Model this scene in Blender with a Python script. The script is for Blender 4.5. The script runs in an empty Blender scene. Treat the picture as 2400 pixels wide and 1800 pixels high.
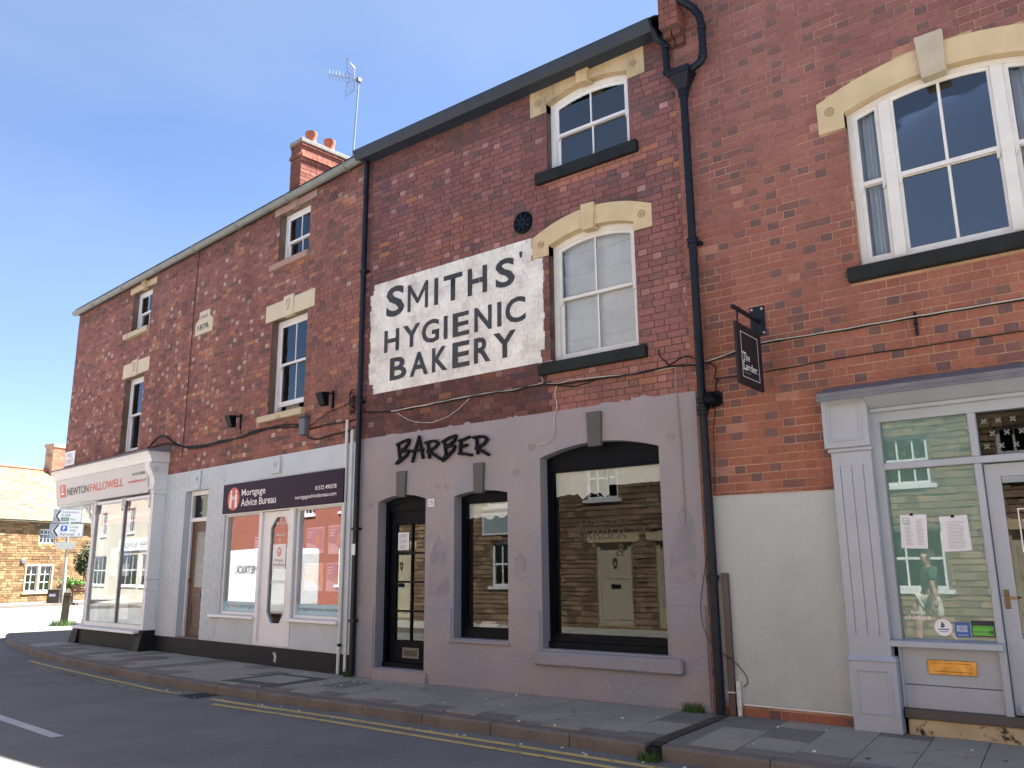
import bpy, bmesh, math, random
from mathutils import Matrix, Vector
R = math.radians
scene = bpy.context.scene
COL = scene.collection

# ------------------------------------------------------------------ camera, sky, sun, exposure
CAM = Vector((0.0, -8.5, 1.425))
CR = Vector((0.79170892, 0.61082515, -0.00946656))
CU = Vector((0.13965923, -0.16588733, 0.97620525))
CF = Vector((-0.59472034, 0.7741925, 0.21664185))
FPX = 1949.67
cam_data = bpy.data.cameras.new('camera')
cam_data.sensor_fit = 'HORIZONTAL'
cam_data.sensor_width = 36.0
cam_data.lens = 36.0 * FPX / 2400.0
cam_data.clip_start = 0.05
cam_data.clip_end = 4000.0
cam = bpy.data.objects.new('camera', cam_data)
cam.matrix_world = Matrix(((CR.x, CU.x, -CF.x, CAM.x), (CR.y, CU.y, -CF.y, CAM.y), (CR.z, CU.z, -CF.z, CAM.z), (0, 0, 0, 1)))
COL.objects.link(cam)
scene.camera = cam

SUN = Vector((0.5, 1.0, 1.76)).normalized()
sun_el = math.asin(SUN.z)
sun_az = math.atan2(SUN.x, SUN.y)
world = bpy.data.worlds.new('World')
scene.world = world
world.use_nodes = True
nt = world.node_tree
nt.nodes.clear()
wo = nt.nodes.new('ShaderNodeOutputWorld')
bg = nt.nodes.new('ShaderNodeBackground')
sky = nt.nodes.new('ShaderNodeTexSky')
sky.sky_type = 'NISHITA'
sky.sun_disc = False
sky.sun_elevation = sun_el
sky.sun_rotation = sun_az
sky.altitude = 100
sky.air_density = 0.6
sky.dust_density = 0.2
sky.ozone_density = 2.0
tc = nt.nodes.new('ShaderNodeTexCoord')
mp = nt.nodes.new('ShaderNodeMapping')
mp.inputs['Scale'].default_value = (1.0, 1.0, 2.6)
mp.inputs['Rotation'].default_value = (0.3, 0.5, 0.2)
cn = nt.nodes.new('ShaderNodeTexNoise')
cn.inputs['Scale'].default_value = 1.1
cn.inputs['Detail'].default_value = 6
cn.inputs['Roughness'].default_value = 0.45
cn.inputs['Distortion'].default_value = 0.5
cr = nt.nodes.new('ShaderNodeValToRGB')
cr.color_ramp.elements[0].position = 0.36
cr.color_ramp.elements[0].color = (0.0, 0.0, 0.0, 1)
cr.color_ramp.elements[1].position = 0.78
cr.color_ramp.elements[1].color = (0.62, 0.62, 0.62, 1)
mixw = nt.nodes.new('ShaderNodeMix')
mixw.data_type = 'RGBA'
mixw.inputs[7].default_value = (1.9, 2.25, 2.85, 1)
nt.links.new(tc.outputs['Generated'], mp.inputs['Vector'])
nt.links.new(mp.outputs['Vector'], cn.inputs['Vector'])
nt.links.new(cn.outputs['Fac'], cr.inputs['Fac'])
nt.links.new(cr.outputs['Color'], mixw.inputs[0])
nt.links.new(sky.outputs['Color'], mixw.inputs[6])
nt.links.new(mixw.outputs[2], bg.inputs['Color'])
bg.inputs['Strength'].default_value = 0.05
nt.links.new(bg.outputs['Background'], wo.inputs['Surface'])

sl = bpy.data.lights.new('sun', 'SUN')
sl.energy = 5.0
sl.angle = R(0.53)
sl.color = (1.0, 0.97, 0.92)
so = bpy.data.objects.new('sun', sl)
so.rotation_euler = SUN.to_track_quat('Z', 'Y').to_euler()
so.location = (0, 0, 30)
COL.objects.link(so)
scene.view_settings.view_transform = 'Standard'
scene.view_settings.look = 'None'
scene.view_settings.exposure = 2.77
scene.view_settings.gamma = 1.0
scene.view_settings.use_curve_mapping = False
scene.cycles.max_bounces = 8
scene.cycles.transparent_max_bounces = 12
scene.cycles.caustics_reflective = False
scene.cycles.caustics_refractive = False

# ------------------------------------------------------------------ helpers
def tag(o, label=None, cat=None, group=None, kind=None):
    if label: o['label'] = label
    if cat: o['category'] = cat
    if group: o['group'] = group
    if kind: o['kind'] = kind
    return o

def root(name, label, cat, group=None, xf=None):
    o = bpy.data.objects.new(name, None)
    o.empty_display_size = 0.2
    COL.objects.link(o)
    if xf is not None: o.matrix_world = xf
    return tag(o, label, cat, group)

class MB:
    def __init__(s): s.v = []; s.f = []; s.c = []
    def face(s, pts, col=None):
        i = len(s.v); s.v += [tuple(p) for p in pts]; s.f.append(tuple(range(i, i + len(pts)))); s.c.append(col)
    def box(s, x0, x1, y0, y1, z0, z1, col=None):
        i = len(s.v)
        s.v += [(x0,y0,z0),(x1,y0,z0),(x1,y1,z0),(x0,y1,z0),(x0,y0,z1),(x1,y0,z1),(x1,y1,z1),(x0,y1,z1)]
        for f in ((0,1,5,4),(1,2,6,5),(2,3,7,6),(3,0,4,7),(4,5,6,7),(3,2,1,0)):
            s.f.append(tuple(i + k for k in f)); s.c.append(col)
        return s
    def hexa(s, p, col=None):
        i = len(s.v); s.v += [tuple(q) for q in p]
        for f in ((0,1,5,4),(1,2,6,5),(2,3,7,6),(3,0,4,7),(4,5,6,7),(3,2,1,0)):
            s.f.append(tuple(i + k for k in f)); s.c.append(col)
        return s
    def prism(s, pts, y0, y1, col=None):
        n = len(pts); i = len(s.v)
        s.v += [(x, y0, z) for x, z in pts] + [(x, y1, z) for x, z in pts]
        s.f.append(tuple(range(i, i + n))); s.c.append(col)
        s.f.append(tuple(range(i + 2 * n - 1, i + n - 1, -1))); s.c.append(col)
        for k in range(n):
            m = (k + 1) % n
            s.f.append((i + m, i + k, i + n + k, i + n + m)); s.c.append(col)
        return s
    def ring(s, A, B, y0, y1):
        n = len(A); i = len(s.v)
        for y in (y0, y1):
            s.v += [(x, y, z) for x, z in A] + [(x, y, z) for x, z in B]
        for k in range(n):
            m = (k + 1) % n
            a0, a1, b0, b1 = i + k, i + m, i + n + k, i + n + m
            o = 2 * n
            s.f += [(a0, a1, b1, b0), (b0 + o, b1 + o, a1 + o, a0 + o), (a1, a0, a0 + o, a1 + o), (b0, b1, b1 + o, b0 + o)]
            s.c += [None] * 4
        return s
    def band(s, xs, bot, top, y0, y1):
        for a, b in zip(xs[:-1], xs[1:]):
            P = [(a, y0, bot(a + 1e-6)), (b, y0, bot(b - 1e-6)), (b, y1, bot(b - 1e-6)), (a, y1, bot(a + 1e-6)),
                 (a, y0, top(a)), (b, y0, top(b)), (b, y1, top(b)), (a, y1, top(a))]
            s.hexa(P)
        return s
    def tube(s, pts, r, n=8, cap=True, r2=None):
        pts = [Vector(p) for p in pts]; m = len(pts); i = len(s.v); up = Vector((0, 0, 1))
        prev = None
        for k, p in enumerate(pts):
            d = (pts[min(k + 1, m - 1)] - pts[max(k - 1, 0)])
            if d.length < 1e-9: d = Vector((0, 0, 1))
            d.normalize()
            if prev is None:
                a = d.cross(up)
                if a.length < 0.05: a = d.cross(Vector((0, 1, 0)))
            else:
                a = prev - d * prev.dot(d)
            a.normalize(); prev = a
            b = d.cross(a)
            rr = r if r2 is None else r + (r2 - r) * k / max(1, m - 1)
            for j in range(n):
                t = 2 * math.pi * j / n
                s.v.append(tuple(p + a * math.cos(t) * rr + b * math.sin(t) * rr))
        for k in range(m - 1):
            for j in range(n):
                q = (j + 1) % n
                s.f.append((i + k * n + j, i + k * n + q, i + (k + 1) * n + q, i + (k + 1) * n + j)); s.c.append(None)
        if cap:
            s.f.append(tuple(i + j for j in range(n - 1, -1, -1))); s.c.append(None)
            s.f.append(tuple(i + (m - 1) * n + j for j in range(n))); s.c.append(None)
        return s
    def lathe(s, prof, cx, cy, cz, n=16, axis='z'):
        i = len(s.v); m = len(prof)
        for r, h in prof:
            for j in range(n):
                t = 2 * math.pi * j / n; c, d = r * math.cos(t), r * math.sin(t)
                s.v.append((cx + c, cy + d, cz + h) if axis == 'z' else (cx + c, cy - h, cz + d))
        for k in range(m - 1):
            for j in range(n):
                q = (j + 1) % n
                s.f.append((i + k * n + j, i + k * n + q, i + (k + 1) * n + q, i + (k + 1) * n + j)); s.c.append(None)
        s.f.append(tuple(i + j for j in range(n - 1, -1, -1))); s.c.append(None)
        s.f.append(tuple(i + (m - 1) * n + j for j in range(n))); s.c.append(None)
        return s
    def ribbon(s, path, w, y0, y1):
        for k, (a, b) in enumerate(zip(path[:-1], path[1:])):
            dx, dz = b[0] - a[0], b[1] - a[1]; L = math.hypot(dx, dz)
            if L < 1e-6: continue
            nx, nz = -dz / L * w / 2, dx / L * w / 2; e = y0 - 0.0004 * (k % 3)
            s.prism([(a[0] - nx, a[1] - nz), (b[0] - nx, b[1] - nz), (b[0] + nx, b[1] + nz), (a[0] + nx, a[1] + nz)], e, y1)
        for k, a in enumerate(path):
            e = y0 - 0.0013 - 0.0003 * (k % 2)
            s.prism([(a[0] + w / 2 * math.cos(t * math.pi / 5), a[1] + w / 2 * math.sin(t * math.pi / 5)) for t in range(10)], e, y1)
        return s
    def build(s, name, mat, parent=None, xf=None, bevel=0, smooth=False, label=None, cat=None, group=None, kind=None, normals=True):
        me = bpy.data.meshes.new(name)
        me.from_pydata(s.v, [], s.f)
        if any(c is not None for c in s.c):
            at = me.color_attributes.new('Col', 'FLOAT_COLOR', 'CORNER')
            buf = []
            for f, c in zip(s.f, s.c):
                c = c or (0.2, 0.2, 0.2)
                buf += [c[0], c[1], c[2], 1.0] * len(f)
            at.data.foreach_set('color', buf)
        if bevel or normals:
            bm = bmesh.new(); bm.from_mesh(me)
            if normals: bmesh.ops.recalc_face_normals(bm, faces=bm.faces)
            if bevel:
                ed = [e for e in bm.edges if len(e.link_faces) == 2 and e.calc_face_angle(0) > 0.5]
                bmesh.ops.bevel(bm, geom=ed, offset=bevel, segments=1, affect='EDGES', clamp_overlap=True)
            bm.to_mesh(me); bm.free()
        if smooth:
            me.polygons.foreach_set('use_smooth', [True] * len(me.polygons))
            try: me.set_sharp_from_angle(angle=R(50))
            except Exception: pass
        me.materials.append(mat)
        o = bpy.data.objects.new(name, me)
        COL.objects.link(o)
        if parent is not None: o.parent = parent
        if xf is not None: o.matrix_world = xf
        return tag(o, label, cat, group, kind)

def bx(name, mat, parent, x0, x1, y0, y1, z0, z1, bevel=0.0, **k):
    return MB().box(x0, x1, y0, y1, z0, z1).build(name, mat, parent, bevel=bevel, **k)

def text(name, s, x0, x1, z0, z1, y, mat, parent, depth=0.002, bold=0.0, shear=0.0, xf=None):
    cu = bpy.data.curves.new(name, 'FONT'); cu.body = s; cu.size = 1.0; cu.resolution_u = 3; cu.offset = bold; cu.shear = shear
    o = bpy.data.objects.new(name + '_curve', cu); COL.objects.link(o)
    dg = bpy.context.evaluated_depsgraph_get()
    me = bpy.data.meshes.new_from_object(o.evaluated_get(dg))
    bpy.data.objects.remove(o); bpy.data.curves.remove(cu)
    xs = [v.co.x for v in me.vertices]; ys = [v.co.y for v in me.vertices]
    a, b, c, d = min(xs), max(xs), min(ys), max(ys)
    for v in me.vertices:
        v.co = (x0 + (v.co.x - a) / (b - a) * (x1 - x0), y, z0 + (v.co.y - c) / (d - c) * (z1 - z0))
    me.name = name; me.materials.clear(); me.materials.append(mat)
    ob = bpy.data.objects.new(name, me); COL.objects.link(ob)
    if parent is not None: ob.parent = parent
    if xf is not None: ob.matrix_world = xf
    return ob

# ------------------------------------------------------------------ materials
def newmat(name):
    m = bpy.data.materials.new(name); m.use_nodes = True
    n = m.node_tree; p = n.nodes['Principled BSDF']
    return m, n, p

def pos(n, scale=(1, 1, 1)):
    g = n.nodes.new('ShaderNodeNewGeometry'); mpn = n.nodes.new('ShaderNodeMapping'); mpn.inputs['Scale'].default_value = scale
    n.links.new(g.outputs['Position'], mpn.inputs['Vector']); return mpn.outputs['Vector']

def noise(n, vec, scale, detail=4, rough=0.55):
    t = n.nodes.new('ShaderNodeTexNoise'); t.inputs['Scale'].default_value = scale; t.inputs['Detail'].default_value = detail
    t.inputs['Roughness'].default_value = rough; n.links.new(vec, t.inputs['Vector']); return t.outputs['Fac']

def ramp(n, fac, p0, p1, c0=(0, 0, 0, 1), c1=(1, 1, 1, 1)):
    r = n.nodes.new('ShaderNodeValToRGB'); e = r.color_ramp.elements
    e[0].position = p0; e[1].position = p1; e[0].color = c0; e[1].color = c1
    n.links.new(fac, r.inputs['Fac']); return r.outputs['Color']

def mixc(n, fac, a, b, mode='MIX'):
    m = n.nodes.new('ShaderNodeMix'); m.data_type = 'RGBA'; m.blend_type = mode
    for k, val in ((0, fac), (6, a), (7, b)):
        if isinstance(val, (int, float)): m.inputs[k].default_value = val
        elif isinstance(val, tuple): m.inputs[k].default_value = (val + (1,))[:4]
        else: n.links.new(val, m.inputs[k])
    return m.outputs[2]

def bumpn(n, p, h, strength, dist=0.01):
    b = n.nodes.new('ShaderNodeBump'); b.inputs['Strength'].default_value = strength; b.inputs['Distance'].default_value = dist
    n.links.new(h, b.inputs['Height']); n.links.new(b.outputs['Normal'], p.inputs['Normal'])

def M(name, col, rough=0.7, var=0.15, vs=6.0, bump=0.0, bs=60.0, bd=0.01, stain=None, ss=1.5, s0=0.5, s1=0.75, metal=0.0, coat=0.0, fine=0.0, fs=120.0, streak=False, spec=0.5):
    m, n, p = newmat(name)
    v = pos(n, (1, 1, 0.25) if streak else (1, 1, 1))
    f = noise(n, v, vs, 5)
    lo = tuple(c * (1 - var) for c in col) + (1,); hi = tuple(min(1, c * (1 + var)) for c in col) + (1,)
    c = ramp(n, f, 0.3, 0.7, lo, hi)
    if fine:
        g = noise(n, pos(n), fs, 2); c = mixc(n, 1.0, c, ramp(n, g, 0.3, 0.7, (1 - fine,) * 3 + (1,), (1 + fine,) * 3 + (1,)), 'MULTIPLY')
    if stain:
        g = noise(n, v, ss, 6, 0.65); c = mixc(n, ramp(n, g, s0, s1), c, stain)
    n.links.new(c, p.inputs['Base Color'])
    p.inputs['Roughness'].default_value = rough; p.inputs['Metallic'].default_value = metal; p.inputs['Coat Weight'].default_value = coat
    p.inputs['Specular IOR Level'].default_value = spec
    if bump: bumpn(n, p, noise(n, pos(n), bs, 4), bump, bd)
    return m

def brick_mat(name, attr):
    m, n, p = newmat(name)
    if attr:
        a = n.nodes.new('ShaderNodeAttribute'); a.attribute_name = 'Col'; c = a.outputs['Color']
    else:
        a = n.nodes.new('ShaderNodeObjectInfo'); c = a.outputs['Color']
    f = noise(n, pos(n), 28, 5, 0.65)
    c = mixc(n, 1.0, c, ramp(n, f, 0.25, 0.75, (0.75, 0.75, 0.76, 1), (1.22, 1.2, 1.2, 1)), 'MULTIPLY')
    g = noise(n, pos(n, (1, 1, 0.3)), 1.3, 5, 0.6)
    c = mixc(n, 1.0, c, ramp(n, g, 0.3, 0.7, (0.78, 0.78, 0.8, 1), (1.14, 1.12, 1.1, 1)), 'MULTIPLY')
    n.links.new(c, p.inputs['Base Color'])
    p.inputs['Roughness'].default_value = 0.92; p.inputs['Specular IOR Level'].default_value = 0.25
    bumpn(n, p, noise(n, pos(n), 90, 4), 0.5, 0.006)
    return m

def glass_mat(name, ior=1.75, tint=(0.8, 0.84, 0.84), wav=0.0, rough=0.0, k=1.0):
    m, n, p = newmat(name)
    n.nodes.remove(p)
    out = [k for k in n.nodes if k.type == 'OUTPUT_MATERIAL'][0]
    tr = n.nodes.new('ShaderNodeBsdfTransparent'); tr.inputs['Color'].default_value = tint + (1,)
    gl = n.nodes.new('ShaderNodeBsdfGlossy'); gl.inputs['Roughness'].default_value = rough; gl.inputs['Color'].default_value = (0.95, 0.97, 1.0, 1)
    fr = n.nodes.new('ShaderNodeFresnel'); fr.inputs['IOR'].default_value = ior
    mx = n.nodes.new('ShaderNodeMixShader')
    mu = n.nodes.new('ShaderNodeMath'); mu.operation = 'MULTIPLY'; mu.inputs[1].default_value = k
    n.links.new(fr.outputs['Fac'], mu.inputs[0]); n.links.new(mu.outputs[0], mx.inputs[0]); n.links.new(tr.outputs[0], mx.inputs[1]); n.links.new(gl.outputs[0], mx.inputs[2])
    n.links.new(mx.outputs[0], out.inputs['Surface'])
    if wav:
        b = n.nodes.new('ShaderNodeBump'); b.inputs['Strength'].default_value = wav; b.inputs['Distance'].default_value = 0.02
        n.links.new(noise(n, pos(n), 2.2, 1), b.inputs['Height'])
        n.links.new(b.outputs['Normal'], gl.inputs['Normal']); n.links.new(b.outputs['Normal'], fr.inputs['Normal'])
    return m

def stone_wall_mat(name, c1, c2, mortar, sx=2.6, rough=0.95):
    m, n, p = newmat(name)
    t = n.nodes.new('ShaderNodeTexCoord')
    vec = n.nodes.new('ShaderNodeMapping'); vec.inputs['Rotation'].default_value = (R(90), 0, 0)
    n.links.new(t.outputs['Object'], vec.inputs['Vector'])
    dn = n.nodes.new('ShaderNodeTexNoise'); dn.inputs['Scale'].default_value = 4.0; n.links.new(vec.outputs['Vector'], dn.inputs['Vector'])
    ad = n.nodes.new('ShaderNodeMix'); ad.data_type = 'RGBA'; ad.blend_type = 'ADD'; ad.inputs[0].default_value = 0.07
    n.links.new(vec.outputs['Vector'], ad.inputs[6]); n.links.new(dn.outputs['Color'], ad.inputs[7])
    b = n.nodes.new('ShaderNodeTexBrick'); b.inputs['Scale'].default_value = sx
    b.inputs['Color1'].default_value = c1 + (1,); b.inputs['Color2'].default_value = c2 + (1,); b.inputs['Mortar'].default_value = mortar + (1,)
    b.inputs['Mortar Size'].default_value = 0.018; b.inputs['Brick Width'].default_value = 0.62; b.inputs['Row Height'].default_value = 0.22; b.inputs['Bias'].default_value = 0.0
    n.links.new(ad.outputs[2], b.inputs['Vector'])
    c = mixc(n, 1.0, b.outputs['Color'], ramp(n, noise(n, vec.outputs['Vector'], 3.0, 5), 0.3, 0.7, (0.6, 0.6, 0.6, 1), (1.35, 1.3, 1.25, 1)), 'MULTIPLY')
    n.links.new(c, p.inputs['Base Color']); p.inputs['Roughness'].default_value = rough
    bumpn(n, p, b.outputs['Fac'], -0.8, 0.02)
    return m

BR_O = brick_mat('brick_object_tone', False)
BR_A = brick_mat('brick_attribute_tone', True)
MORT_D = M('dark_lime_mortar', (0.10, 0.062, 0.052), 0.95, 0.3, 3, 0.4, 80, stain=(0.17, 0.12, 0.09), ss=1.1, s0=0.5, s1=0.7)
MORT_A = M('weathered_mortar', (0.15, 0.095, 0.075), 0.95, 0.3, 3, 0.4, 80, stain=(0.26, 0.19, 0.14), ss=0.9, s0=0.45, s1=0.65)
MORT_C = M('pale_mortar', (0.46, 0.30, 0.20), 0.95, 0.25, 3, 0.4, 80, stain=(0.22, 0.14, 0.10), ss=1.4, s0=0.5, s1=0.66)
RENDER = M('mauve_grey_masonry_paint', (0.305, 0.268, 0.285), 0.62, 0.10, 1.1, 0.55, 22, 0.02, stain=(0.25, 0.26, 0.30), ss=0.5, s0=0.46, s1=0.6, fine=0.05, fs=160)
def add_courses(mat, strength, dist=0.01):
    n = mat.node_tree; p = n.nodes['Principled BSDF']
    sx = n.nodes.new('ShaderNodeSeparateXYZ'); g = n.nodes.new('ShaderNodeNewGeometry'); cb_ = n.nodes.new('ShaderNodeCombineXYZ')
    n.links.new(g.outputs['Position'], sx.inputs[0]); n.links.new(sx.outputs['X'], cb_.inputs['X']); n.links.new(sx.outputs['Z'], cb_.inputs['Y'])
    b = n.nodes.new('ShaderNodeTexBrick'); b.inputs['Scale'].default_value = 1.0; b.inputs['Brick Width'].default_value = 0.36; b.inputs['Row Height'].default_value = 0.1; b.inputs['Mortar Size'].default_value = 0.006; b.inputs['Mortar Smooth'].default_value = 0.6
    n.links.new(cb_.outputs[0], b.inputs['Vector'])
    old = p.inputs['Normal'].links[0].from_node if p.inputs['Normal'].links else None
    bu = n.nodes.new('ShaderNodeBump'); bu.inputs['Strength'].default_value = strength; bu.inputs['Distance'].default_value = dist; bu.invert = True
    n.links.new(b.outputs['Fac'], bu.inputs['Height'])
    if old: n.links.new(old.outputs['Normal'], bu.inputs['Normal'])
    n.links.new(bu.outputs['Normal'], p.inputs['Normal'])
add_courses(RENDER, 0.22)
KEYGREY = M('dark_grey_masonry_paint', (0.082, 0.078, 0.076), 0.6, 0.08, 3, 0.25, 40)
PAINT_A = M('pale_grey_masonry_paint', (0.52, 0.58, 0.62), 0.6, 0.05, 2, 0.3, 30, 0.008, stain=(0.44, 0.48, 0.51), ss=0.9, s0=0.58, s1=0.8)
PAINT_L = M('grey_joinery_paint', (0.385, 0.42, 0.475), 0.42, 0.05, 3, 0.08, 90, 0.004, stain=(0.32, 0.37, 0.42), ss=2, s0=0.6, s1=0.85)
PANEL = M('speckled_roughcast_panel', (0.45, 0.48, 0.46), 0.85, 0.06, 1.2, 0.5, 150, 0.004, fine=0.16, fs=170, stain=(0.39, 0.42, 0.41), ss=0.9, s0=0.5, s1=0.75)
WHITE = M('white_gloss_paint', (0.76, 0.765, 0.77), 0.38, 0.04, 4, 0.08, 60, 0.003, stain=(0.62, 0.61, 0.58), ss=3, s0=0.62, s1=0.85)
WHITE_OLD = M('flaking_white_paint', (0.74, 0.73, 0.70), 0.5, 0.06, 6, 0.3, 70, 0.004, stain=(0.48, 0.44, 0.38), ss=7, s0=0.66, s1=0.75)
BLACK = M('black_gloss_paint', (0.003, 0.005, 0.009), 0.42, 0.2, 4, 0.1, 50, 0.004, spec=0.10)
NAVY = M('navy_black_iron_paint', (0.009, 0.012, 0.020), 0.45, 0.25, 5, 0.25, 40, 0.004, spec=0.25)
CHIPPED = M('chipped_navy_iron_paint', (0.009, 0.014, 0.024), 0.45, 0.25, 5, 0.3, 40, 0.004, spec=0.25, stain=(0.55, 0.55, 0.52), ss=9, s0=0.70, s1=0.72)
DARKSILL = M('blackened_slate_sill', (0.014, 0.017, 0.017), 0.65, 0.3, 4, 0.2, 60, spec=0.25)
STONE = M('cream_limestone', (0.60, 0.47, 0.285), 0.85, 0.12, 3, 0.3, 60, 0.006, fine=0.07, fs=70, stain=(0.42, 0.33, 0.22), ss=3.5, s0=0.6, s1=0.85)
STONE_S = M('soot_streaked_limestone', (0.55, 0.42, 0.255), 0.88, 0.12, 3, 0.3, 60, 0.006, stain=(0.20, 0.15, 0.10), ss=2.2, s0=0.5, s1=0.72, streak=True)
STONE_P = M('painted_cream_lintel', (0.62, 0.53, 0.375), 0.7, 0.05, 3, 0.15, 60)
STONE_R = M('pinkish_sandstone', (0.37, 0.235, 0.19), 0.85, 0.12, 4, 0.25, 60, stain=(0.24, 0.17, 0.14), ss=3, s0=0.5, s1=0.8)
SILL_C = M('lichened_cream_sill', (0.55, 0.47, 0.33), 0.9, 0.12, 6, 0.3, 60, stain=(0.15, 0.13, 0.075), ss=6, s0=0.55, s1=0.7)
CARVED = M('carving_shadow_stone', (0.30, 0.235, 0.15), 0.9, 0.15, 8)
WHITEWASH = M('peeling_whitewash', (0.76, 0.75, 0.71), 0.8, 0.16, 3.0, 0.5, 45, 0.008, stain=(0.50, 0.43, 0.40), ss=2.3, s0=0.5, s1=0.72, fine=0.08, fs=40)
LETTER = M('faded_black_signwriting', (0.040, 0.043, 0.052), 0.75, 0.3, 5, 0.4, 45, 0.006, stain=(0.16, 0.15, 0.15), ss=9, s0=0.60, s1=0.70)
SLATE = M('roof_slate', (0.075, 0.08, 0.09), 0.7, 0.25, 5, 0.4, 30)
GUTTER_B = M('dark_blue_grey_eaves_paint', (0.030, 0.040, 0.058), 0.5, 0.15, 2, 0.15, 40, spec=0.3)
GUTTER_A = M('weathered_grey_gutter', (0.24, 0.25, 0.235), 0.6, 0.2, 2, 0.2, 40, stain=(0.14, 0.15, 0.12), ss=2, s0=0.45, s1=0.7)
LEAD = M('lead_flashing', (0.15, 0.155, 0.175), 0.55, 0.2, 4, 0.2, 30, stain=(0.32, 0.32, 0.33), ss=5, s0=0.6, s1=0.8)
TERRA = M('terracotta', (0.42, 0.12, 0.065), 0.8, 0.12, 6, 0.15, 60)
ASPHALT = M('worn_asphalt', (0.165, 0.165, 0.155), 0.9, 0.16, 0.8, 0.8, 160, 0.008, fine=0.38, fs=130, stain=(0.205, 0.203, 0.19), ss=0.45, s0=0.45, s1=0.66)
ASPH_DARK = M('fresh_asphalt_patch', (0.026, 0.026, 0.028), 0.9, 0.2, 5, 0.7, 200, 0.006)
PAVE = M('bitmac_footway', (0.165, 0.15, 0.125), 0.92, 0.18, 1.2, 0.5, 200, 0.004, fine=0.2, fs=200)
SLAB = M('concrete_paving_slab', (0.335, 0.305, 0.25), 0.9, 0.14, 1.1, 0.35, 160, 0.003, fine=0.16, fs=200, stain=(0.24, 0.22, 0.185), ss=1.5, s0=0.55, s1=0.8)
SLAB_D = M('dark_paving_infill', (0.20, 0.18, 0.155), 0.92, 0.15, 1.5, 0.35, 160, 0.003, fine=0.18, fs=200)
KERBM = M('weathered_kerb_stone', (0.16, 0.138, 0.122), 0.9, 0.2, 2.5, 0.5, 110, 0.005, fine=0.18, fs=150, stain=(0.19, 0.18, 0.165), ss=3, s0=0.6, s1=0.8)
YELLOW = M('worn_yellow_line_paint', (0.60, 0.45, 0.16), 0.8, 0.12, 4, 0.3, 150, 0.003, stain=(0.085, 0.08, 0.065), ss=9, s0=0.58, s1=0.68)
YELLOW_F = M('faded_yellow_line_paint', (0.30, 0.26, 0.155), 0.85, 0.12, 4, 0.3, 150, 0.003, stain=(0.07, 0.07, 0.066), ss=5, s0=0.46, s1=0.58)
ROADWHITE = M('worn_white_road_paint', (0.52, 0.53, 0.52), 0.8, 0.1, 4, 0.3, 150, 0.003, stain=(0.10, 0.10, 0.10), ss=11, s0=0.62, s1=0.72)
PLINTHK = M('black_bitumen_plinth', (0.010, 0.012, 0.015), 0.6, 0.3, 3, 0.3, 35, spec=0.25)
SIGNP = M('dark_purple_sign_panel', (0.022, 0.010, 0.030), 0.55, 0.06, 2, spec=0.2)
RED = M('orange_red_vinyl', (0.62, 0.075, 0.045), 0.4, 0.04, 3)
NFRED = M('red_sign_letter', (0.62, 0.10, 0.07), 0.4, 0.05, 3)
CHAR = M('charcoal_sign_letter', (0.035, 0.036, 0.045), 0.4, 0.05, 3)
SIGNW = M('white_sign_vinyl', (0.80, 0.80, 0.80), 0.4, 0.03, 3)
NFFACE = M('off_white_fascia', (0.58, 0.59, 0.60), 0.45, 0.04, 1.5, stain=(0.48, 0.48, 0.47), ss=1.2, s0=0.55, s1=0.8)
STICK_B = M('pale_blue_window_vinyl', (0.38, 0.58, 0.66), 0.4, 0.05, 3)
TEALV = M('dark_teal_vinyl_print', (0.04, 0.10, 0.13), 0.4, 0.05, 3)
LARD = M('charcoal_hanging_sign', (0.022, 0.018, 0.021), 0.6, 0.1, 4, spec=0.25)
STEEL = M('galvanised_steel', (0.45, 0.46, 0.47), 0.4, 0.1, 8, metal=0.8)
BRASS = M('aged_brass', (0.50, 0.27, 0.075), 0.33, 0.25, 12, 0.15, 40, metal=0.9)
BRONZE = M('dull_bronze_plate', (0.16, 0.11, 0.06), 0.45, 0.2, 12, metal=0.7)
CABLE = M('black_cable', (0.008, 0.008, 0.009), 0.6, 0.2, 8, spec=0.25)
CABLE_W = M('dirty_white_cable', (0.52, 0.48, 0.42), 0.6, 0.2, 8)
PVC = M('white_pvc_pipe', (0.66, 0.66, 0.64), 0.4, 0.05, 3, stain=(0.45, 0.44, 0.41), ss=4, s0=0.6, s1=0.8)
GREYPL = M('grey_plastic_housing', (0.12, 0.13, 0.15), 0.5, 0.1, 5)
BROWNP = M('brown_plastic_conduit', (0.085, 0.062, 0.055), 0.5, 0.12, 4)
BROWND = M('varnished_brown_door', (0.085, 0.034, 0.014), 0.45, 0.18, 3, 0.1, 50, streak=True)
LEADED = M('patterned_door_glass', (0.09, 0.10, 0.105), 0.18, 0.4, 22, 0.4, 30)
ROOMD = M('dim_room_plaster', (0.10, 0.095, 0.09), 0.9, 0.1, 1)
ROOMK = M('dark_shop_interior', (0.035, 0.033, 0.032), 0.9, 0.2, 1)
ROOML = M('pale_office_interior', (0.72, 0.72, 0.70), 0.9, 0.05, 1)
ROOMR = M('brick_red_interior_wall', (0.24, 0.066, 0.045), 0.8, 0.1, 1, stain=(0.17, 0.05, 0.035), ss=2)
NET = M('pale_blue_net_curtain', (0.46, 0.52, 0.60), 0.9, 0.08, 3)
CURT = M('cream_curtain', (0.56, 0.54, 0.50), 0.9, 0.06, 3)
BLIND = M('dusty_white_blind', (0.80, 0.82, 0.81), 0.85, 0.06, 2.0, stain=(0.64, 0.665, 0.67), ss=2.2, s0=0.45, s1=0.7)
PAPER = M('white_paper_strip', (0.80, 0.82, 0.78), 0.8, 0.06, 5, 0.3, 14, 0.02)
PAPERW = M('white_notice_paper', (0.76, 0.77, 0.80), 0.75, 0.03, 5)
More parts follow.
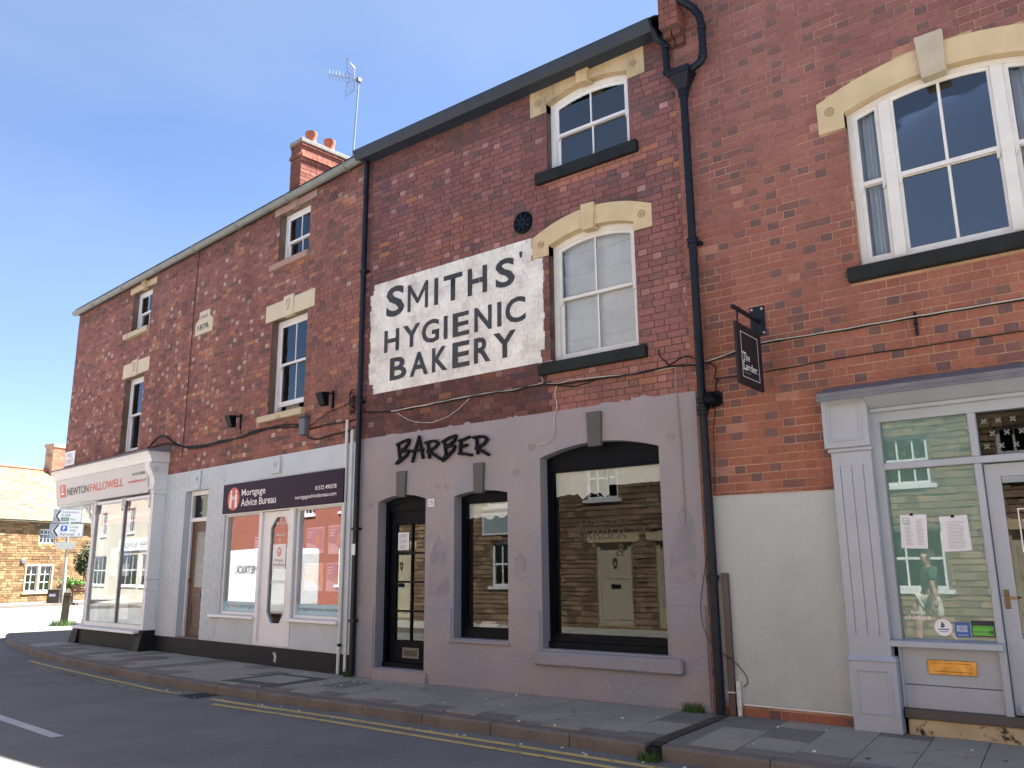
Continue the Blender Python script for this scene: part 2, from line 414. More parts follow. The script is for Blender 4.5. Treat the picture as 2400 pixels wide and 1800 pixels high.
INK = M('grey_print_ink', (0.30, 0.30, 0.33), 0.8, 0.1, 5)
INKD = M('dark_print_ink', (0.05, 0.05, 0.06), 0.8, 0.1, 5)
FILM = M('teal_frosted_window_film', (0.27, 0.56, 0.58), 0.5, 0.16, 0.9, stain=(0.34, 0.58, 0.52), ss=0.8, s0=0.4, s1=0.7)
ETCH = M('etched_star_frosting', (0.33, 0.36, 0.35), 0.7, 0.05, 3)
ETCH_F = M('pale_film_star', (0.30, 0.44, 0.40), 0.6, 0.05, 3)
DOORIN = M('blue_black_door_interior', (0.010, 0.018, 0.028), 0.5, 0.2, 3)
GOLDTX = M('dark_gilt_window_lettering', (0.035, 0.028, 0.022), 0.5, 0.1, 3)
BLUEV = M('blue_sticker', (0.03, 0.12, 0.40), 0.4, 0.05, 3)
GREENV = M('green_rating_sticker', (0.12, 0.50, 0.05), 0.4, 0.05, 3)
PURP = M('purple_poster', (0.16, 0.13, 0.36), 0.4, 0.25, 3)
BLUEP = M('blue_poster', (0.035, 0.12, 0.36), 0.4, 0.35, 4)
ORNG = M('orange_poster', (0.62, 0.33, 0.06), 0.4, 0.2, 4)
LILAC = M('pale_lilac_print', (0.58, 0.55, 0.68), 0.5, 0.05, 4)
SKIN = M('skin', (0.50, 0.29, 0.21), 0.6, 0.06, 8)
SKINP = M('warm_print_tone', (0.45, 0.20, 0.11), 0.6, 0.3, 8)
CREAMDOOR = M('cream_door_paint', (0.50, 0.44, 0.31), 0.5, 0.06, 3)
OPP_STONE = stone_wall_mat('ironstone_rubble', (0.24, 0.16, 0.10), (0.34, 0.23, 0.14), (0.15, 0.11, 0.075), 2.4)
COT_MORT = M('cottage_stone_mortar', (0.26, 0.19, 0.115), 0.95, 0.15, 3)
COTROOF = M('yellow_stone_slate', (0.40, 0.315, 0.20), 0.9, 0.2, 2, 0.5, 14, stain=(0.30, 0.25, 0.17), ss=1.5)
REDTILE = M('red_ridge_tile', (0.45, 0.12, 0.08), 0.85, 0.15, 4)
REDBRICKM = M('plain_red_brickwork', (0.27, 0.09, 0.06), 0.9, 0.2, 9, 0.4, 30)
WOODPOST = M('weathered_oak_post', (0.085, 0.075, 0.055), 0.9, 0.25, 6, 0.5, 40, streak=True, stain=(0.05, 0.065, 0.03), ss=3)
MAROON = M('maroon_bench_slat', (0.16, 0.05, 0.045), 0.5, 0.15, 5)
BINB = M('dark_brown_litter_bin', (0.05, 0.035, 0.028), 0.5, 0.15, 5)
LEAF_D = M('dark_shrub_leaf', (0.035, 0.065, 0.02), 0.7, 0.4, 6)
LEAF_L = M('bright_shrub_leaf', (0.11, 0.22, 0.035), 0.7, 0.35, 6)
GRASS = M('grass_blade', (0.05, 0.12, 0.02), 0.8, 0.3, 20)
BARK = M('bark', (0.08, 0.06, 0.045), 0.9, 0.2, 8)
ROADSIGN = M('road_sign_white', (0.72, 0.74, 0.77), 0.4, 0.03, 3)
SIGNGREY = M('road_sign_grey_back', (0.34, 0.40, 0.42), 0.5, 0.05, 3)
SIGNGRN = M('road_sign_green', (0.03, 0.16, 0.06), 0.4, 0.05, 3)
SIGNBLU = M('road_sign_blue', (0.03, 0.13, 0.5), 0.4, 0.05, 3)
POSTG = M('pale_grey_lamp_post', (0.40, 0.40, 0.36), 0.6, 0.12, 4)
GLASS = glass_mat('window_glass', 1.42, (0.97, 0.98, 0.98), 0.05)
GLASS_S = glass_mat('shop_plate_glass', 1.30, (0.93, 0.95, 0.95), 0.008)
GLASS_A = glass_mat('coated_shop_glass', 1.35, (0.96, 0.97, 0.97), 0.006, k=0.42)
GLASS_L = glass_mat('film_backed_glass', 1.6, (0.93, 0.96, 0.96), 0.004)
GLASS_U = glass_mat('old_sash_glass', 1.75, (0.93, 0.95, 0.95), 0.05)
GLASS_T = glass_mat('tinted_sash_glass', 2.1, (0.6, 0.62, 0.62), 0.05)
VANW = M('white_van_paint', (0.78, 0.78, 0.78), 0.25, 0.02, 1, coat=0.6)
TYRE = M('tyre_rubber', (0.02, 0.02, 0.02), 0.8, 0.1, 5)
HILL = M('distant_grass', (0.07, 0.10, 0.035), 0.95, 0.2, 0.05)

# ------------------------------------------------------------------ house frames
XB = -9.503
MA = Matrix.Translation((XB, 0, 0)) @ Matrix.Rotation(R(-5.209), 4, 'Z')
MC = Matrix.Translation((-47.571, 11.26, 0)) @ Matrix.Rotation(math.atan2(0.976, -0.215), 4, 'Z')

def proj(p):
    d = Vector(p) - CAM; z = d.dot(CF)
    if z < 0.1: return None
    return 1200 + FPX * d.dot(CR) / z, 900 - FPX * d.dot(CU) / z, z

def arch(op, x):
    x0, x1, zb, zs, zc = op
    t = 2 * (x - x0) / (x1 - x0) - 1
    return zs + (zc - zs) * (1 - t * t)

def shape(op, n=14):
    x0, x1, zb, zs, zc = op
    if zc - zs < 1e-4: n = 1
    return [(x0, zb), (x1, zb)] + [(x1 + (x0 - x1) * i / n, arch(op, x1 + (x0 - x1) * i / n)) for i in range(n + 1)]

def inset(op, w, wb=None, wt=None):
    x0, x1, zb, zs, zc = op
    wb = w if wb is None else wb; wt = w if wt is None else wt
    k = (zc - zs)
    a, b = x0 + w, x1 - w
    return (a, b, zb + wb, arch(op, a) - wt, zc - wt)

def wall_mesh(mb, x0, x1, z0, z1, ops, y, depth):
    cuts = {x0, x1}
    for o in ops:
        n = 14 if o[4] - o[3] > 1e-4 else 1
        for i in range(n + 1): cuts.add(o[0] + (o[1] - o[0]) * i / n)
    cuts = sorted(c for c in cuts if x0 - 1e-6 <= c <= x1 + 1e-6)
    for a, b in zip(cuts[:-1], cuts[1:]):
        m = (a + b) / 2
        cur = (z0, z0)
        for o in sorted([o for o in ops if o[0] - 1e-6 < m < o[1] + 1e-6], key=lambda q: q[2]):
            if o[2] > cur[0] + 1e-6: mb.face([(a, y, cur[0]), (b, y, cur[1]), (b, y, o[2]), (a, y, o[2])])
            cur = (arch(o, a), arch(o, b))
        if z1 > max(cur) + 1e-6: mb.face([(a, y, cur[0]), (b, y, cur[1]), (b, y, z1), (a, y, z1)])
    for o in ops:
        P = shape(o)
        for (xa, za), (xb, zb) in zip(P, P[1:] + P[:1]):
            mb.face([(xa, y, za), (xb, y, zb), (xb, y + depth, zb), (xa, y + depth, za)])
    return mb

# ------------------------------------------------------------------ brickwork
UNIT = None
def unit_brick():
    global UNIT
    if UNIT is None:
        me = bpy.data.meshes.new('brick')
        b = MB().box(-0.5, 0.5, -1, 0, -0.5, 0.5)
        me.from_pydata(b.v, [], b.f); me.materials.append(BR_O); UNIT = me
    return UNIT

def lay_bricks(x0, x1, z0, z1, course, excl, colf, seed, st=0.238, hd=0.116, jt=0.011, bond='flemish'):
    rng = random.Random(seed); out = []
    nrow = int((z1 - z0) / course) + 1
    for r in range(nrow):
        za = z0 + r * course; zb = min(za + course - jt, z1)
        if zb - za < 0.02: continue
        zm = (za + zb) / 2
        cuts = sorted([(e[0], e[1]) for e in excl if e[2] < zm < e[3]])
        x = x0 - rng.uniform(0, 0.012) - ((st + hd + 2 * jt) / 2 if r % 2 else 0.0); k = 0
        while x < x1:
            L = (st if (k % 2 == 0) else hd) if bond == 'flemish' else st
            L *= rng.uniform(0.975, 1.02)
            a, b = max(x, x0), min(x + L, x1)
            segs = [(a, b)] if b - a > 0.02 else []
            for c0, c1 in cuts:
                ns = []
                for (p, q) in segs:
                    if q <= c0 or p >= c1: ns.append((p, q)); continue
                    if c0 - p > 0.02: ns.append((p, c0))
                    if q - c1 > 0.02: ns.append((c1, q))
                segs = ns
            for (p, q) in segs:
                out.append((p, q, za + rng.uniform(-.001, .001), zb + rng.uniform(-.001, .001), 0.003 + rng.random() * 0.005, colf('h' if (k % 2 and bond == 'flemish') else 's', (p + q) / 2, zm, rng)))
            x += L + jt; k += 1
    return out

def put_bricks(bricks, wall, xf, nmax=300, y=0.0, rest='brickwork', unit='brick'):
    sc = []
    for i, b in enumerate(bricks):
        P = proj(xf @ Vector(((b[0] + b[1]) / 2, y, (b[2] + b[3]) / 2)))
        s = 0.0
        if P and -10 < P[0] < 2410 and -10 < P[1] < 1810: s = (b[1] - b[0]) * (b[3] - b[2]) / P[2] ** 2
        sc.append((-s, i))
    top = set(i for s, i in sorted(sc)[:nmax] if s < 0)
    mb = MB()
    for i, b in enumerate(bricks):
        if i in top:
            o = bpy.data.objects.new(unit, unit_brick()); COL.objects.link(o); o.parent = wall
            o.location = ((b[0] + b[1]) / 2, y + 0.02, (b[2] + b[3]) / 2)
            o.scale = (b[1] - b[0], b[4] + 0.02, b[3] - b[2]); o.color = b[5] + (1,)
        else:
            mb.box(b[0], b[1], y - b[4], y + 0.012, b[2], b[3], b[5])
    if mb.v: mb.build(rest, BR_A, wall, kind='stuff', normals=False)

def tint(f, r, g, b):
    def q(k, x, z, rng):
        c = f(k, x, z, rng); return (c[0] * r, c[1] * g, c[2] * b)
    return q
def mul(c, k): return (c[0] * k, c[1] * k, c[2] * k)
def lerp(a, b, t): return tuple(p + (q - p) * t for p, q in zip(a, b))
def vnoise(x, z, s=1.0):
    return 0.5 + 0.25 * math.sin(1.7 * x * s + 2.3 * z * s) + 0.25 * math.sin(3.1 * x * s - 1.9 * z * s + 1.3)

def col_b(kind, x, z, rng):
    c = lerp((0.215, 0.090, 0.074), (0.285, 0.122, 0.092), rng.random())
    u = rng.random()
    if kind == 'h':
        if u < 0.15 and z < 7.4: c = lerp((0.36, 0.17, 0.13), (0.45, 0.24, 0.18), rng.random())
        elif u < 0.36: c = lerp((0.155, 0.085, 0.076), (0.20, 0.10, 0.085), rng.random())
    else:
        if u < 0.16: c = lerp((0.155, 0.085, 0.075), (0.205, 0.10, 0.083), rng.random())
        elif u < 0.19: c = (0.37, 0.155, 0.08)
    d = math.hypot((x + 7.5) / 1.3, (z - 6.1) / 0.45)
    if d < 1 and rng.random() < 0.5: c = lerp(c, (0.38, 0.14, 0.08), 0.7 * (1 - d))
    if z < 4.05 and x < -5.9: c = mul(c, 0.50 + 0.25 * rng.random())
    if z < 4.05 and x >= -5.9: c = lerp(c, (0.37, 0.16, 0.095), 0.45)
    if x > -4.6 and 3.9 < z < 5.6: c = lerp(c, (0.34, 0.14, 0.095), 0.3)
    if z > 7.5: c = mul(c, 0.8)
    if abs(z - 6.44) < 0.06 and -6.0 < x < -4.5: c = (0.38, 0.16, 0.10)
    return c

def col_c(kind, x, z, rng):
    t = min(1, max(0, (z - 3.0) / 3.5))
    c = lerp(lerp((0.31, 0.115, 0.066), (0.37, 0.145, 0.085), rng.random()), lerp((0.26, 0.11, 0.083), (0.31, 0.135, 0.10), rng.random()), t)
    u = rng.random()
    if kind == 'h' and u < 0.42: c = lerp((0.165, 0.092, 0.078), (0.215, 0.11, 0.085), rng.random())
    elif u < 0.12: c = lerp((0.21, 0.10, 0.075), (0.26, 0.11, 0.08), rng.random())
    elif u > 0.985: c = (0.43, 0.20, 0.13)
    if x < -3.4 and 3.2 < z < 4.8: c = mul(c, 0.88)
    return c

def col_a(kind, x, z, rng):
    c = lerp((0.215, 0.088, 0.068), (0.295, 0.122, 0.088), rng.random())
    u = rng.random()
    if kind == 'h':
        w = 0.30 if z < 6.6 and x < -2.8 else 0.10
        if u < w: c = lerp((0.33, 0.18, 0.135), (0.46, 0.32, 0.235), rng.random() ** 1.5)
        elif u < w + 0.16: c = lerp((0.14, 0.078, 0.068), (0.19, 0.095, 0.078), rng.random())
    else:
        if u < 0.15: c = lerp((0.145, 0.08, 0.068), (0.19, 0.09, 0.072), rng.random())
        elif u < 0.23: c = (0.36, 0.15, 0.085)
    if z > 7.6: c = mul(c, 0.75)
    return c

# ------------------------------------------------------------------ windows
def pane(name, op, y, mat, parent):
    return MB().prism(shape(op), y, y + 0.004).build(name, mat, parent)

def sash_window(house, op, y, meet, cols, mat=WHITE, glass=GLASS, fw=0.07, open_gap=0.0, bars=True, depth=0.10, horns=True, bottom=0.075):
    x0, x1, zb, zs, zc = op
    inn = inset(op, fw, 0.03, fw)
    w = MB().ring(shape(op), shape(inn), y, y + depth).build('window', mat, house)
    ix0, ix1, izb, izs, izc = inn
    sw = 0.045
    up = (ix0, ix1, meet - 0.02, izs, izc); ui = inset(up, sw, 0.04, sw)
    MB().ring(shape(up), shape(ui), y + 0.018, y + 0.05).build('upper_sash', mat, w)
    lo = (ix0, ix1, izb + open_gap, meet + 0.02 + open_gap, meet + 0.02 + open_gap); li = inset(lo, sw, bottom, 0.04)
    MB().ring(shape(lo), shape(li), y + 0.052, y + 0.085).build('lower_sash', mat, w)
    for k, (q, yy) in enumerate(((ui, y + 0.03), (li, y + 0.064))):
        xs = [q[0] + (q[1] - q[0]) * i / cols for i in range(cols + 1)]
        for i in range(cols):
            g = 0.011
            a, b = xs[i] + (g if i else 0), xs[i + 1] - (g if i < cols - 1 else 0)
            s = (a, b, q[2], arch(q, a), arch(q, b))
            n = 6
            P = [(a, q[2]), (b, q[2])] + [(b + (a - b) * t / n, arch(q, b + (a - b) * t / n)) for t in range(n + 1)]
            MB().prism(P, yy, yy + 0.004).build('pane', glass, w)
            if i < cols - 1:
                c = xs[i + 1]
                MB().prism([(c - g, q[2]), (c + g, q[2]), (c + g, arch(q, c + g)), (c - g, arch(q, c - g))], yy - 0.012, yy + 0.014).build('glazing_bar', mat, w)
    if horns:
        for xx in (ix0 + 0.002, ix1 - sw - 0.002 + 0.004):
            MB().prism([(xx, meet - 0.085), (xx + sw * 0.6, meet - 0.07), (xx + sw, meet - 0.0205), (xx, meet - 0.0205)], y + 0.02, y + 0.05).build('sash_horn', mat, w)
    return w

def room(house, x0, x1, y0, y1, z0, z1, mat, back=None):
    mb = MB()
    mb.face([(x0, y0, z0), (x1, y0, z0), (x1, y1, z0), (x0, y1, z0)])
    mb.face([(x0, y0, z1), (x0, y1, z1), (x1, y1, z1), (x1, y0, z1)])
    mb.face([(x0, y0, z0), (x0, y1, z0), (x0, y1, z1), (x0, y0, z1)])
    mb.face([(x1, y0, z0), (x1, y0, z1), (x1, y1, z1), (x1, y1, z0)])
    mb.face([(x0, y1, z0), (x1, y1, z0), (x1, y1, z1), (x0, y1, z1)])
    return mb.build('room_interior', mat, house, normals=False)

def curtain(house, x0, x1, y, z0, z1, mat, folds=5, amp=0.03, name='curtain', slope=0.0):
    mb = MB(); n = folds * 6
    for i in range(n):
        a, b = i / n, (i + 1) / n
        ya, yb = y + amp * math.sin(a * folds * 2 * math.pi), y + amp * math.sin(b * folds * 2 * math.pi)
        xa, xb = x0 + (x1 - x0) * a, x0 + (x1 - x0) * b
        mb.face([(xa + slope * a, ya, z0), (xb + slope * b, yb, z0), (xb, yb, z1), (xa, ya, z1)])
    return mb.build(name, mat, house, smooth=True, normals=False)

def rosette(parent, x, z, y, r=0.05, mat=CARVED):
    mb = MB(); n = 16
    for rr, w in ((r, 0.010), (r * 0.45, 0.010)):
        A = [(x + rr * math.cos(2 * math.pi * t / n), z + rr * math.sin(2 * math.pi * t / n)) for t in range(n)]
        B = [(x + (rr - w) * math.cos(2 * math.pi * t / n), z + (rr - w) * math.sin(2 * math.pi * t / n)) for t in range(n)]
        mb.ring(A, B, y - 0.006, y + 0.004)
    return mb.build('rosette', mat, parent)

def arch_lintel(house, op, xl, xr, zlo, top, y0, y1, mat, key, keymat=None, ros=None, keyproud=0.035):
    x0, x1, zb, zs, zc = op
    n = 16
    bot = lambda x: zlo if (x < x0 or x > x1) else arch(op, x) - 0.006
    xs = [xl, x0] + [x0 + (x1 - x0) * i / n for i in range(1, n)] + [x1, xr]
    lt = MB().band(xs, bot, top, y0, y1).build('lintel', mat, house)
    (a, za), (b, zb2), (c, zc2), (d, zd) = key     # tl, tr, br, bl
    MB().prism([(d, zd), (c, zc2), (b, zb2), (a, za)], y0 - keyproud, y1 - 0.01).build('keystone', keymat or mat, lt, bevel=0.008)
    for (rx, rz) in ros or (): rosette(lt, rx, rz, y0)
    return lt

# ------------------------------------------------------------------ ground, roads, footways
KP = [(4.0, -1.80), (1.0, -1.79), (-3.0, -1.74), (-5.65, -1.68), (-7.6, -1.63), (-9.4, -1.66), (-11.3, -1.6), (-13.6, -1.32), (-16.4, -0.95), (-17.9, -0.68), (-19.2, -0.38), (-20.8, 0.04), (-22.25, 0.49), (-23.4, 0.96), (-24.3, 1.42), (-25.05, 1.98), (-25.72, 2.67), (-26.1, 3.42), (-26.25, 4.6), (-26.35, 7.0), (-26.45, 12.0)]
def resample(P, step):
    out = [Vector(P[0])]; acc = 0.0
    for a, b in zip(P[:-1], P[1:]):
        a, b = Vector(a), Vector(b); L = (b - a).length; t = step - acc
        while t <= L:
            out.append(a + (b - a) * t / L); t += step
        acc = L - (t - step)
    return out
def offset_path(P, d):
    out = []
    for i, p in enumerate(P):
        a = Vector(P[max(0, i - 1)]); b = Vector(P[min(len(P) - 1, i + 1)]); t = (b - a).normalized()
        out.append(Vector(p) + Vector((t.y, -t.x)) * d)      # +d = towards the houses
    return out
ground = MB(); ground.face([(-900, -900, -0.42), (900, -900, -0.42), (900, 900, -0.42), (-900, 900, -0.42)])
ground.build('ground', HILL, kind='structure', normals=False)
road = MB(); road.face([(-80, -7.4, -0.18), (40, -7.4, -0.18), (40, 1.5, -0.18), (-18, 1.5, -0.18), (-18, 60, -0.18), (-80, 60, -0.18)])
road.build('road', ASPHALT, kind='structure', normals=False)
kin = offset_path(resample(KP, 0.5), 0.1)
pv = MB(); pv.face([(p.x, p.y, -0.064) for p in reversed(kin)] + [(kin[0].x, 8, -0.064), (-15, 12, -0.064)][::1])
pavement = pv.build('pavement', PAVE, kind='structure', normals=False)
if pavement.data.polygons[0].normal.z < 0: pavement.data.flip_normals()

rng = random.Random(4)
kerb = MB(); fr = resample(KP, 0.25)
for a, b in zip(fr[:-1], fr[1:]):
    t = (b - a).normalized(); n2 = Vector((t.y, -t.x))
    p = [a + n2 * 0.02, b + n2 * 0.02, b + n2 * 0.12, a + n2 * 0.12]
    kerb.hexa([(q.x, q.y, -0.30) for q in p] + [(q.x, q.y, -0.09) for q in p])
kerb = kerb.build('kerb', M('kerb_bedding', (0.08, 0.075, 0.07), 0.95, 0.2, 5), kind='structure')
ks = resample(KP, 0.955)
def kerb_stone(a, b, k):
    t = (b - a).normalized(); n2 = Vector((t.y, -t.x)); L = (b - a).length; g = 0.005
    z = -0.060 + rng.uniform(-0.004, 0.004)
    prof = [(0, -0.28), (0, -0.085 + z + 0.06), (0.012, z - 0.006), (0.035, z), (0.15, z + 0.002), (0.15, -0.28)]
    mb = MB(); m = len(prof); i0 = 0
    for e in (g, L - g):
        for d, h in prof:
            q = a + t * e + n2 * d; mb.v.append((q.x, q.y, h))
    for j in range(m):
        q = (j + 1) % m; mb.f.append((j, q, m + q, m + j)); mb.c.append(None)
    mb.f.append(tuple(range(m - 1, -1, -1))); mb.c.append(None); mb.f.append(tuple(range(m, 2 * m))); mb.c.append(None)
    mb.build('kerb_stone', KERBM, kerb)
for k, (a, b) in enumerate(zip(ks[:-1], ks[1:])):
    if abs((a.x + b.x) / 2 + 3.72) < 0.48: # gap of the drain outlet
        kerb_stone(a, Vector((-3.64, -1.735)), k) if a.x > -3.6 else None
        kerb_stone(Vector((-3.79, -1.733)), b, k) if b.x < -3.85 else None
    else: kerb_stone(a, b, k)

# paving slabs of the footway (columns across the footway with staggered joints)
def inner_kerb_y(x):
    for p, q in zip(kin[:-1], kin[1:]):
        if q.x <= x <= p.x and p.x - q.x > 1e-6: return p.y + (q.y - p.y) * (p.x - x) / (p.x - q.x)
    return -1.6
def slab(x0, x1, y0, y1, dark, xf=None, skew=0.0):
    z = -0.052 + rng.uniform(-0.003, 0.002); g = 0.004
    mb = MB().hexa([(x0 + g - skew * y0, y0 + g, -0.085), (x1 - g - skew * y0, y0 + g, -0.085), (x1 - g - skew * y1, y1 - g, -0.085), (x0 + g - skew * y1, y1 - g, -0.085),
                    (x0 + g - skew * y0, y0 + g, z + rng.uniform(-.002, .002)), (x1 - g - skew * y0, y0 + g, z + rng.uniform(-.002, .002)), (x1 - g - skew * y1, y1 - g, z), (x0 + g - skew * y1, y1 - g, z)])
    o = mb.build('paving_slab', SLAB_D if dark else SLAB, pavement)
    if xf is not None: o.matrix_local = xf
    return o
x = 0.35; k = 0
while x > -9.45:
    w = rng.uniform(0.425, 0.455)
    if -3.95 < x - w / 2 < -3.45:      # either side of the drain
        slab(-3.83, -3.42, -1.60, -0.98, True); slab(-3.83, -3.42, -0.98, -0.35, True); slab(-3.83, -3.42, -0.35, 0.02, True); x = -3.85; k += 1; continue
    ye = inner_kerb_y(x - w / 2) + 0.055
    cuts = [[-0.62, -1.22], [-0.33, -0.90, -1.46], [-0.72, -1.30], [-0.36, -0.94, -1.44]][k % 4]
    ys = [0.03] + [c + rng.uniform(-0.03, 0.03) for c in cuts] + [ye]
    for a, b in zip(ys[:-1], ys[1:]):
        if a - b > 0.05: slab(x - w, x, b, a, (a - b) < 0.26 or (b == ye and a - b < 0.32) or rng.random() < 0.05, skew=0.08)
    x -= w; k += 1
x = -0.05
while x > -9.6:
    w = rng.uniform(0.43, 0.47)
    wx = MA @ Vector((x - w / 2, 0, 0)); ye = inner_kerb_y(wx.x) - wx.y + 0.06
    f = 0.30 if x < -6.3 else 0.0
    cuts = [[-0.62, -1.22], [-0.33, -0.90, -1.40], [-0.72, -1.30], [-0.40, -1.0]][k % 4]
    ys = [0.03 - f] + [c for c in cuts if ye + 0.12 < c < -f - 0.1] + [ye]
    for a, b in zip(ys[:-1], ys[1:]):
        if a - b > 0.08: slab(x - w, x, b, a, rng.random() < 0.3, MA)
    x -= w; k += 1

# utility covers and the footway drain channel
t = root('inspection_cover', 'rectangular recessed service cover in a dark frame on the footway outside the mortgage shop', 'manhole cover')
def quadz(mb, pts, z0, z1): mb.hexa([(p[0], p[1], z0) for p in pts] + [(p[0], p[1], z1) for p in pts])
q4 = [(-10.62, -1.36), (-9.42, -1.30), (-9.50, -0.42), (-10.55, -0.40)]
mb = MB(); quadz(mb, q4, -0.08, -0.0465); mb.build('cover_frame', M('dark_green_grey_cover_surround', (0.075, 0.082, 0.078), 0.85, 0.2, 5, 0.3, 90), t)
q5 = [(-10.42, -1.16), (-9.62, -1.12), (-9.68, -0.56), (-10.38, -0.55)]
mb = MB(); quadz(mb, q5, -0.08, -0.0425); mb.build('cover_tray', SLAB, t)
t = root('round_access_cover', 'oval iron access cover set in the footway by the dark plinth', 'manhole cover')
oc = MA @ Vector((-4.9, -0.75, 0))
MB().lathe([(0.36, -0.08), (0.36, -0.046), (0.33, -0.0435)], oc.x, oc.y, 0, 24).build('cover_rim', SLAB_D, t)
MB().lathe([(0.28, -0.07), (0.28, -0.040), (0.27, -0.0395)], oc.x, oc.y, 0, 24).build('cover_plate', PAVE, t)
t = root('drain_channel', 'narrow ribbed iron drain channel crossing the footway to the kerb', 'drain')
mb = MB().hexa([(-3.765, -1.66, -0.08), (-3.645, -1.66, -0.08), (-3.725, -0.06, -0.08), (-3.845, -0.06, -0.08), (-3.765, -1.66, -0.045), (-3.645, -1.66, -0.045), (-3.725, -0.06, -0.045), (-3.845, -0.06, -0.045)])
mb.build('channel_body', M('rusty_black_iron', (0.032, 0.03, 0.03), 0.7, 0.3, 12, 0.3, 60), t)
mb = MB()
for i in range(52):
    y = -1.64 + i * 0.03; xx = -3.765 - 0.05 * (y + 1.66)
    mb.box(xx + 0.012, xx + 0.108, y, y + 0.014, -0.046, -0.0405)
mb.build('channel_rib', M('worn_iron_rib', (0.06, 0.055, 0.052), 0.6, 0.3, 12), t)
MB().box(-3.79, -3.64, -1.755, -1.62, -0.24, -0.085).build('outlet_block', PLINTHK, t, bevel=0.01)

# road markings
def strip(name, P, w, mat, z=-0.1755, **k):
    mb = MB(); A = offset_path(P, w / 2); B = offset_path(P, -w / 2)
    for i in range(len(P) - 1):
        mb.face([(B[i].x, B[i].y, z), (A[i].x, A[i].y, z), (A[i + 1].x, A[i + 1].y, z), (B[i + 1].x, B[i + 1].y, z)])
    o = mb.build(name, mat, kind='structure', normals=False, **k)
    if o.data.polygons[0].normal.z < 0: o.data.flip_normals()
    return o
kr = resample(KP, 0.4)
strip('yellow_line', [p for p in offset_path(kr, -0.265) if p.x > -10.15], 0.085, YELLOW)
strip('yellow_line', [p for p in offset_path(kr, -0.265) if -17.3 < p.x < -10.75], 0.062, YELLOW)
strip('yellow_line', [p for p in offset_path(kr, -0.475) if p.x > -9.9], 0.075, YELLOW)
strip('yellow_line', [p for p in offset_path(kr, -0.46) if -16.3 < p.x < -10.9], 0.05, YELLOW_F)
strip('yellow_line', [p for p in offset_path(kr, -0.3) if p.x < -25.9 and p.y > 2.6], 0.1, YELLOW)
strip('centre_line_dash', [Vector((-9.05, -4.245)), Vector((-11.0, -4.075)), Vector((-13.0, -3.86))], 0.125, ROADWHITE)
strip('centre_line_dash', [Vector((-17.0, -3.3)), Vector((-20.9, -2.6))], 0.125, ROADWHITE)
strip('centre_line_dash', [Vector((-4.9, -4.4)), Vector((-1.0, -4.5))], 0.125, ROADWHITE)
strip('edge_line', [Vector((-24.9, 1.35)), Vector((-26.3, 2.2)), Vector((-27.4, 3.2))], 0.13, ROADWHITE)
for (a, b) in (((-30.4, 4.75), (-34.5, 5.65)), ((-30.3, 3.62), (-31.9, 5.02)), ((-30.0, 3.4), (-34.5, 3.3)), ((-33.0, 4.2), (-36.0, 4.0))):
    strip('junction_marking', [Vector(a), (Vector(a) + Vector(b)) / 2, Vector(b)], 0.24, ROADWHITE)
mb = MB(); mb.face([(-10.66, -1.97, -0.1765), (-10.22, -2.03, -0.1765), (-10.18, -1.60, -0.1765), (-10.62, -1.58, -0.1765)])
mb.build('asphalt_patch', ASPH_DARK, kind='structure', normals=False)

# ------------------------------------------------------------------ red brick house with the barber's shop
hb = root('terraced_shop_house', 'tall red brick house with painted bakery sign above the mauve grey barber shop', 'building')
OPM = (-5.895, -4.62, 3.985, 5.583, 5.70)
OPU = (-5.888, -4.62, 6.63, 7.655, 7.765)
DOORB = (-9.0, -8.05, 0.10, 2.388, 2.468)
MIDB = (-7.525, -6.61, 0.548, 2.385, 2.44)
BIGB = (-6.088, -4.42, 0.485, 2.778, 2.912)
wb = wall_mesh(MB(), -9.50, -3.97, 3.35, 7.96, [OPM, OPU], 0.0, 0.26)
wb.face([(-9.50, 0, -0.07), (-9.40, 0, -0.07), (-9.40, 0, 3.35), (-9.50, 0, 3.35)])
wallb = wb.build('wall', MORT_D, hb)
ex = [(-5.895, -4.62, 3.985, 5.60), (-5.888, -4.62, 6.63, 7.70), (-6.15, -4.37, 5.455, 5.77), (-5.95, -4.55, 5.77, 5.9), (-6.15, -4.37, 7.535, 7.96), (-6.06, -4.505, 3.845, 3.985), (-6.06, -4.505, 6.485, 6.63), (-6.46, -6.15, 5.87, 6.16)]
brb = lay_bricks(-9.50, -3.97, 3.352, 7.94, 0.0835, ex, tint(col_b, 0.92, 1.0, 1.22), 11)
put_bricks(brb, wallb, Matrix.Identity(4))
put_bricks(lay_bricks(-9.50, -9.405, -0.06, 3.33, 0.0835, [], lambda k, x, z, r: lerp((0.12, 0.06, 0.05), (0.2, 0.09, 0.07), r.random()), 12), wallb, Matrix.Identity(4), 0, rest='brick_edge')
lw = wall_mesh(MB(), -9.40, -3.93, -0.07, 3.352, [DOORB, MIDB, BIGB], -0.014, 0.21)
lw.face([(-9.40, -0.014, 3.352), (-3.93, -0.014, 3.352), (-3.93, 0.001, 3.352), (-9.40, 0.001, 3.352)])
lw.face([(-9.40, -0.014, -0.07), (-9.40, -0.014, 3.352), (-9.40, 0.001, 3.352), (-9.40, 0.001, -0.07)])
r2 = random.Random(8); xx = -9.3
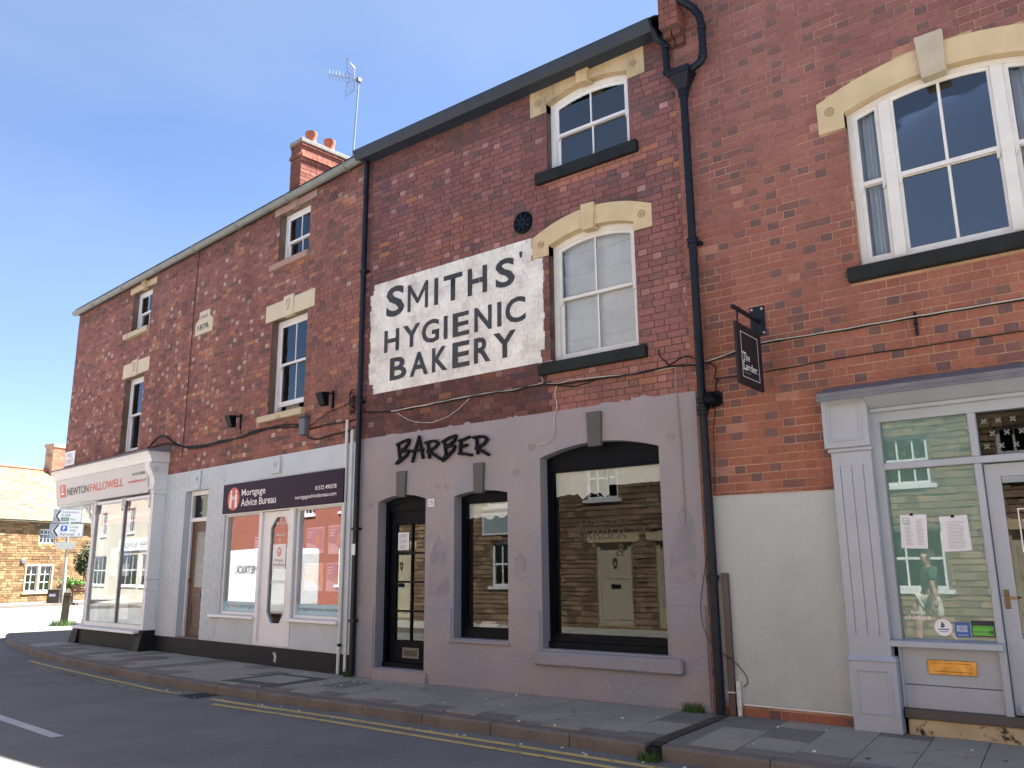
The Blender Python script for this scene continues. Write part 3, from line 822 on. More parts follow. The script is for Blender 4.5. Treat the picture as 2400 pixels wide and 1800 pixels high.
while xx < -4.3:
    L = r2.uniform(0.06, 0.3); h = r2.choice((0, 0, 0, 0.012, 0.03, 0.05)) * r2.uniform(0.5, 1.2)
    if h > 0.004:
        nst = max(3, int(L / 0.03)); tops = [3.352 + h * r2.uniform(0.35, 1.0) * math.sin(math.pi * min(1, max(0.08, (i + 0.3) / nst)) ) ** 0.5 for i in range(nst + 1)]
        lw.prism([(xx, 3.345), (xx + L, 3.345)] + [(xx + L * i / nst, tops[i]) for i in range(nst, -1, -1)], -0.0105, 0.0)
    xx += L + r2.uniform(0.0, 0.12)
rend = lw.build('rendered_front', RENDER, hb)
pl = MB()
pl.prism([(-9.40, -0.06), (-9.03, -0.06), (-9.03, 0.932), (-9.40, 0.932)], -0.031, -0.004)
pl.prism([(-8.03, -0.06), (-3.945, -0.06), (-3.945, 1.02), (-4.385, 1.02), (-4.385, 0.45), (-6.115, 0.45), (-6.115, 0.938), (-6.585, 0.938), (-6.585, 0.52), (-7.555, 0.52), (-7.555, 0.928), (-8.03, 0.928)], -0.031, -0.004)
pl.build('render_plinth', RENDER, hb, bevel=0.012)
bx('door_step', RENDER, hb, -9.0, -7.97, -0.075, 0.20, -0.07, 0.088, 0.012)
bx('window_ledge', RENDER, hb, -7.585, -6.575, -0.062, 0.18, 0.492, 0.536, 0.012)
bx('window_ledge', RENDER, hb, -6.178, -4.225, -0.105, 0.2, 0.300, 0.462, 0.022)
for (a, b, zt, zb, op) in ((-8.612, -8.418, 2.80, 2.43, DOORB), (-7.168, -6.985, 2.80, 2.40, MIDB), (-5.365, -5.155, 3.27, 2.85, BIGB)):
    MB().prism([(a + 0.012, zb), (b - 0.012, zb), (b, zt), (a, zt)], -0.052, 0.01).build('keystone', KEYGREY, hb, bevel=0.008)
for (rx, rz) in ((-9.16, 2.36), (-7.83, 2.55), (-7.66, 2.53), (-6.47, 2.63), (-6.22, 2.93), (-4.26, 2.86)): rosette(hb, rx, rz, -0.014, 0.048, RENDER)
mb = MB()
mb.tube([(-5.30, -0.030, 0.02), (-5.28, -0.031, 0.12), (-5.21, -0.031, 0.18), (-5.15, -0.031, 0.10), (-5.17, -0.031, 0.03)], 0.004, 5)
mb.tube([(-5.02, -0.031, 0.15), (-4.95, -0.031, 0.07), (-4.88, -0.031, 0.10), (-4.84, -0.031, 0.18), (-4.90, -0.031, 0.19)], 0.004, 5)
mb.build('scratch_mark', M('pale_scratch', (0.42, 0.40, 0.41), 0.8), hb)

for P in ([(-7.98, 1.08), (-7.60, 1.05), (-7.57, 1.45), (-7.62, 1.78), (-7.72, 1.74), (-7.80, 1.92), (-7.87, 1.80), (-7.95, 1.62)], [(-6.52, 1.30), (-6.34, 1.28), (-6.30, 1.5), (-6.40, 1.62), (-6.50, 1.55)], [(-4.36, 1.25), (-4.05, 1.22), (-4.02, 1.9), (-4.16, 2.1), (-4.33, 1.8)]):
    MB().prism(P, -0.0152, -0.0135).build('paint_patch', M('grey_touch_up_paint', (0.235, 0.225, 0.255), 0.7, 0.12, 4, 0.5, 30, 0.01, stain=(0.29, 0.262, 0.28), ss=4, s0=0.45, s1=0.6) if 'grey_touch_up_paint' not in bpy.data.materials else bpy.data.materials['grey_touch_up_paint'], hb)
# barber door
fo = inset(DOORB, 0.065, 0.045, 0.09)
dr = MB().ring(shape(DOORB), shape(fo), 0.15, 0.24).build('door', BLACK, hb)
lx0, lx1 = -8.915, -8.115; gx0, gx1 = -8.815, -8.165; gm = -8.50
rows = [0.455, 0.855, 1.255, 1.655, 2.06]
mb = MB()
mb.box(lx0, gx0, 0.19, 0.23, 0.15, 2.25); mb.box(gx1, lx1, 0.19, 0.23, 0.15, 2.25); mb.box(gx0, gx1, 0.19, 0.23, 0.15, rows[0]); mb.box(gx0, gx1, 0.19, 0.23, rows[4], 2.25)
mb.build('door_leaf', BLACK, dr, bevel=0.004)
MB().prism([(-8.935, 2.25), (-8.115, 2.25), (-8.115, arch(fo, -8.115) + 0.01), (-8.5, fo[4] + 0.015), (-8.935, arch(fo, -8.935) + 0.005)], 0.165, 0.20).build('door_head_panel', BLACK, dr)
for z in rows[1:4]: bx('glazing_bar', BLACK, dr, gx0, gx1, 0.188, 0.226, z - 0.014, z + 0.014)
bx('glazing_bar', BLACK, dr, gm - 0.014, gm + 0.014, 0.186, 0.224, rows[0], rows[4])
for z0, z1 in zip(rows[:-1], rows[1:]):
    for a, b in ((gx0, gm - 0.014), (gm + 0.014, gx1)): bx('pane', GLASS_S, dr, a, b, 0.205, 0.209, z0 + 0.01, z1 - 0.01)
lb = MB().ring(shape((-8.65, -8.33, 0.225, 0.365, 0.365)), shape((-8.62, -8.36, 0.255, 0.335, 0.335)), 0.178, 0.19).build('letter_plate', M('tarnished_letter_plate', (0.17, 0.175, 0.16), 0.4, 0.15, 9, metal=0.6), dr, bevel=0.003)
bx('letter_flap', M('dark_letter_flap', (0.07, 0.075, 0.07), 0.5, 0.1, 9, metal=0.5), lb, -8.62, -8.36, 0.183, 0.19, 0.255, 0.335)
bx('threshold', BLACK, dr, -8.98, -8.07, 0.11, 0.2, 0.098, 0.165, 0.006)
room(hb, -9.05, -7.9, 0.25, 2.4, 0.05, 2.6, ROOMK)
t = root('door_notice', 'white handwritten cash notice taped inside the barber door', 'notice')
bx('notice_sheet', PAPERW, t, -8.79, -8.57, 0.2000, 0.2015, 1.70, 1.95)
text('lettering', 'SORRY', -8.76, -8.61, 1.875, 1.925, 0.1985, INK, t); text('lettering', 'CASH', -8.755, -8.615, 1.80, 1.85, 0.1985, INK, t); text('lettering', 'ONLY', -8.75, -8.62, 1.72, 1.77, 0.1985, INK, t)
t = root('display_cabinet', 'pale teal cupboard with white post inside the barber doorway', 'cabinet')
bx('cabinet_body', M('pale_teal_cabinet', (0.36, 0.50, 0.49), 0.5), t, -8.75, -8.30, 0.9, 1.3, 0.62, 1.50, 0.01)
bx('cabinet_post', WHITE, t, -8.24, -8.13, 0.75, 0.86, 0.60, 1.62, 0.006)

# barber middle window
def shop_window(op, glz0, glz1, fw, yf=0.14):
    inn = (op[0] + fw, op[1] - fw, glz0, glz1, glz1)
    n = len(shape(op)); sh = shape(op)
    k = 14; I = [(inn[0], inn[2]), (inn[1], inn[2])] + [(inn[1] + (inn[0] - inn[1]) * i / k, glz1) for i in range(k + 1)]
    w = MB().ring(sh, I, yf, yf + 0.11).build('shop_window', BLACK, hb)
    MB().ring(shape((inn[0] - .002, inn[1] + .002, inn[2] - .002, inn[3] + .002, inn[4] + .002)), shape((inn[0] + 0.028, inn[1] - 0.028, inn[2] + 0.028, inn[3] - 0.028, inn[4] - 0.028)), yf + 0.02, yf + 0.075).build('inner_bead', BLACK, w)
    bx('pane', GLASS_S, w, inn[0] + 0.02, inn[1] - 0.02, yf + 0.045, yf + 0.050, inn[2] + 0.02, inn[3] - 0.02)
    return w
w = shop_window(MIDB, 0.655, 2.315, 0.05)
room(hb, -7.75, -6.3, 0.26, 2.2, 0.5, 2.6, ROOMK)
def wavy_strip(name, x0, x1, y, z0, z1, parent, seed, mat=PAPER, drop=0.03):
    r = random.Random(seed); mb = MB(); n = 12
    zb = [z0 + r.uniform(-drop, drop) for _ in range(n + 1)]; yy = [y + r.uniform(0, 0.012) for _ in range(n + 1)]
    for i in range(n):
        a, b = x0 + (x1 - x0) * i / n, x0 + (x1 - x0) * (i + 1) / n
        mb.face([(a, yy[i], zb[i]), (b, yy[i + 1], zb[i + 1]), (b, y, z1), (a, y, z1)])
    return mb.build(name, mat, parent, normals=False, smooth=True)
wavy_strip('paper_strip', -7.46, -6.66, 0.215, 2.10, 2.30, w, 3)
t = root('magazine_pile', 'pile of magazines on the sill inside the narrow barber window', 'magazines')
for i in range(4): bx('magazine', PAPERW, t, -7.36 + 0.02 * i, -7.03 - 0.03 * (i % 2), 0.30, 0.52, 0.662 + i * 0.022, 0.680 + i * 0.022)
bx('sill_board', BLACK, w, -7.5, -6.63, 0.25, 0.60, 0.63, 0.66)

# barber big window
w = shop_window(BIGB, 0.625, 2.625, 0.045)
room(hb, -6.25, -3.98, 0.26, 2.6, 0.5, 3.1, ROOMK)
bx('sill_board', BLACK, w, -6.06, -4.44, 0.25, 0.62, 0.60, 0.63)
bx('sill_moulding', BLACK, w, -6.086, -4.422, 0.10, 0.142, 0.487, 0.565, 0.008)
wavy_strip('paper_strip', -6.0, -5.235, 0.21, 2.29, 2.60, w, 5, drop=0.04)
wavy_strip('paper_strip', -5.225, -4.47, 0.208, 2.40, 2.60, w, 6, drop=0.006)
text('window_lettering', 'TRADITIONAL', -5.72, -4.97, 1.93, 1.99, 0.1835, GOLDTX, w); text('window_lettering', 'BARBER', -5.72, -4.99, 1.76, 1.88, 0.1835, GOLDTX, w)
text('window_lettering', '& Co', -5.15, -4.72, 1.55, 1.70, 0.1835, GOLDTX, w, shear=0.3)
t = root('barber_pole_lamp', 'black bulbous lamp silhouette hanging inside the large barber window', 'lamp')
MB().lathe([(0.02, 0.9), (0.05, 0.86), (0.12, 0.62), (0.16, 0.40), (0.14, 0.22), (0.07, 0.08), (0.03, 0.0)][::-1], -4.80, 0.55, 1.62, 16).build('lamp_body', BLACK, t, smooth=True)
MB().tube([(-4.80, 0.55, 2.5), (-4.80, 0.55, 3.05)], 0.012, 6).build('lamp_chain', BLACK, t)

# barber upper windows
sash_window(hb, OPM, 0.105, 4.84, 2, WHITE_OLD, GLASS, 0.075, bottom=0.10)
sash_window(hb, OPU, 0.105, 7.185, 2, WHITE, GLASS_T, 0.075, bottom=0.06)
mb = MB()
for i in range(6):
    z0 = 3.99 + i * 0.295; z1 = z0 + 0.295
    mb.face([(-5.80, 0.235, z0), (-4.66, 0.235, z0), (-4.66, 0.215, z1), (-5.80, 0.215, z1)]); mb.box(-5.80, -4.66, 0.208, 0.24, z0 - 0.008, z0 + 0.008)
mb.build('roman_blind', BLIND, hb, normals=False)
room(hb, -6.0, -4.5, 0.27, 1.6, 3.9, 5.85, ROOMD); room(hb, -6.0, -4.5, 0.27, 1.8, 6.55, 7.9, ROOMD)
for z0, z1 in ((3.835, 3.985), (6.475, 6.63)):
    MB().prism([(-6.062, z0), (-4.503, z0), (-4.503, z1), (-6.062, z1)], -0.075, 0.12).build('window_sill', DARKSILL, hb, bevel=0.008)
top_m = lambda x: 5.95 - 0.205 * (2 * (x + 5.26) / 1.79) ** 2
arch_lintel(hb, OPM, -6.153, -4.364, 5.449, top_m, -0.014, 0.10, STONE, [(-5.36, 6.0), (-5.157, 5.99), (-5.178, 5.635), (-5.352, 5.64)], STONE, [(-6.01, 5.62), (-4.50, 5.64)])
arch_lintel(hb, OPU, -6.156, -4.368, 7.527, lambda x: 7.93, -0.014, 0.10, STONE_S, [(-5.36, 7.928), (-5.165, 7.928), (-5.183, 7.715), (-5.361, 7.73)], STONE_S, [(-6.02, 7.70), (-4.52, 7.71)], keyproud=0.06)
t = root('iron_tie_plate', 'round black iron tie plate with spokes high on the brick wall', 'tie plate')
MB().lathe([(0.155, 0.0), (0.155, 0.02), (0.13, 0.032), (0.125, 0.02)], -6.306, 0.0, 6.016, 24, 'y').build('plate_disc', BLACK, t, smooth=True)
mb = MB()
for i in range(8):
    a = i * math.pi / 4 + 0.2
    mb.ribbon([(-6.306 + 0.02 * math.cos(a), 6.016 + 0.02 * math.sin(a)), (-6.306 + 0.115 * math.cos(a), 6.016 + 0.115 * math.sin(a))], 0.026, -0.034, -0.018)
mb.build('plate_spokes', NAVY, t)

# eaves and roof of the barber house
ev = MB(); ev.box(-9.46, -4.12, -0.23, 0.0, 7.893, 7.965)
ev.build('soffit', GUTTER_B, hb)
mb = MB()
pr = [(-0.23, 7.965), (-0.23, 7.872), (-0.255, 7.862), (-0.30, 7.91), (-0.325, 7.965), (-0.335, 8.005), (-0.315, 8.01), (-0.24, 8.0)]
n = len(pr)
for xx in (-9.46, -4.12): mb.v += [(xx, a, b) for a, b in pr]
for j in range(n):
    q = (j + 1) % n; mb.f.append((j, q, n + q, n + j)); mb.c.append(None)
mb.f += [tuple(range(n)), tuple(range(2 * n - 1, n - 1, -1))]; mb.c += [None, None]
mb.build('gutter', GUTTER_B, hb)
rf = MB(); rf.face([(-9.5, -0.29, 8.015), (-4.0, -0.29, 8.015), (-4.0, 4.2, 10.75), (-9.5, 4.2, 10.75)]); rf.face([(-9.5, 4.2, 10.75), (-4.0, 4.2, 10.75), (-4.0, 8.4, 8.0), (-9.5, 8.4, 8.0)])
roofb = rf.build('roof', SLATE, hb, normals=False)
r3 = random.Random(5); xx = -9.48
while xx < -4.15:
    for row in range(2):
        y0 = -0.30 + row * 0.2; z0 = 8.018 + row * 0.122 + r3.uniform(0, 0.006)
        MB().hexa([(xx, y0, z0), (xx + 0.24, y0, z0 + r3.uniform(-.002, .004)), (xx + 0.24, y0 + 0.35, z0 + 0.214), (xx, y0 + 0.35, z0 + 0.214), (xx, y0, z0 + 0.009), (xx + 0.24, y0, z0 + 0.009), (xx + 0.24, y0 + 0.35, z0 + 0.223), (xx, y0 + 0.35, z0 + 0.223)]).build('slate', SLATE, roofb)
    xx += 0.247
MB().box(-7.0, -6.35, 0.6, 1.1, 8.4, 8.72).build('roof_vent', SLATE, roofb)
bk = MB(); bk.face([(-9.5, 8.4, -0.1), (-4.0, 8.4, -0.1), (-4.0, 8.4, 8.0), (-9.5, 8.4, 8.0)]); bk.face([(-9.5, 0.3, 7.5), (-9.5, 8.4, 7.5), (-9.5, 8.4, 8.0), (-9.5, 4.2, 10.75), (-9.5, 0.0, 8.0)])
bk.build('rear_wall', REDBRICKM, hb, normals=False)

# ------------------------------------------------------------------ painted wall sign
sg = root('painted_wall_sign', "whitewashed wall panel lettered SMITHS' HYGIENIC BAKERY in black", 'sign')
def sign_span(z):
    if not 4.0 < z < 5.735: return None
    l = -9.285; r = -5.985
    if z > 5.62: l = -9.17 - 0.05 * random.Random(int(z * 99)).random()
    if z < 4.14: l = -9.18
    if z > 5.45: r = -6.158
    if z < 4.2: r = -6.04
    g = random.Random(int(z * 1000)); return l + g.uniform(-.012, .02), r + g.uniform(-0.02, .008)
mb = MB()
for b in brb:
    s = sign_span((b[2] + b[3]) / 2)
    if not s: continue
    a, c = max(b[0], s[0]), min(b[1], s[1])
    if c - a > 0.015: mb.box(a - 0.001, c + 0.001, -b[4] - 0.0012, 0.0, b[2] - 0.001, b[3] + 0.001)
mb.box(-9.175, -6.06, -0.0018, 0.0, 4.02, 5.72); mb.box(-9.275, -9.175, -0.0018, 0.0, 4.15, 5.62); mb.box(-6.06, -5.99, -0.0018, 0.0, 4.25, 5.44); mb.box(-6.16, -6.06, -0.0021, 0.0, 5.0, 5.44)
mb.build('paint_ground', WHITEWASH, sg, normals=False)
def painted(rows):
    for (ch, a, b, z0, z1) in rows:
        if ch == 'M':
            w = 0.062; MB().ribbon([(a + w / 2, z0 + w / 2), (a + w / 2, z1 - w / 2), ((a + b) / 2, z0 + 0.14), (b - w / 2, z1 - w / 2), (b - w / 2, z0 + w / 2)], w, -0.0112, -0.008).build('letter', LETTER, sg)
        else: text('letter', ch, a, b, z0, z1, -0.0115, LETTER, sg, bold=0.024)
painted([('S', -8.935, -8.548, 5.166, 5.651), ('M', -8.479, -8.061, 5.17, 5.60), ('I', -7.936, -7.859, 5.172, 5.585), ('T', -7.752, -7.395, 5.174, 5.575), ('H', -7.295, -6.94, 5.17, 5.572), ('S', -6.791, -6.454, 5.165, 5.58), ("'", -6.375, -6.325, 5.525, 5.61)])
painted([('H', -8.96, -8.642, 4.625, 4.97), ('Y', -8.564, -8.206, 4.626, 4.97), ('G', -8.177, -7.833, 4.622, 4.975), ('I', -7.744, -7.672, 4.625, 4.97), ('E', -7.574, -7.268, 4.622, 4.97), ('N', -7.172, -6.861, 4.626, 4.975), ('I', -6.764, -6.691, 4.627, 4.977), ('C', -6.626, -6.282, 4.628, 4.988)])
painted([('B', -8.826, -8.476, 4.175, 4.52), ('A', -8.41, -8.04, 4.17, 4.527), ('K', -7.967, -7.666, 4.172, 4.53), ('E', -7.576, -7.26, 4.17, 4.54), ('R', -7.179, -6.883, 4.175, 4.535), ('Y', -6.833, -6.446, 4.177, 4.54)])

bs = root('barber_lettering', 'black brush-script BARBER letters standing off the mauve render', 'sign')
BL = [
 [[(-8.625, 3.205), (-8.60, 3.06), (-8.58, 2.985), (-8.652, 2.927)], [(-8.645, 3.20), (-8.52, 3.235), (-8.405, 3.25), (-8.425, 3.185), (-8.50, 3.13), (-8.592, 3.09)], [(-8.592, 3.09), (-8.48, 3.095), (-8.41, 3.09), (-8.44, 3.04), (-8.54, 2.975), (-8.65, 2.925)]],
 [[(-8.33, 2.93), (-8.29, 3.06), (-8.207, 3.275), (-8.165, 3.10), (-8.13, 2.965)], [(-8.345, 3.075), (-8.13, 3.08)]],
 [[(-8.038, 3.175), (-8.02, 3.06), (-8.003, 2.957)], [(-8.075, 3.172), (-7.96, 3.182), (-7.875, 3.175), (-7.835, 3.14), (-7.90, 3.09), (-8.035, 3.04)], [(-8.015, 3.045), (-7.90, 2.985), (-7.80, 2.922)]],
 [[(-7.725, 3.165), (-7.70, 3.03), (-7.69, 2.985), (-7.745, 2.89)], [(-7.752, 3.155), (-7.62, 3.20), (-7.51, 3.215), (-7.535, 3.15), (-7.61, 3.11), (-7.705, 3.068)], [(-7.705, 3.068), (-7.60, 3.08), (-7.53, 3.075), (-7.55, 3.02), (-7.65, 2.95), (-7.745, 2.892)]],
 [[(-7.448, 3.135), (-7.36, 3.15), (-7.265, 3.172)], [(-7.412, 3.135), (-7.43, 3.04), (-7.428, 2.965)], [(-7.425, 3.048), (-7.31, 3.066)], [(-7.445, 2.962), (-7.33, 2.945), (-7.228, 2.922)]],
 [[(-7.138, 3.142), (-7.13, 3.03), (-7.118, 2.937)], [(-7.19, 3.155), (-7.08, 3.16), (-6.995, 3.145), (-6.952, 3.108), (-7.015, 3.048), (-7.15, 3.005)], [(-7.14, 3.012), (-7.03, 2.955), (-6.932, 2.902)]]]
for L in BL:
    mb = MB()
    for i, s in enumerate(L): mb.ribbon([(x * 0.9945, 1.425 + (z - 1.425) * 0.9945) for x, z in s], 0.038, -0.062 - 0.002 * i, -0.034)
    mb.build('letter', BLACK, bs)
t = root('house_number_plate', 'small white plate reading 2B on the pier beside the barber door', 'sign')
bx('plate', SIGNW, t, -8.003, -7.885, -0.026, -0.013, 2.268, 2.378, 0.004); text('lettering', '2 B', -7.985, -7.903, 2.29, 2.358, -0.0275, INKD, t)

# ------------------------------------------------------------------ red brick house with the grey shopfront
hc = root('terraced_delicatessen_house', 'orange red brick house with wide arched window above the grey painted shopfront', 'building')
OPC = (-2.06, -0.28, 4.40, 6.11, 6.268)
wc = wall_mesh(MB(), -3.97, 2.2, -0.07, 8.75, [OPC, (-2.30, 0.16, -0.06, 2.98, 2.98)], 0.0, 0.24)
wallc = wc.build('wall', MORT_C, hc)
topc = lambda x: 6.535 - 0.24 * ((x + 1.17) / 1.155) ** 2
exc = [(-2.06, -0.28, 4.40, 6.14), (-2.17, -0.17, 4.225, 4.40), (-2.50, 0.36, -0.1, 3.14), (-3.80, -2.5, 0.07, 2.155)]
zz = 5.94
while zz < 6.53:
    hw = 1.15 * math.sqrt(max(0, (6.535 - (zz + 0.03)) / 0.24)); hw = min(hw, 1.155)
    if hw > 0.05: exc.append((-1.17 - hw, -1.17 + hw, zz, zz + 0.03))
    zz += 0.03
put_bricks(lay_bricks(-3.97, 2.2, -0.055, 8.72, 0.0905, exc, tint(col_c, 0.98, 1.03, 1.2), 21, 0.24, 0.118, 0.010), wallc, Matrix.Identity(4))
MB().prism([(-3.795, 0.072), (-2.49, 0.068), (-2.49, 2.150), (-3.795, 2.16)], -0.022, 0.004).build('roughcast_panel', PANEL, hc, bevel=0.004)
MB().prism([(-3.797, 2.1601), (-2.49, 2.1501), (-2.49, 2.158), (-3.797, 2.168)], -0.026, 0.004).build('panel_trim', M('pale_trim', (0.55, 0.5, 0.44), 0.7), hc)
MB().prism([(-3.6, 0.055), (-2.49, 0.052), (-2.49, 0.066), (-3.6, 0.070)], -0.026, 0.004).build('panel_trim', WHITE, hc)
arch_lintel(hc, OPC, -2.33, -0.01, 5.938, topc, -0.013, 0.08, STONE, [(-1.308, 6.645), (-1.045, 6.645), (-1.06, 6.19), (-1.282, 6.175)], M('pale_keystone', (0.50, 0.43, 0.32), 0.85, 0.12, 4, 0.25, 60), [(-2.2, 6.164), (-0.14, 6.164)], 0.05)
MB().prism([(-2.172, 4.222), (-0.168, 4.222), (-0.168, 4.372), (-2.172, 4.372)], -0.08, 0.12).build('window_sill', DARKSILL, hc, bevel=0.008)
# three-light arched window
inn = inset(OPC, 0.055, 0.045, 0.055)
wn = MB().ring(shape(OPC), shape(inn), 0.10, 0.2).build('window', WHITE_OLD, hc)
for a, b in ((-1.745, -1.63), (-0.712, -0.60)):
    MB().prism([(a, 4.44), (b, 4.44), (b, arch(inn, b) + 0.004), (a, arch(inn, a) + 0.004)], 0.092, 0.19).build('mullion', WHITE_OLD, wn, bevel=0.006)
for (a, b, cols, gl) in ((-2.006, -1.745, 1, GLASS), (-1.63, -0.712, 2, GLASS_T), (-0.60, -0.334, 1, GLASS)):
    meet = 5.29; sw = 0.042 if cols == 1 else 0.03
    for k in (0, 1):
        y = 0.118 if k == 0 else 0.15
        if k == 0: z0, top = meet - 0.005, (lambda x: arch(inn, x))
        else: z0, top = 4.445, (lambda x: meet + 0.028)
        bt = 0.045 if k == 0 else 0.07
        n = 8
        O = [(a, z0), (b, z0)] + [(b + (a - b) * i / n, top(b + (a - b) * i / n)) for i in range(n + 1)]
        ia, ib = a + sw, b - sw
        I = [(ia, z0 + bt), (ib, z0 + bt)] + [(ib + (ia - ib) * i / n, top(ib + (ia - ib) * i / n) - 0.04) for i in range(n + 1)]
        MB().ring(O, I, y, y + 0.03).build('upper_sash' if k == 0 else 'lower_sash', WHITE_OLD, wn)
        xs = [ia + (ib - ia) * i / cols for i in range(cols + 1)]
        for i in range(cols):
            p, q = xs[i], xs[i + 1]
            MB().prism([(p, z0 + bt), (q, z0 + bt)] + [(q + (p - q) * j / 4, top(q + (p - q) * j / 4) - 0.04) for j in range(5)], y + 0.012, y + 0.016).build('pane', gl, wn)
            if i: MB().prism([(p - 0.014, z0 + bt), (p + 0.014, z0 + bt), (p + 0.014, top(p) - 0.04), (p - 0.014, top(p) - 0.04)], y + 0.002, y + 0.028).build('glazing_bar', WHITE_OLD, wn)
    for xx in (a + 0.002, b - 0.04): MB().prism([(xx, meet - 0.085), (xx + 0.025, meet - 0.07), (xx + 0.038, meet - 0.006), (xx, meet - 0.006)], 0.119, 0.147).build('sash_horn', WHITE_OLD, wn)
curtain(hc, -2.0, -1.74, 0.25, 4.45, 6.12, NET, 3, 0.025); curtain(hc, -0.62, -0.33, 0.25, 4.45, 6.12, NET, 3, 0.025)
room(hc, -2.2, -0.15, 0.30, 2.4, 4.3, 6.6, ROOMD)
# shopfront
def pilaster(x):
    h = bx('pilaster', PAINT_L, hc, x - 2.481, x - 2.112, -0.112, 0.0, 0.60, 2.53)
    mb = MB(); xs = [-2.481, -2.404, -2.299, -2.193, -2.112]
    for a, b in zip(xs[:-1], xs[1:]): mb.box(x + a + (0.005 if a != xs[0] else 0), x + b - (0.005 if b != xs[-1] else 0), -0.122, -0.11, 0.79, 2.37)
    mb.box(x - 2.481, x - 2.112, -0.122, -0.11, 0.60, 0.7899); mb.box(x - 2.481, x - 2.112, -0.122, -0.11, 2.3701, 2.50)
    mb.build('fluted_face', PAINT_L, h)
    bx('pilaster_head', PAINT_L, h, x - 2.528, x - 2.100, -0.165, 0.0, 2.545, 3.03, 0.006)
    bx('neck_moulding', PAINT_L, h, x - 2.508, x - 2.092, -0.148, -0.02, 2.503, 2.5445, 0.010)
    MB().ring(shape((x - 2.47, x - 2.157, 2.605, 2.97, 2.97)), shape((x - 2.448, x - 2.179, 2.627, 2.948, 2.948)), -0.176, -0.16).build('panel_moulding', PAINT_L, h, bevel=0.004)
    bx('pilaster_base', PAINT_L, h, x - 2.495, x - 2.078, -0.142, 0.0, -0.052, 0.566, 0.004)
    MB().hexa([(x - 2.505, -0.155, 0.5665), (x - 2.068, -0.155, 0.5665), (x - 2.068, 0, 0.5665), (x - 2.505, 0, 0.5665), (x - 2.485, -0.125, 0.61), (x - 2.09, -0.125, 0.61), (x - 2.09, 0, 0.61), (x - 2.485, 0, 0.61)]).build('base_cap', PAINT_L, h)
    MB().ring(shape((x - 2.44, x - 2.133, 0.10, 0.495, 0.495)), shape((x - 2.418, x - 2.155, 0.122, 0.473, 0.473)), -0.154, -0.138).build('panel_moulding', PAINT_L, h, bevel=0.004)
    return h
pilaster(0.0); pilaster(2.46)
cn_ = MB().hexa([(-2.52, -0.30, 3.012), (0.50, -0.30, 3.012), (0.50, 0.0, 3.06), (-2.52, 0.0, 3.06), (-2.52, -0.30, 3.075), (0.50, -0.30, 3.075), (0.50, 0.0, 3.18), (-2.52, 0.0, 3.18)]).build('cornice', LEAD, hc)
bx('lead_lip', LEAD, cn_, -2.525, 0.505, -0.312, -0.296, 2.994, 3.03, 0.004)
MB().hexa([(-2.098, -0.062, 2.905), (0.0, -0.062, 2.905), (0.0, 0.0, 2.905), (-2.098, 0.0, 2.905), (-2.098, -0.275, 3.010), (0.0, -0.275, 3.010), (0.0, 0.0, 3.045), (-2.098, 0.0, 3.045)]).build('fascia', PAINT_L, hc)
bx('frieze_rail', PAINT_L, hc, -2.097, 0.0, -0.085, -0.01, 2.868, 2.9045, 0.005)
sf = bx('shop_window', PAINT_L, hc, -2.11, -2.03, -0.03, 0.07, 0.70, 2.87)
bx('head_rail', PAINT_L, sf, -2.03, 0.0, -0.022, 0.07, 2.775, 2.868)
bx('transom', PAINT_L, sf, -2.03, 0.0, -0.042, 0.06, 2.310, 2.374, 0.006)
bx('mullion', PAINT_L, sf, -1.272, -1.207, -0.040, 0.062, 2.3742, 2.775, 0.006); bx('mullion', PAINT_L, sf, -1.265, -1.206, -0.040, 0.062, 0.10, 2.3098, 0.006)
MB().hexa([(-2.112, -0.125, 0.70), (-1.212, -0.125, 0.70), (-1.212, 0.03, 0.70), (-2.112, 0.03, 0.70), (-2.112, -0.120, 0.752), (-1.212, -0.120, 0.752), (-1.212, 0.03, 0.772), (-2.112, 0.03, 0.772)]).build('window_sill', PAINT_L, sf, bevel=0.004)
for k, (z0, z1) in enumerate(((2.374, 2.775), (0.765, 2.310))):
    g = bx('pane', GLASS_L, sf, -2.03, -1.268, 0.030, 0.034, z0, z1); bx('frosted_film', FILM, sf, -2.03, -1.268, 0.0355, 0.040, z0 + 0.001, z1 - 0.001)
def star(mb, x, z, s, y):
    for a in range(4):
        t = a * math.pi / 2 + math.pi / 4; c, d = math.cos(t), math.sin(t)
        mb.ribbon([(x + c * s * 0.15, z + d * s * 0.15), (x + c * s, z + d * s)], s * 0.26, y, y + 0.0006)
        mb.ribbon([(x + c * s * 0.72 - d * s * 0.3, z + d * s * 0.72 + c * s * 0.3), (x + c * s * 0.72 + d * s * 0.3, z + d * s * 0.72 - c * s * 0.3)], s * 0.16, y, y + 0.0006)
for i in range(7):
    for j in range(3): mb = MB(); star(mb, -1.97 + i * 0.115 + (0.055 if j % 2 else 0), 2.46 + j * 0.115, 0.026, 0.0285); mb.build('star_etching', ETCH_F, sf)
bx('pane', GLASS_S, sf, -1.206, 0.0, 0.030, 0.034, 2.374, 2.775)
for i in range(10):
    for j in range(3): mb = MB(); star(mb, -1.15 + i * 0.115 + (0.055 if j % 2 else 0), 2.46 + j * 0.115, 0.026, 0.0285); mb.build('star_etching', ETCH, sf)
st_ = bx('stall_riser', PAINT_L, hc, -2.06, -1.265, 0.0, 0.03, 0.37, 0.70, 0.003)
bx('board', PAINT_L, st_, -2.06, -1.265, 0.001, 0.03, 0.166, 0.364, 0.003); bx('edge_bead', PAINT_L, st_, -2.076, -2.05, -0.03, 0.02, 0.17, 0.699, 0.006)
lp = MB().ring(shape((-1.842, -1.449, 0.468, 0.592, 0.592)), shape((-1.795, -1.492, 0.498, 0.565, 0.565)), -0.016, 0.0).build('letter_plate', BRASS, st_, bevel=0.004)
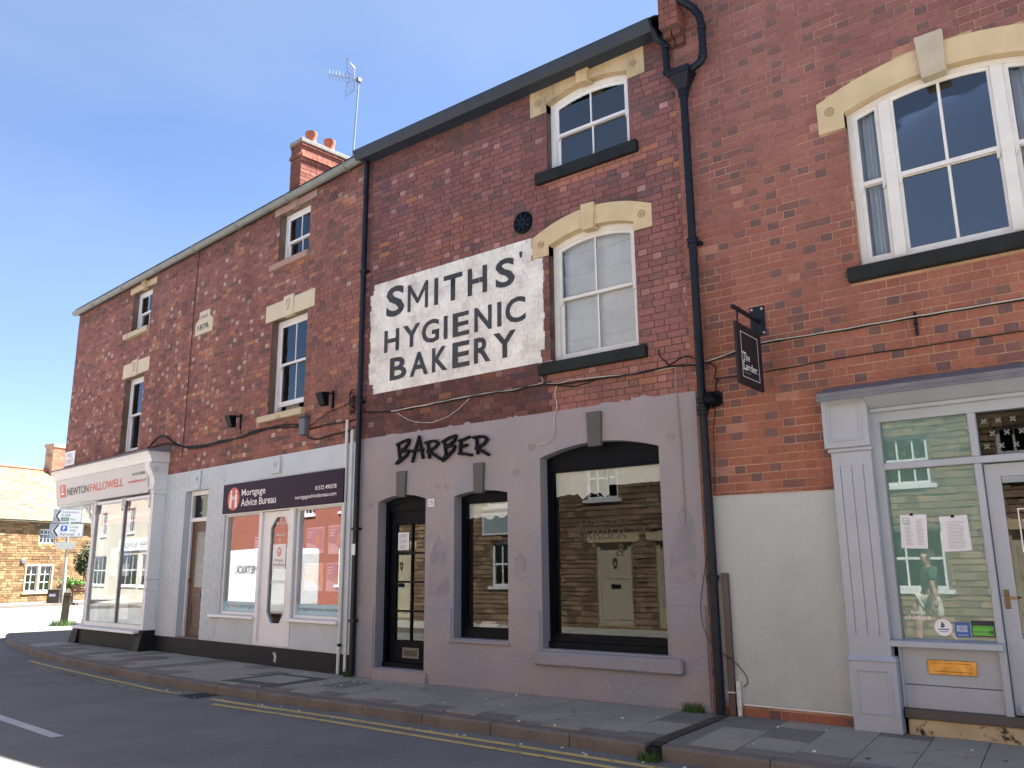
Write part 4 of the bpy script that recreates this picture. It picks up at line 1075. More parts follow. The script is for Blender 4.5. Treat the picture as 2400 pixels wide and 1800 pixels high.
bx('letter_flap', BRASS, lp, -1.795, -1.492, -0.008, 0.0, 0.498, 0.565)
bx('brown_sill', M('dark_brown_sill_paint', (0.085, 0.072, 0.072), 0.55, 0.12, 4), hc, -2.062, 0.0, -0.072, 0.04, 0.085, 0.1655, 0.006)
bx('concrete_base', M('mossy_cream_concrete', (0.50, 0.40, 0.25), 0.95, 0.12, 5, 0.4, 60, stain=(0.04, 0.036, 0.025), ss=9, s0=0.56, s1=0.64), hc, -2.05, 0.0, -0.045, 0.04, -0.07, 0.084, 0.012)
dl = MB(); dl.box(-1.198, -1.075, 0.02, 0.065, 0.175, 2.30); dl.box(-0.40, -0.28, 0.02, 0.065, 0.175, 2.30); dl.box(-1.075, -0.40, 0.02, 0.065, 2.185, 2.30); dl.box(-1.075, -0.40, 0.02, 0.065, 0.175, 0.80)
shd = dl.build('shop_door', PAINT_L, hc)
bx('door_pane', glass_mat('dark_door_glass', 1.6, (0.35, 0.42, 0.46)), shd, -1.075, -0.40, 0.042, 0.046, 0.80, 2.185)
MB().ring(shape((-1.0, -0.48, 0.28, 0.70, 0.70)), shape((-0.97, -0.51, 0.31, 0.67, 0.67)), 0.012, 0.02).build('panel_moulding', PAINT_L, shd, bevel=0.003)
bx('weather_bar', PAINT_L, shd, -1.16, -0.32, -0.02, 0.02, 0.19, 0.26, 0.01)
hp = bx('lock_plate', BRONZE, shd, -1.168, -1.130, 0.010, 0.02, 1.045, 1.205, 0.003)
MB().tube([(-1.149, 0.01, 1.14), (-1.149, -0.035, 1.14), (-1.12, -0.045, 1.138), (-1.06, -0.045, 1.135)], 0.009, 8).build('door_handle', BRASS, hp, smooth=True)
mb = MB()
for i in range(6):
    for sgn in (-1, 1): mb.tube([(-1.06, 0.085, 1.0 + i * 0.2), (-0.42, 0.085, 1.0 + i * 0.2 + sgn * 0.42)], 0.005, 5)
mb.build('lattice_grille', M('grey_lattice', (0.16, 0.18, 0.19), 0.5, 0.1, 5, metal=0.5), shd)
MB().ring(shape((-0.985, -0.52, 1.52, 1.90, 1.90)), shape((-0.975, -0.53, 1.53, 1.89, 1.89)), 0.0405, 0.0415).build('printed_border', SIGNW, shd)
text('lettering', 'The', -0.95, -0.76, 1.71, 1.80, 0.0405, SIGNW, shd); text('lettering', 'Larder.', -0.95, -0.57, 1.59, 1.68, 0.0405, SIGNW, shd)
bx('door_jamb', PAINT_L, hc, -0.28, 0.0, 0.0, 0.07, 0.10, 2.31)
room(hc, -2.3, 0.3, 0.12, 2.5, 0.0, 2.95, DOORIN)
mb = MB(); mb.face([(-3.97, 8.6, -0.1), (2.2, 8.6, -0.1), (2.2, 8.6, 8.7), (-3.97, 8.6, 8.7)]); mb.face([(2.2, 0, -0.1), (2.2, 8.6, -0.1), (2.2, 8.6, 8.7), (2.2, 4.3, 11.5), (2.2, 0, 8.7)]); mb.face([(-3.97, 0.02, 7.9), (-3.97, 8.6, 7.9), (-3.97, 8.6, 8.7), (-3.97, 4.3, 11.5), (-3.97, 0.02, 8.7)])
mb.build('side_wall', REDBRICKM, hc, normals=False)
mb = MB(); mb.face([(-4.0, -0.3, 8.72), (2.3, -0.3, 8.72), (2.3, 4.3, 11.6), (-4.0, 4.3, 11.6)]); mb.face([(-4.0, 4.3, 11.6), (2.3, 4.3, 11.6), (2.3, 8.8, 8.72), (-4.0, 8.8, 8.72)])
mb.build('roof', SLATE, hc, normals=False)
bx('eaves_gutter', GUTTER_B, hc, -3.98, 2.3, -0.33, 0.0, 8.56, 8.70, 0.02)
# corbelled kneeler at the eaves end
cbm = MB(); cb = bx('eaves_corbel', MORT_D, hc, -4.015, -3.785, -0.24, 0.0, 7.84, 8.9)
r5 = random.Random(3); z = 7.842; k = 0
while z < 8.85:
    for (a, b) in (((-4.02, -3.88), (-3.87, -3.78)) if k % 2 else ((-4.02, -3.95), (-3.94, -3.78))):
        o = bpy.data.objects.new('brick', unit_brick()); COL.objects.link(o); o.parent = cb
        o.location = ((a + b) / 2, -0.005, z + 0.039); o.scale = (b - a, 0.243, 0.078); o.color = lerp((0.2, 0.08, 0.065), (0.3, 0.12, 0.09), r5.random()) + (1,)
    z += 0.088; k += 1
for i, (y, z0) in enumerate(((-0.16, 7.755), (-0.08, 7.67))):
    for (a, b) in ((-4.01, -3.91), (-3.89, -3.79)):
        o = bpy.data.objects.new('brick', unit_brick()); COL.objects.link(o); o.parent = cb
        o.location = ((a + b) / 2, 0.0, z0 + 0.039); o.scale = (b - a, -y, 0.078); o.color = (0.17, 0.075, 0.06, 1)

# items on the grey shopfront
def notice(name, label, P, clipx, seed):
    t = root(name, label, 'notice')
    MB().prism([P[2], P[3], P[1], P[0]], 0.0262, 0.0272).build('sheet', PAPERW, t)
    r = random.Random(seed); mb = MB(); x0, x1 = max(P[0][0], P[2][0]) + 0.03, min(P[1][0], P[3][0]) - 0.025; z1, z0 = min(P[0][1], P[1][1]) - 0.05, max(P[2][1], P[3][1]) + 0.02
    k = 0; z = z1
    while z > z0:
        if seed == 1:
            mb.prism([(x0, z), (x0 + r.uniform(0.03, 0.075), z), (x0 + 0.05, z + 0.0035), (x0, z + 0.0035)], 0.0256, 0.0262); mb.prism([(x0 + 0.10, z), (x0 + 0.10 + r.uniform(0.05, 0.075), z), (x0 + 0.15, z + 0.0035), (x0 + 0.10, z + 0.0035)], 0.0256, 0.0262)
        else: mb.prism([(x0 + 0.01, z), (x0 + r.uniform(0.11, 0.165), z), (x0 + 0.15, z + 0.0035), (x0 + 0.01, z + 0.0035)], 0.0256, 0.0262)
        z -= 0.0125
    mb.build('printed_lines', INK, t)
    MB().prism([(clipx - 0.018, P[0][1] - 0.012), (clipx + 0.018, P[0][1] - 0.012), (clipx + 0.008, P[0][1] + 0.012), (clipx - 0.008, P[0][1] + 0.012)], 0.021, 0.0258).build('clip', BLACK, t)
    return t
t = notice('clipped_menu', 'white menu sheet in two columns clipped in the teal window, the upright one', [(-1.945, 1.885), (-1.716, 1.880), (-1.962, 1.577), (-1.734, 1.568)], -1.845, 1)
MB().ring(shape((-1.925, -1.87, 1.80, 1.855, 1.855)), shape((-1.921, -1.874, 1.804, 1.851, 1.851)), 0.0255, 0.0262).build('printed_logo', INK, t)
notice('clipped_letter', 'white letter sheet hanging tilted in the teal window', [(-1.612, 1.853), (-1.381, 1.862), (-1.598, 1.537), (-1.372, 1.545)], -1.50, 2)
t = root('round_window_sticker', 'round white sticker with a dark bird emblem on the teal shop window', 'sticker')
MB().lathe([(0.074, 0), (0.074, 0.001)], -1.683, 0.0278, 0.872, 28, 'y').build('disc', SIGNW, t)
MB().prism([(-1.705, 0.872), (-1.685, 0.868), (-1.668, 0.885), (-1.69, 0.925), (-1.70, 0.90)], 0.0255, 0.0268).build('emblem', TEALV, t); MB().prism([(-1.728, 0.850), (-1.638, 0.850), (-1.638, 0.860), (-1.728, 0.860)], 0.0255, 0.0268).build('emblem_bar', BLUEV, t)
MB().prism([(-1.715, 0.832), (-1.65, 0.832), (-1.65, 0.838), (-1.715, 0.838)], 0.0255, 0.0268).build('emblem_bar', BLUEV, t)
t = root('blue_window_sticker', 'square blue GOOD FOOD sticker on the teal shop window', 'sticker')
bx('sticker', BLUEV, t, -1.592, -1.468, 0.0268, 0.0278, 0.793, 0.918); text('lettering', 'GOOD', -1.575, -1.49, 0.868, 0.893, 0.0262, SIGNW, t, bold=0.02); text('lettering', 'FOOD', -1.575, -1.49, 0.838, 0.863, 0.0262, SIGNW, t, bold=0.02); text('lettering', 'award winner', -1.57, -1.49, 0.806, 0.818, 0.0262, SIGNW, t)
t = root('green_rating_sticker', 'green and black hygiene rating sticker in the corner of the teal window', 'sticker')
bx('sticker', INKD, t, -1.458, -1.276, 0.0268, 0.0278, 0.800, 0.938); bx('green_field', GREENV, t, -1.448, -1.284, 0.0258, 0.0267, 0.812, 0.895); text('lettering', 'FOOD HYGIENE RATING', -1.443, -1.29, 0.878, 0.889, 0.0252, INKD, t)
for i in range(5): MB().lathe([(0.011, 0), (0.011, 0.001)], -1.43 + i * 0.027, 0.0255, 0.842, 12, 'y').build('rating_dot', M('mid_green', (0.07, 0.33, 0.04), 0.4) if i == 0 else bpy.data.materials['mid_green'], t)
MB().lathe([(0.016, 0), (0.016, 0.001)], -1.303, 0.0255, 0.842, 14, 'y').build('rating_dot', INKD, t); text('lettering', '5', -1.309, -1.297, 0.832, 0.852, 0.0243, GREENV, t, bold=0.03)
t = root('coffee_window_lettering', 'white two chimps coffee lettering on the lower corner of the teal window', 'sign')
text('lettering', 'two', -1.945, -1.82, 0.985, 1.015, 0.0285, SIGNW, t, bold=0.02); text('lettering', 'chimps', -2.0, -1.775, 0.925, 0.975, 0.0285, SIGNW, t, bold=0.02); text('lettering', 'COFFEE', -1.935, -1.815, 0.875, 0.893, 0.0285, ETCH_F, t); text('lettering', 'ROASTERS', -1.95, -1.80, 0.843, 0.863, 0.0285, ETCH_F, t)

# hanging sign
hs = root('hanging_shop_sign', 'charcoal hanging sign reading The Larder on a black wall bracket', 'sign')
bx('wall_plate', NAVY, hs, -3.237, -3.074, -0.02, 0.0, 3.85, 4.18, 0.004)
for (x, z) in ((-3.21, 4.15), (-3.10, 4.145), (-3.09, 3.875), (-3.205, 3.88)): MB().lathe([(0.016, 0.02), (0.014, 0.032), (0.006, 0.036)], x, 0, z, 10, 'y').build('bolt', STEEL, hs, smooth=True)
bx('bracket_arm', NAVY, hs, -3.155, -3.120, -0.74, -0.01, 3.985, 4.022, 0.003)
for y in (-0.63, -0.12): MB().tube([(-3.137, y, 3.99), (-3.137, y, 3.85)], 0.010, 6).build('hanger', NAVY, hs)
pn = bx('sign_board', LARD, hs, -3.150, -3.124, -0.715, -0.055, 3.215, 3.855, 0.003)
mb = MB()
for (y0, y1, z0, z1) in ((-0.615, -0.165, 3.294, 3.300), (-0.615, -0.165, 3.764, 3.770), (-0.615, -0.608, 3.300, 3.764), (-0.172, -0.165, 3.300, 3.764)): mb.box(-3.1228, -3.1215, y0, y1, z0, z1)
mb.build('painted_border', SIGNW, pn)
MS = Matrix.Translation((-3.1215, 0, 0)) @ Matrix.Rotation(R(90), 4, 'Z')
for s, a, b, z0, z1 in (('The', -0.59, -0.41, 3.475, 3.555), ('Larder.', -0.59, -0.20, 3.375, 3.455), ('OAKHAM', -0.575, -0.41, 3.338, 3.355)):
    o = text('lettering', s, a, b, z0, z1, 0.0, SIGNW if s != 'OAKHAM' else INK, pn, bold=0.012); o.matrix_local = MS
mb = MB()   # slab serifs of the painted words
for (y0, y1, z) in ((-0.605, -0.50, 3.551), (-0.575, -0.525, 3.473), (-0.605, -0.545, 3.452), (-0.605, -0.50, 3.373)): mb.box(-3.1228, -3.1214, y0, y1, z, z + 0.008)
mb.build('serif', SIGNW, pn)
mb = MB()
for s, a, b, z0, z1 in (('The', -0.59, -0.41, 3.475, 3.555),): pass

al = root('alarm_sounder', 'black box alarm sounder on a plate beside the downpipe', 'alarm')
bx('mount_plate', NAVY, al, -3.765, -3.615, -0.02, 0.0, 3.14, 3.315, 0.003)
MB().lathe([(0.085, 0.02), (0.085, 0.10), (0.07, 0.16), (0.03, 0.18)], -3.71, 0, 3.215, 18, 'y').build('sounder_body', BLACK, al, smooth=True)
bx('maker_mark', SIGNW, al, -3.735, -3.70, -0.172, -0.165, 3.212, 3.217)
for (x, z) in ((-3.625, 3.305), (-3.625, 3.15)): MB().lathe([(0.008, 0.02), (0.006, 0.028)], x, 0, z, 8, 'y').build('screw', STEEL, al)
cd = root('brown_conduit', 'brown square plastic conduit standing against the pale panel', 'conduit')
bx('conduit_run', BROWNP, cd, -3.735, -3.668, -0.07, -0.023, -0.05, 1.36, 0.004)
bx('strap', PVC, cd, -3.742, -3.661, -0.074, -0.022, 0.17, 0.182)
ct = root('cable_trunking', 'short white trunking strip at the foot of the pale panel', 'trunking')
bx('trunking_body', PVC, ct, -3.652, -3.610, -0.06, -0.023, -0.05, 0.285, 0.004)
for z in (0.03, 0.12, 0.22): MB().lathe([(0.006, 0.06), (0.006, 0.0615)], -3.63, 0, z, 8, 'y').build('screw_hole', BLACK, ct)
tb = root('wall_tie_bar', 'slim black iron pattress bar on the orange brickwork', 'tie bar')
MB().prism([(-1.615, 3.58), (-1.60, 3.565), (-1.592, 3.58), (-1.592, 3.80), (-1.604, 3.815), (-1.615, 3.80)], -0.03, 0.0).build('bar', NAVY, tb, bevel=0.003); MB().lathe([(0.02, 0.03), (0.012, 0.045)], -1.603, 0, 3.69, 8, 'y').build('bolt', NAVY, tb)

# ------------------------------------------------------------------ downpipes
dp = root('cast_iron_downpipe', 'black cast iron downpipe with hopper head between barber and grey shopfront', 'downpipe')
MB().tube([(-3.816, -0.1, 0.95), (-3.816, -0.1, 7.02)], 0.046, 14).build('pipe', NAVY, dp, smooth=True)
MB().tube([(-3.816, -0.1, -0.05), (-3.816, -0.1, 0.95)], 0.047, 14).build('pipe_foot', CHIPPED, dp, smooth=True, label='chipped lower length showing white paint')
for z in (5.08, 3.21, 3.08, 6.96, 1.30): MB().lathe([(0.05, -0.035), (0.06, -0.03), (0.06, 0.01), (0.066, 0.014), (0.066, 0.035), (0.05, 0.04)], -3.816, -0.1, z, 14).build('collar', NAVY, dp, smooth=True)
for z in (5.06, 3.15): bx('pipe_bracket', NAVY, dp, -3.90, -3.73, -0.06, 0.0, z - 0.02, z + 0.02)
MB().hexa([(-3.868, -0.155, 7.0), (-3.764, -0.155, 7.0), (-3.764, -0.05, 7.0), (-3.868, -0.05, 7.0), (-3.95, -0.225, 7.19), (-3.69, -0.225, 7.19), (-3.69, -0.01, 7.19), (-3.95, -0.01, 7.19)]).build('hopper_bowl', NAVY, dp, bevel=0.01)
bx('hopper_rim', NAVY, dp, -3.962, -3.678, -0.237, -0.005, 7.19, 7.26, 0.012)
MB().tube([(-4.16, -0.27, 7.95), (-4.12, -0.2, 7.88), (-4.115, -0.14, 7.82), (-4.05, -0.12, 7.75), (-4.012, -0.12, 7.70), (-4.005, -0.12, 7.32), (-3.98, -0.12, 7.27), (-3.93, -0.12, 7.25)], 0.043, 12).build('swan_neck', NAVY, dp, smooth=True)
MB().tube([(-3.82, -0.30, 8.58), (-3.79, -0.26, 8.2), (-3.72, -0.2, 8.12), (-3.62, -0.13, 8.03), (-3.55, -0.12, 7.90), (-3.525, -0.12, 7.75), (-3.53, -0.12, 7.33), (-3.56, -0.12, 7.28), (-3.70, -0.12, 7.23)], 0.046, 12).build('swan_neck', NAVY, dp, smooth=True)
for (x, z) in ((-4.005, 7.66), (-4.003, 7.32), (-3.525, 7.72), (-3.54, 7.34)): MB().lathe([(0.05, -0.025), (0.054, -0.02), (0.054, 0.02), (0.05, 0.025)], x, -0.12, z, 12).build('collar', NAVY, dp, smooth=True)
d2 = root('square_downpipe', 'slim black square downpipe where the mortgage shop meets the barber house', 'downpipe')
bx('pipe', NAVY, d2, -9.425, -9.355, -0.115, -0.045, -0.03, 7.85, 0.01)
MB().hexa([(-9.425, -0.115, 7.85), (-9.355, -0.115, 7.85), (-9.355, -0.045, 7.85), (-9.425, -0.045, 7.85), (-9.52, -0.17, 7.98), (-9.44, -0.17, 7.98), (-9.44, -0.09, 7.98), (-9.52, -0.09, 7.98)]).build('offset_bend', NAVY, d2)
for z in (6.0, 3.9, 2.0, 0.7): bx('pipe_clip', NAVY, d2, -9.45, -9.33, -0.12, 0.0, z, z + 0.035)

# ------------------------------------------------------------------ corner house (mortgage shop and estate agent)
ha = root('corner_terrace_house', 'long red brick corner house with cream lintels above two shops', 'building', xf=MA)
IA = MA
OP1 = (-2.535, -1.553, 6.865, 7.808, 7.808); OP2 = (-2.615, -1.50, 4.085, 5.784, 5.784)
OP3 = (-8.745, -7.76, 6.815, 7.757, 7.757); OP4 = (-8.79, -7.82, 4.02, 5.715, 5.715)
wa = wall_mesh(MB(), -12.06, 0.0, 3.335, 7.99, [OP1, OP2, OP3, OP4], 0.0, 0.24).build('wall', MORT_A, ha)
exa = [(o[0], o[1], o[2], o[3]) for o in (OP1, OP2, OP3, OP4)] + [(-2.71, -1.36, 7.81, 7.99), (-2.835, -1.30, 5.79, 6.105), (-8.92, -7.58, 7.76, 7.90), (-8.95, -7.59, 5.74, 6.065), (-5.54, -4.83, 6.085, 6.36), (-5.40, -4.965, 6.36, 6.565),
   (-2.71, -1.50, 6.73, 6.865), (-2.83, -1.45, 3.955, 4.085), (-8.98, -7.74, 6.68, 6.815)]
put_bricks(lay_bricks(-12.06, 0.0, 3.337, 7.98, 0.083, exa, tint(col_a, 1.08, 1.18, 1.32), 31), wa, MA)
DA = (-5.42, -4.53, 0.235, 2.942, 2.942); SL = (-3.87, -2.61, 0.70, 2.42, 2.42); SD = (-2.60, -1.735, 0.25, 2.42, 2.42); SR = (-1.58, -0.34, 0.70, 2.42, 2.42)
NFO = (-9.15, -6.33, 0.30, 2.98, 2.98)
lw = wall_mesh(MB(), -9.45, 0.0, -0.07, 3.335, [DA, SL, SD, SR, NFO], -0.006, 0.17)
lw.face([(-9.45, -0.006, 3.335), (0, -0.006, 3.335), (0, 0.0, 3.335), (-9.45, 0.0, 3.335)])
lw.face([(-12.06, -0.006, 2.95), (-9.45, -0.006, 2.95), (-9.45, -0.006, 3.335), (-12.06, -0.006, 3.335)])
pf = lw.build('painted_front', PAINT_A, ha)
mb = MB(); r6 = random.Random(9)
for b in lay_bricks(-6.27, -3.93, 0.24, 3.30, 0.083, [(-5.42, -4.53, 0.2, 2.95)], lambda k, x, z, r: (1, 1, 1), 33):
    mb.box(b[0], b[1], -0.006 - b[4] * 0.9, 0.0, b[2], b[3])
mb.build('painted_brickwork', PAINT_A, pf, kind='stuff', normals=False)
bx('plinth', PLINTHK, ha, -6.27, -0.03, -0.024, 0.0, -0.07, 0.232, 0.006)
MB().prism([(-1.99, 0.02), (-1.93, 0.0), (-1.91, 0.10), (-1.96, 0.165), (-2.03, 0.15), (-1.98, 0.10)], -0.0275, -0.02).build('flaked_patch', M('bare_flaked_stone', (0.5, 0.47, 0.38), 0.9, 0.2, 14), ha)
def flat_lintel(op_x0, op_x1, z0, z1, kx0, kx1, kz0, kz1, mat):
    l = bx('lintel', mat, ha, op_x0, op_x1, -0.014, 0.08, z0, z1, 0.004)
    MB().prism([(kx0 + 0.012, kz0), (kx1 - 0.012, kz0), (kx1, kz1), (kx0, kz1)], -0.034, 0.05).build('keystone', mat, l, bevel=0.004)
    c = MB(); cx, cz = (kx0 + kx1) / 2, kz0 + (kz1 - kz0) * 0.6; h = kz1 - kz0
    c.ribbon([(cx - 0.05, cz - h * .05), (cx - 0.055, cz + h * .12), (cx, cz + h * .2), (cx + 0.05, cz + h * .12), (cx + 0.04, cz - h * .05), (cx, cz - h * .2)], 0.013, -0.039, -0.03); c.ribbon([(cx - 0.03, cz - h * .3), (cx, cz - h * .2), (cx + 0.03, cz - h * .3)], 0.012, -0.039, -0.03)
    c.build('carved_motif', CARVED if mat != PAINT_A else M('grey_carving', (0.27, 0.275, 0.30), 0.7) , l)
    return l
flat_lintel(-2.835, -1.30, 5.792, 6.107, -2.235, -1.92, 5.78, 6.156, STONE_P); flat_lintel(-8.95, -7.59, 5.745, 6.067, -8.46, -8.17, 5.728, 6.095, STONE_P)
flat_lintel(-2.71, -1.36, 7.812, 7.985, -2.16, -1.955, 7.80, 7.985, STONE_R); flat_lintel(-8.93, -7.575, 7.762, 7.90, -8.34, -8.10, 7.75, 7.985, STONE_S)
for (a, b, z0, z1, m) in ((-2.715, -1.50, 6.728, 6.862, STONE_R), (-2.832, -1.452, 3.952, 4.083, SILL_C), (-8.985, -7.745, 6.675, 6.808, SILL_C)):
    MB().hexa([(a, -0.085, z0), (b, -0.085, z0), (b, 0.13, z0), (a, 0.13, z0), (a, -0.085, z1 - 0.02), (b, -0.085, z1 - 0.02), (b, 0.13, z1), (a, 0.13, z1)]).build('window_sill', m, ha, bevel=0.008)
sash_window(ha, OP1, 0.13, 7.27, 2, WHITE, GLASS_U, 0.06, bottom=0.06); sash_window(ha, OP2, 0.13, 4.98, 2, WHITE, GLASS_U, 0.065, open_gap=0.12, bottom=0.085)
sash_window(ha, OP3, 0.13, 7.25, 2, WHITE, GLASS_U, 0.06, bottom=0.06); sash_window(ha, OP4, 0.13, 4.88, 1, WHITE, GLASS_U, 0.07, bottom=0.08)
for o in (OP1, OP2, OP3, OP4): room(ha, o[0] - 0.2, o[1] + 0.2, 0.26, 1.9, o[2] - 0.1, o[3] + 0.15, ROOMD)
curtain(ha, -2.52, -2.05, 0.30, 4.15, 5.72, CURT, 3, 0.03, slope=-0.05); curtain(ha, -1.75, -1.55, 0.30, 4.15, 5.72, CURT, 2, 0.03)
curtain(ha, -2.45, -2.25, 0.30, 6.9, 7.75, CURT, 2, 0.02); curtain(ha, -8.7, -8.35, 0.28, 6.85, 7.72, NET, 3, 0.02); curtain(ha, -8.74, -7.9, 0.30, 4.1, 5.68, NET, 7, 0.025)
ds = root('date_stone', 'carved cream date stone set in the brick wall between the upper windows', 'date stone', xf=MA)
MB().prism([(-5.535, 6.09), (-4.825, 6.085), (-4.835, 6.35), (-4.965, 6.43), (-4.97, 6.565), (-5.395, 6.567), (-5.39, 6.43), (-5.54, 6.35)], -0.016, 0.02).build('stone_block', STONE_P, ds, bevel=0.005)
text('incised_letters', 'F.W.P.', -5.34, -5.02, 6.40, 6.475, -0.0175, CHAR, ds, bold=0.03); text('incised_letters', '1878.', -5.44, -4.95, 6.175, 6.29, -0.0175, CHAR, ds, bold=0.03)
# eaves gutter
mb = MB(); n = 10
for i in range(n + 1):
    t = math.pi + math.pi * i / n
    mb.v += [(-12.12, -0.105 + 0.078 * math.cos(t), 8.005 + 0.085 * math.sin(t)), (0.06, -0.105 + 0.078 * math.cos(t), 8.005 + 0.085 * math.sin(t))]
for i in range(n): mb.f.append((2 * i, 2 * i + 1, 2 * i + 3, 2 * i + 2)); mb.c.append(None)
mb.box(-12.12, 0.06, -0.188, -0.178, 8.0, 8.012); mb.face([(-12.12, -0.105 + 0.078 * math.cos(math.pi + math.pi * i / n), 8.005 + 0.085 * math.sin(math.pi + math.pi * i / n)) for i in range(n + 1)])
mb.build('gutter', GUTTER_A, ha, smooth=True, normals=False)
for i in range(7): MB().lathe([(0.09, -0.025), (0.09, 0.025)], 0, 0, 0, 12).build('gutter_joint', GUTTER_A, ha).matrix_local = Matrix.Translation((-10.9 + i * 1.75, -0.105, 7.99)) @ Matrix.Rotation(R(90), 4, 'Y') @ Matrix.Scale(0.95, 4)
bx('eaves_board', GUTTER_B, ha, -12.08, 0.0, -0.03, 0.0, 7.945, 8.03)
mb = MB(); mb.face([(-12.1, -0.16, 8.06), (0.1, -0.16, 8.06), (0.1, 4.0, 10.55), (-12.1, 4.0, 10.55)]); mb.face([(-12.1, 4.0, 10.55), (0.1, 4.0, 10.55), (0.1, 8.2, 8.0), (-12.1, 8.2, 8.0)])
ra = mb.build('roof', SLATE, ha, normals=False)
mb = MB(); mb.face([(-12.05, 0.0, 2.98), (-12.05, 8.0, 2.98), (-12.05, 8.0, 8.0), (-12.05, 4.0, 10.5), (-12.05, 0.0, 8.0)]); mb.face([(-12.05, 2.6, -0.1), (-12.05, 8.0, -0.1), (-12.05, 8.0, 2.98), (-12.05, 2.6, 2.98)]); mb.face([(-12.05, 8.0, -0.1), (0, 8.0, -0.1), (0, 8.0, 8.0), (-12.05, 8.0, 8.0)])
mb.build('gable_wall', REDBRICKM, ha, normals=False)
# chimney stack
ch = bx('chimney', MORT_D, ha, -3.27, -2.915, 0.61, 1.75, 8.1, 9.70)
rc = random.Random(14); z = 8.3; k = 0
while z < 9.66:
    pr_ = 0.035 if 9.33 < z < 9.42 else (0.02 if z > 9.55 else 0.0)
    L0 = [(0.60, 0.83), (0.84, 0.95), (0.96, 1.19), (1.20, 1.31), (1.32, 1.55), (1.56, 1.76)] if k % 2 else [(0.60, 0.71), (0.72, 0.95), (0.96, 1.07), (1.08, 1.31), (1.32, 1.43), (1.44, 1.67), (1.68, 1.76)]
    for (a, b) in L0:
        o = bpy.data.objects.new('brick', unit_brick()); COL.objects.link(o); o.parent = ch; o.rotation_euler = (0, 0, R(90))
        o.location = (-2.93, (a + b) / 2, z + 0.036); o.scale = (b - a, 0.022 + pr_, 0.072); o.color = lerp((0.26, 0.09, 0.065), (0.42, 0.17, 0.12), rc.random()) + (1,)  # side face: sunlight put into the colour as lighter brick tones
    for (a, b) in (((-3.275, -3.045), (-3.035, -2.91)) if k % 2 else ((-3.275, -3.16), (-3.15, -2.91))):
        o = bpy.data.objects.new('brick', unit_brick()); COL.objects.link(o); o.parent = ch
        o.location = ((a + b) / 2, 0.615, z + 0.036); o.scale = (b - a, 0.018 + pr_, 0.072); o.color = lerp((0.17, 0.07, 0.055), (0.24, 0.10, 0.075), rc.random()) + (1,)  # street face: shade put into the colour as darker brick tones
    z += 0.082; k += 1
bx('chimney_cap', M('lichened_chimney_cap', (0.24, 0.23, 0.20), 0.9, 0.25, 7, 0.4, 40), ch, -3.31, -2.875, 0.57, 1.79, 9.67, 9.76, 0.01)
for y in (0.92, 1.36): MB().lathe([(0.105, 0), (0.10, 0.1), (0.105, 0.2), (0.12, 0.24), (0.12, 0.29), (0.095, 0.29), (0.08, 0.2)], -3.09, y, 9.76, 18).build('chimney_pot', TERRA, ch, smooth=True)
# doorway of the flat
fr_ = MB(); fr_.box(-5.40, -5.335, 0.10, 0.20, 0.24, 2.94); fr_.box(-4.60, -4.535, 0.10, 0.20, 0.24, 2.94); fr_.box(-5.335, -4.60, 0.10, 0.20, 2.86, 2.94); fr_.box(-5.335, -4.60, 0.095, 0.20, 2.36, 2.43)
df = fr_.build('front_door', WHITE, ha)
lf = bx('door_leaf', BROWND, df, -5.335, -4.60, 0.14, 0.185, 0.25, 2.36)
MB().ring(shape((-5.17, -4.76, 1.10, 2.20, 2.20)), shape((-5.13, -4.80, 1.14, 2.16, 2.16)), 0.126, 0.14).build('glazing_surround', BROWND, df, bevel=0.004); bx('door_glass', LEADED, df, -5.13, -4.80, 0.132, 0.1398, 1.14, 2.16)
MB().ring(shape((-5.19, -4.74, 0.40, 0.88, 0.88)), shape((-5.15, -4.78, 0.44, 0.84, 0.84)), 0.128, 0.14).build('door_panel_moulding', BROWND, df, bevel=0.004)
bx('door_letter_plate', M('black_letter_plate', (0.02, 0.02, 0.02), 0.4), df, -5.10, -4.84, 0.126, 0.14, 0.96, 1.03, 0.004); MB().lathe([(0.02, -0.14), (0.024, -0.10), (0.015, -0.09)], -5.29, 0.0, 1.27, 10, 'y').build('door_knob', BRASS, df)
bx('fanlight_pane', GLASS, df, -5.335, -4.60, 0.15, 0.154, 2.43, 2.86); bx('threshold', SLAB_D, ha, -5.42, -4.53, -0.02, 0.2, 0.20, 0.25)
room(ha, -5.5, -4.4, 0.21, 1.5, 0.2, 3.0, ROOMK)
l = MB().prism([(-5.045, 2.945), (-4.84, 2.945), (-4.825, 3.312), (-5.065, 3.305)], -0.04, 0.0).build('door_keystone', PAINT_A, ha, bevel=0.006)
rosette(l, -4.945, 3.15, -0.04, 0.05, PAINT_L)
l = MB().prism([(-2.305, 3.028), (-2.072, 3.028), (-2.077, 3.30), (-2.33, 3.295)], -0.05, 0.0).build('shop_keystone', PAINT_A, ha, bevel=0.006)
rosette(l, -2.195, 3.18, -0.05, 0.055, PAINT_L)
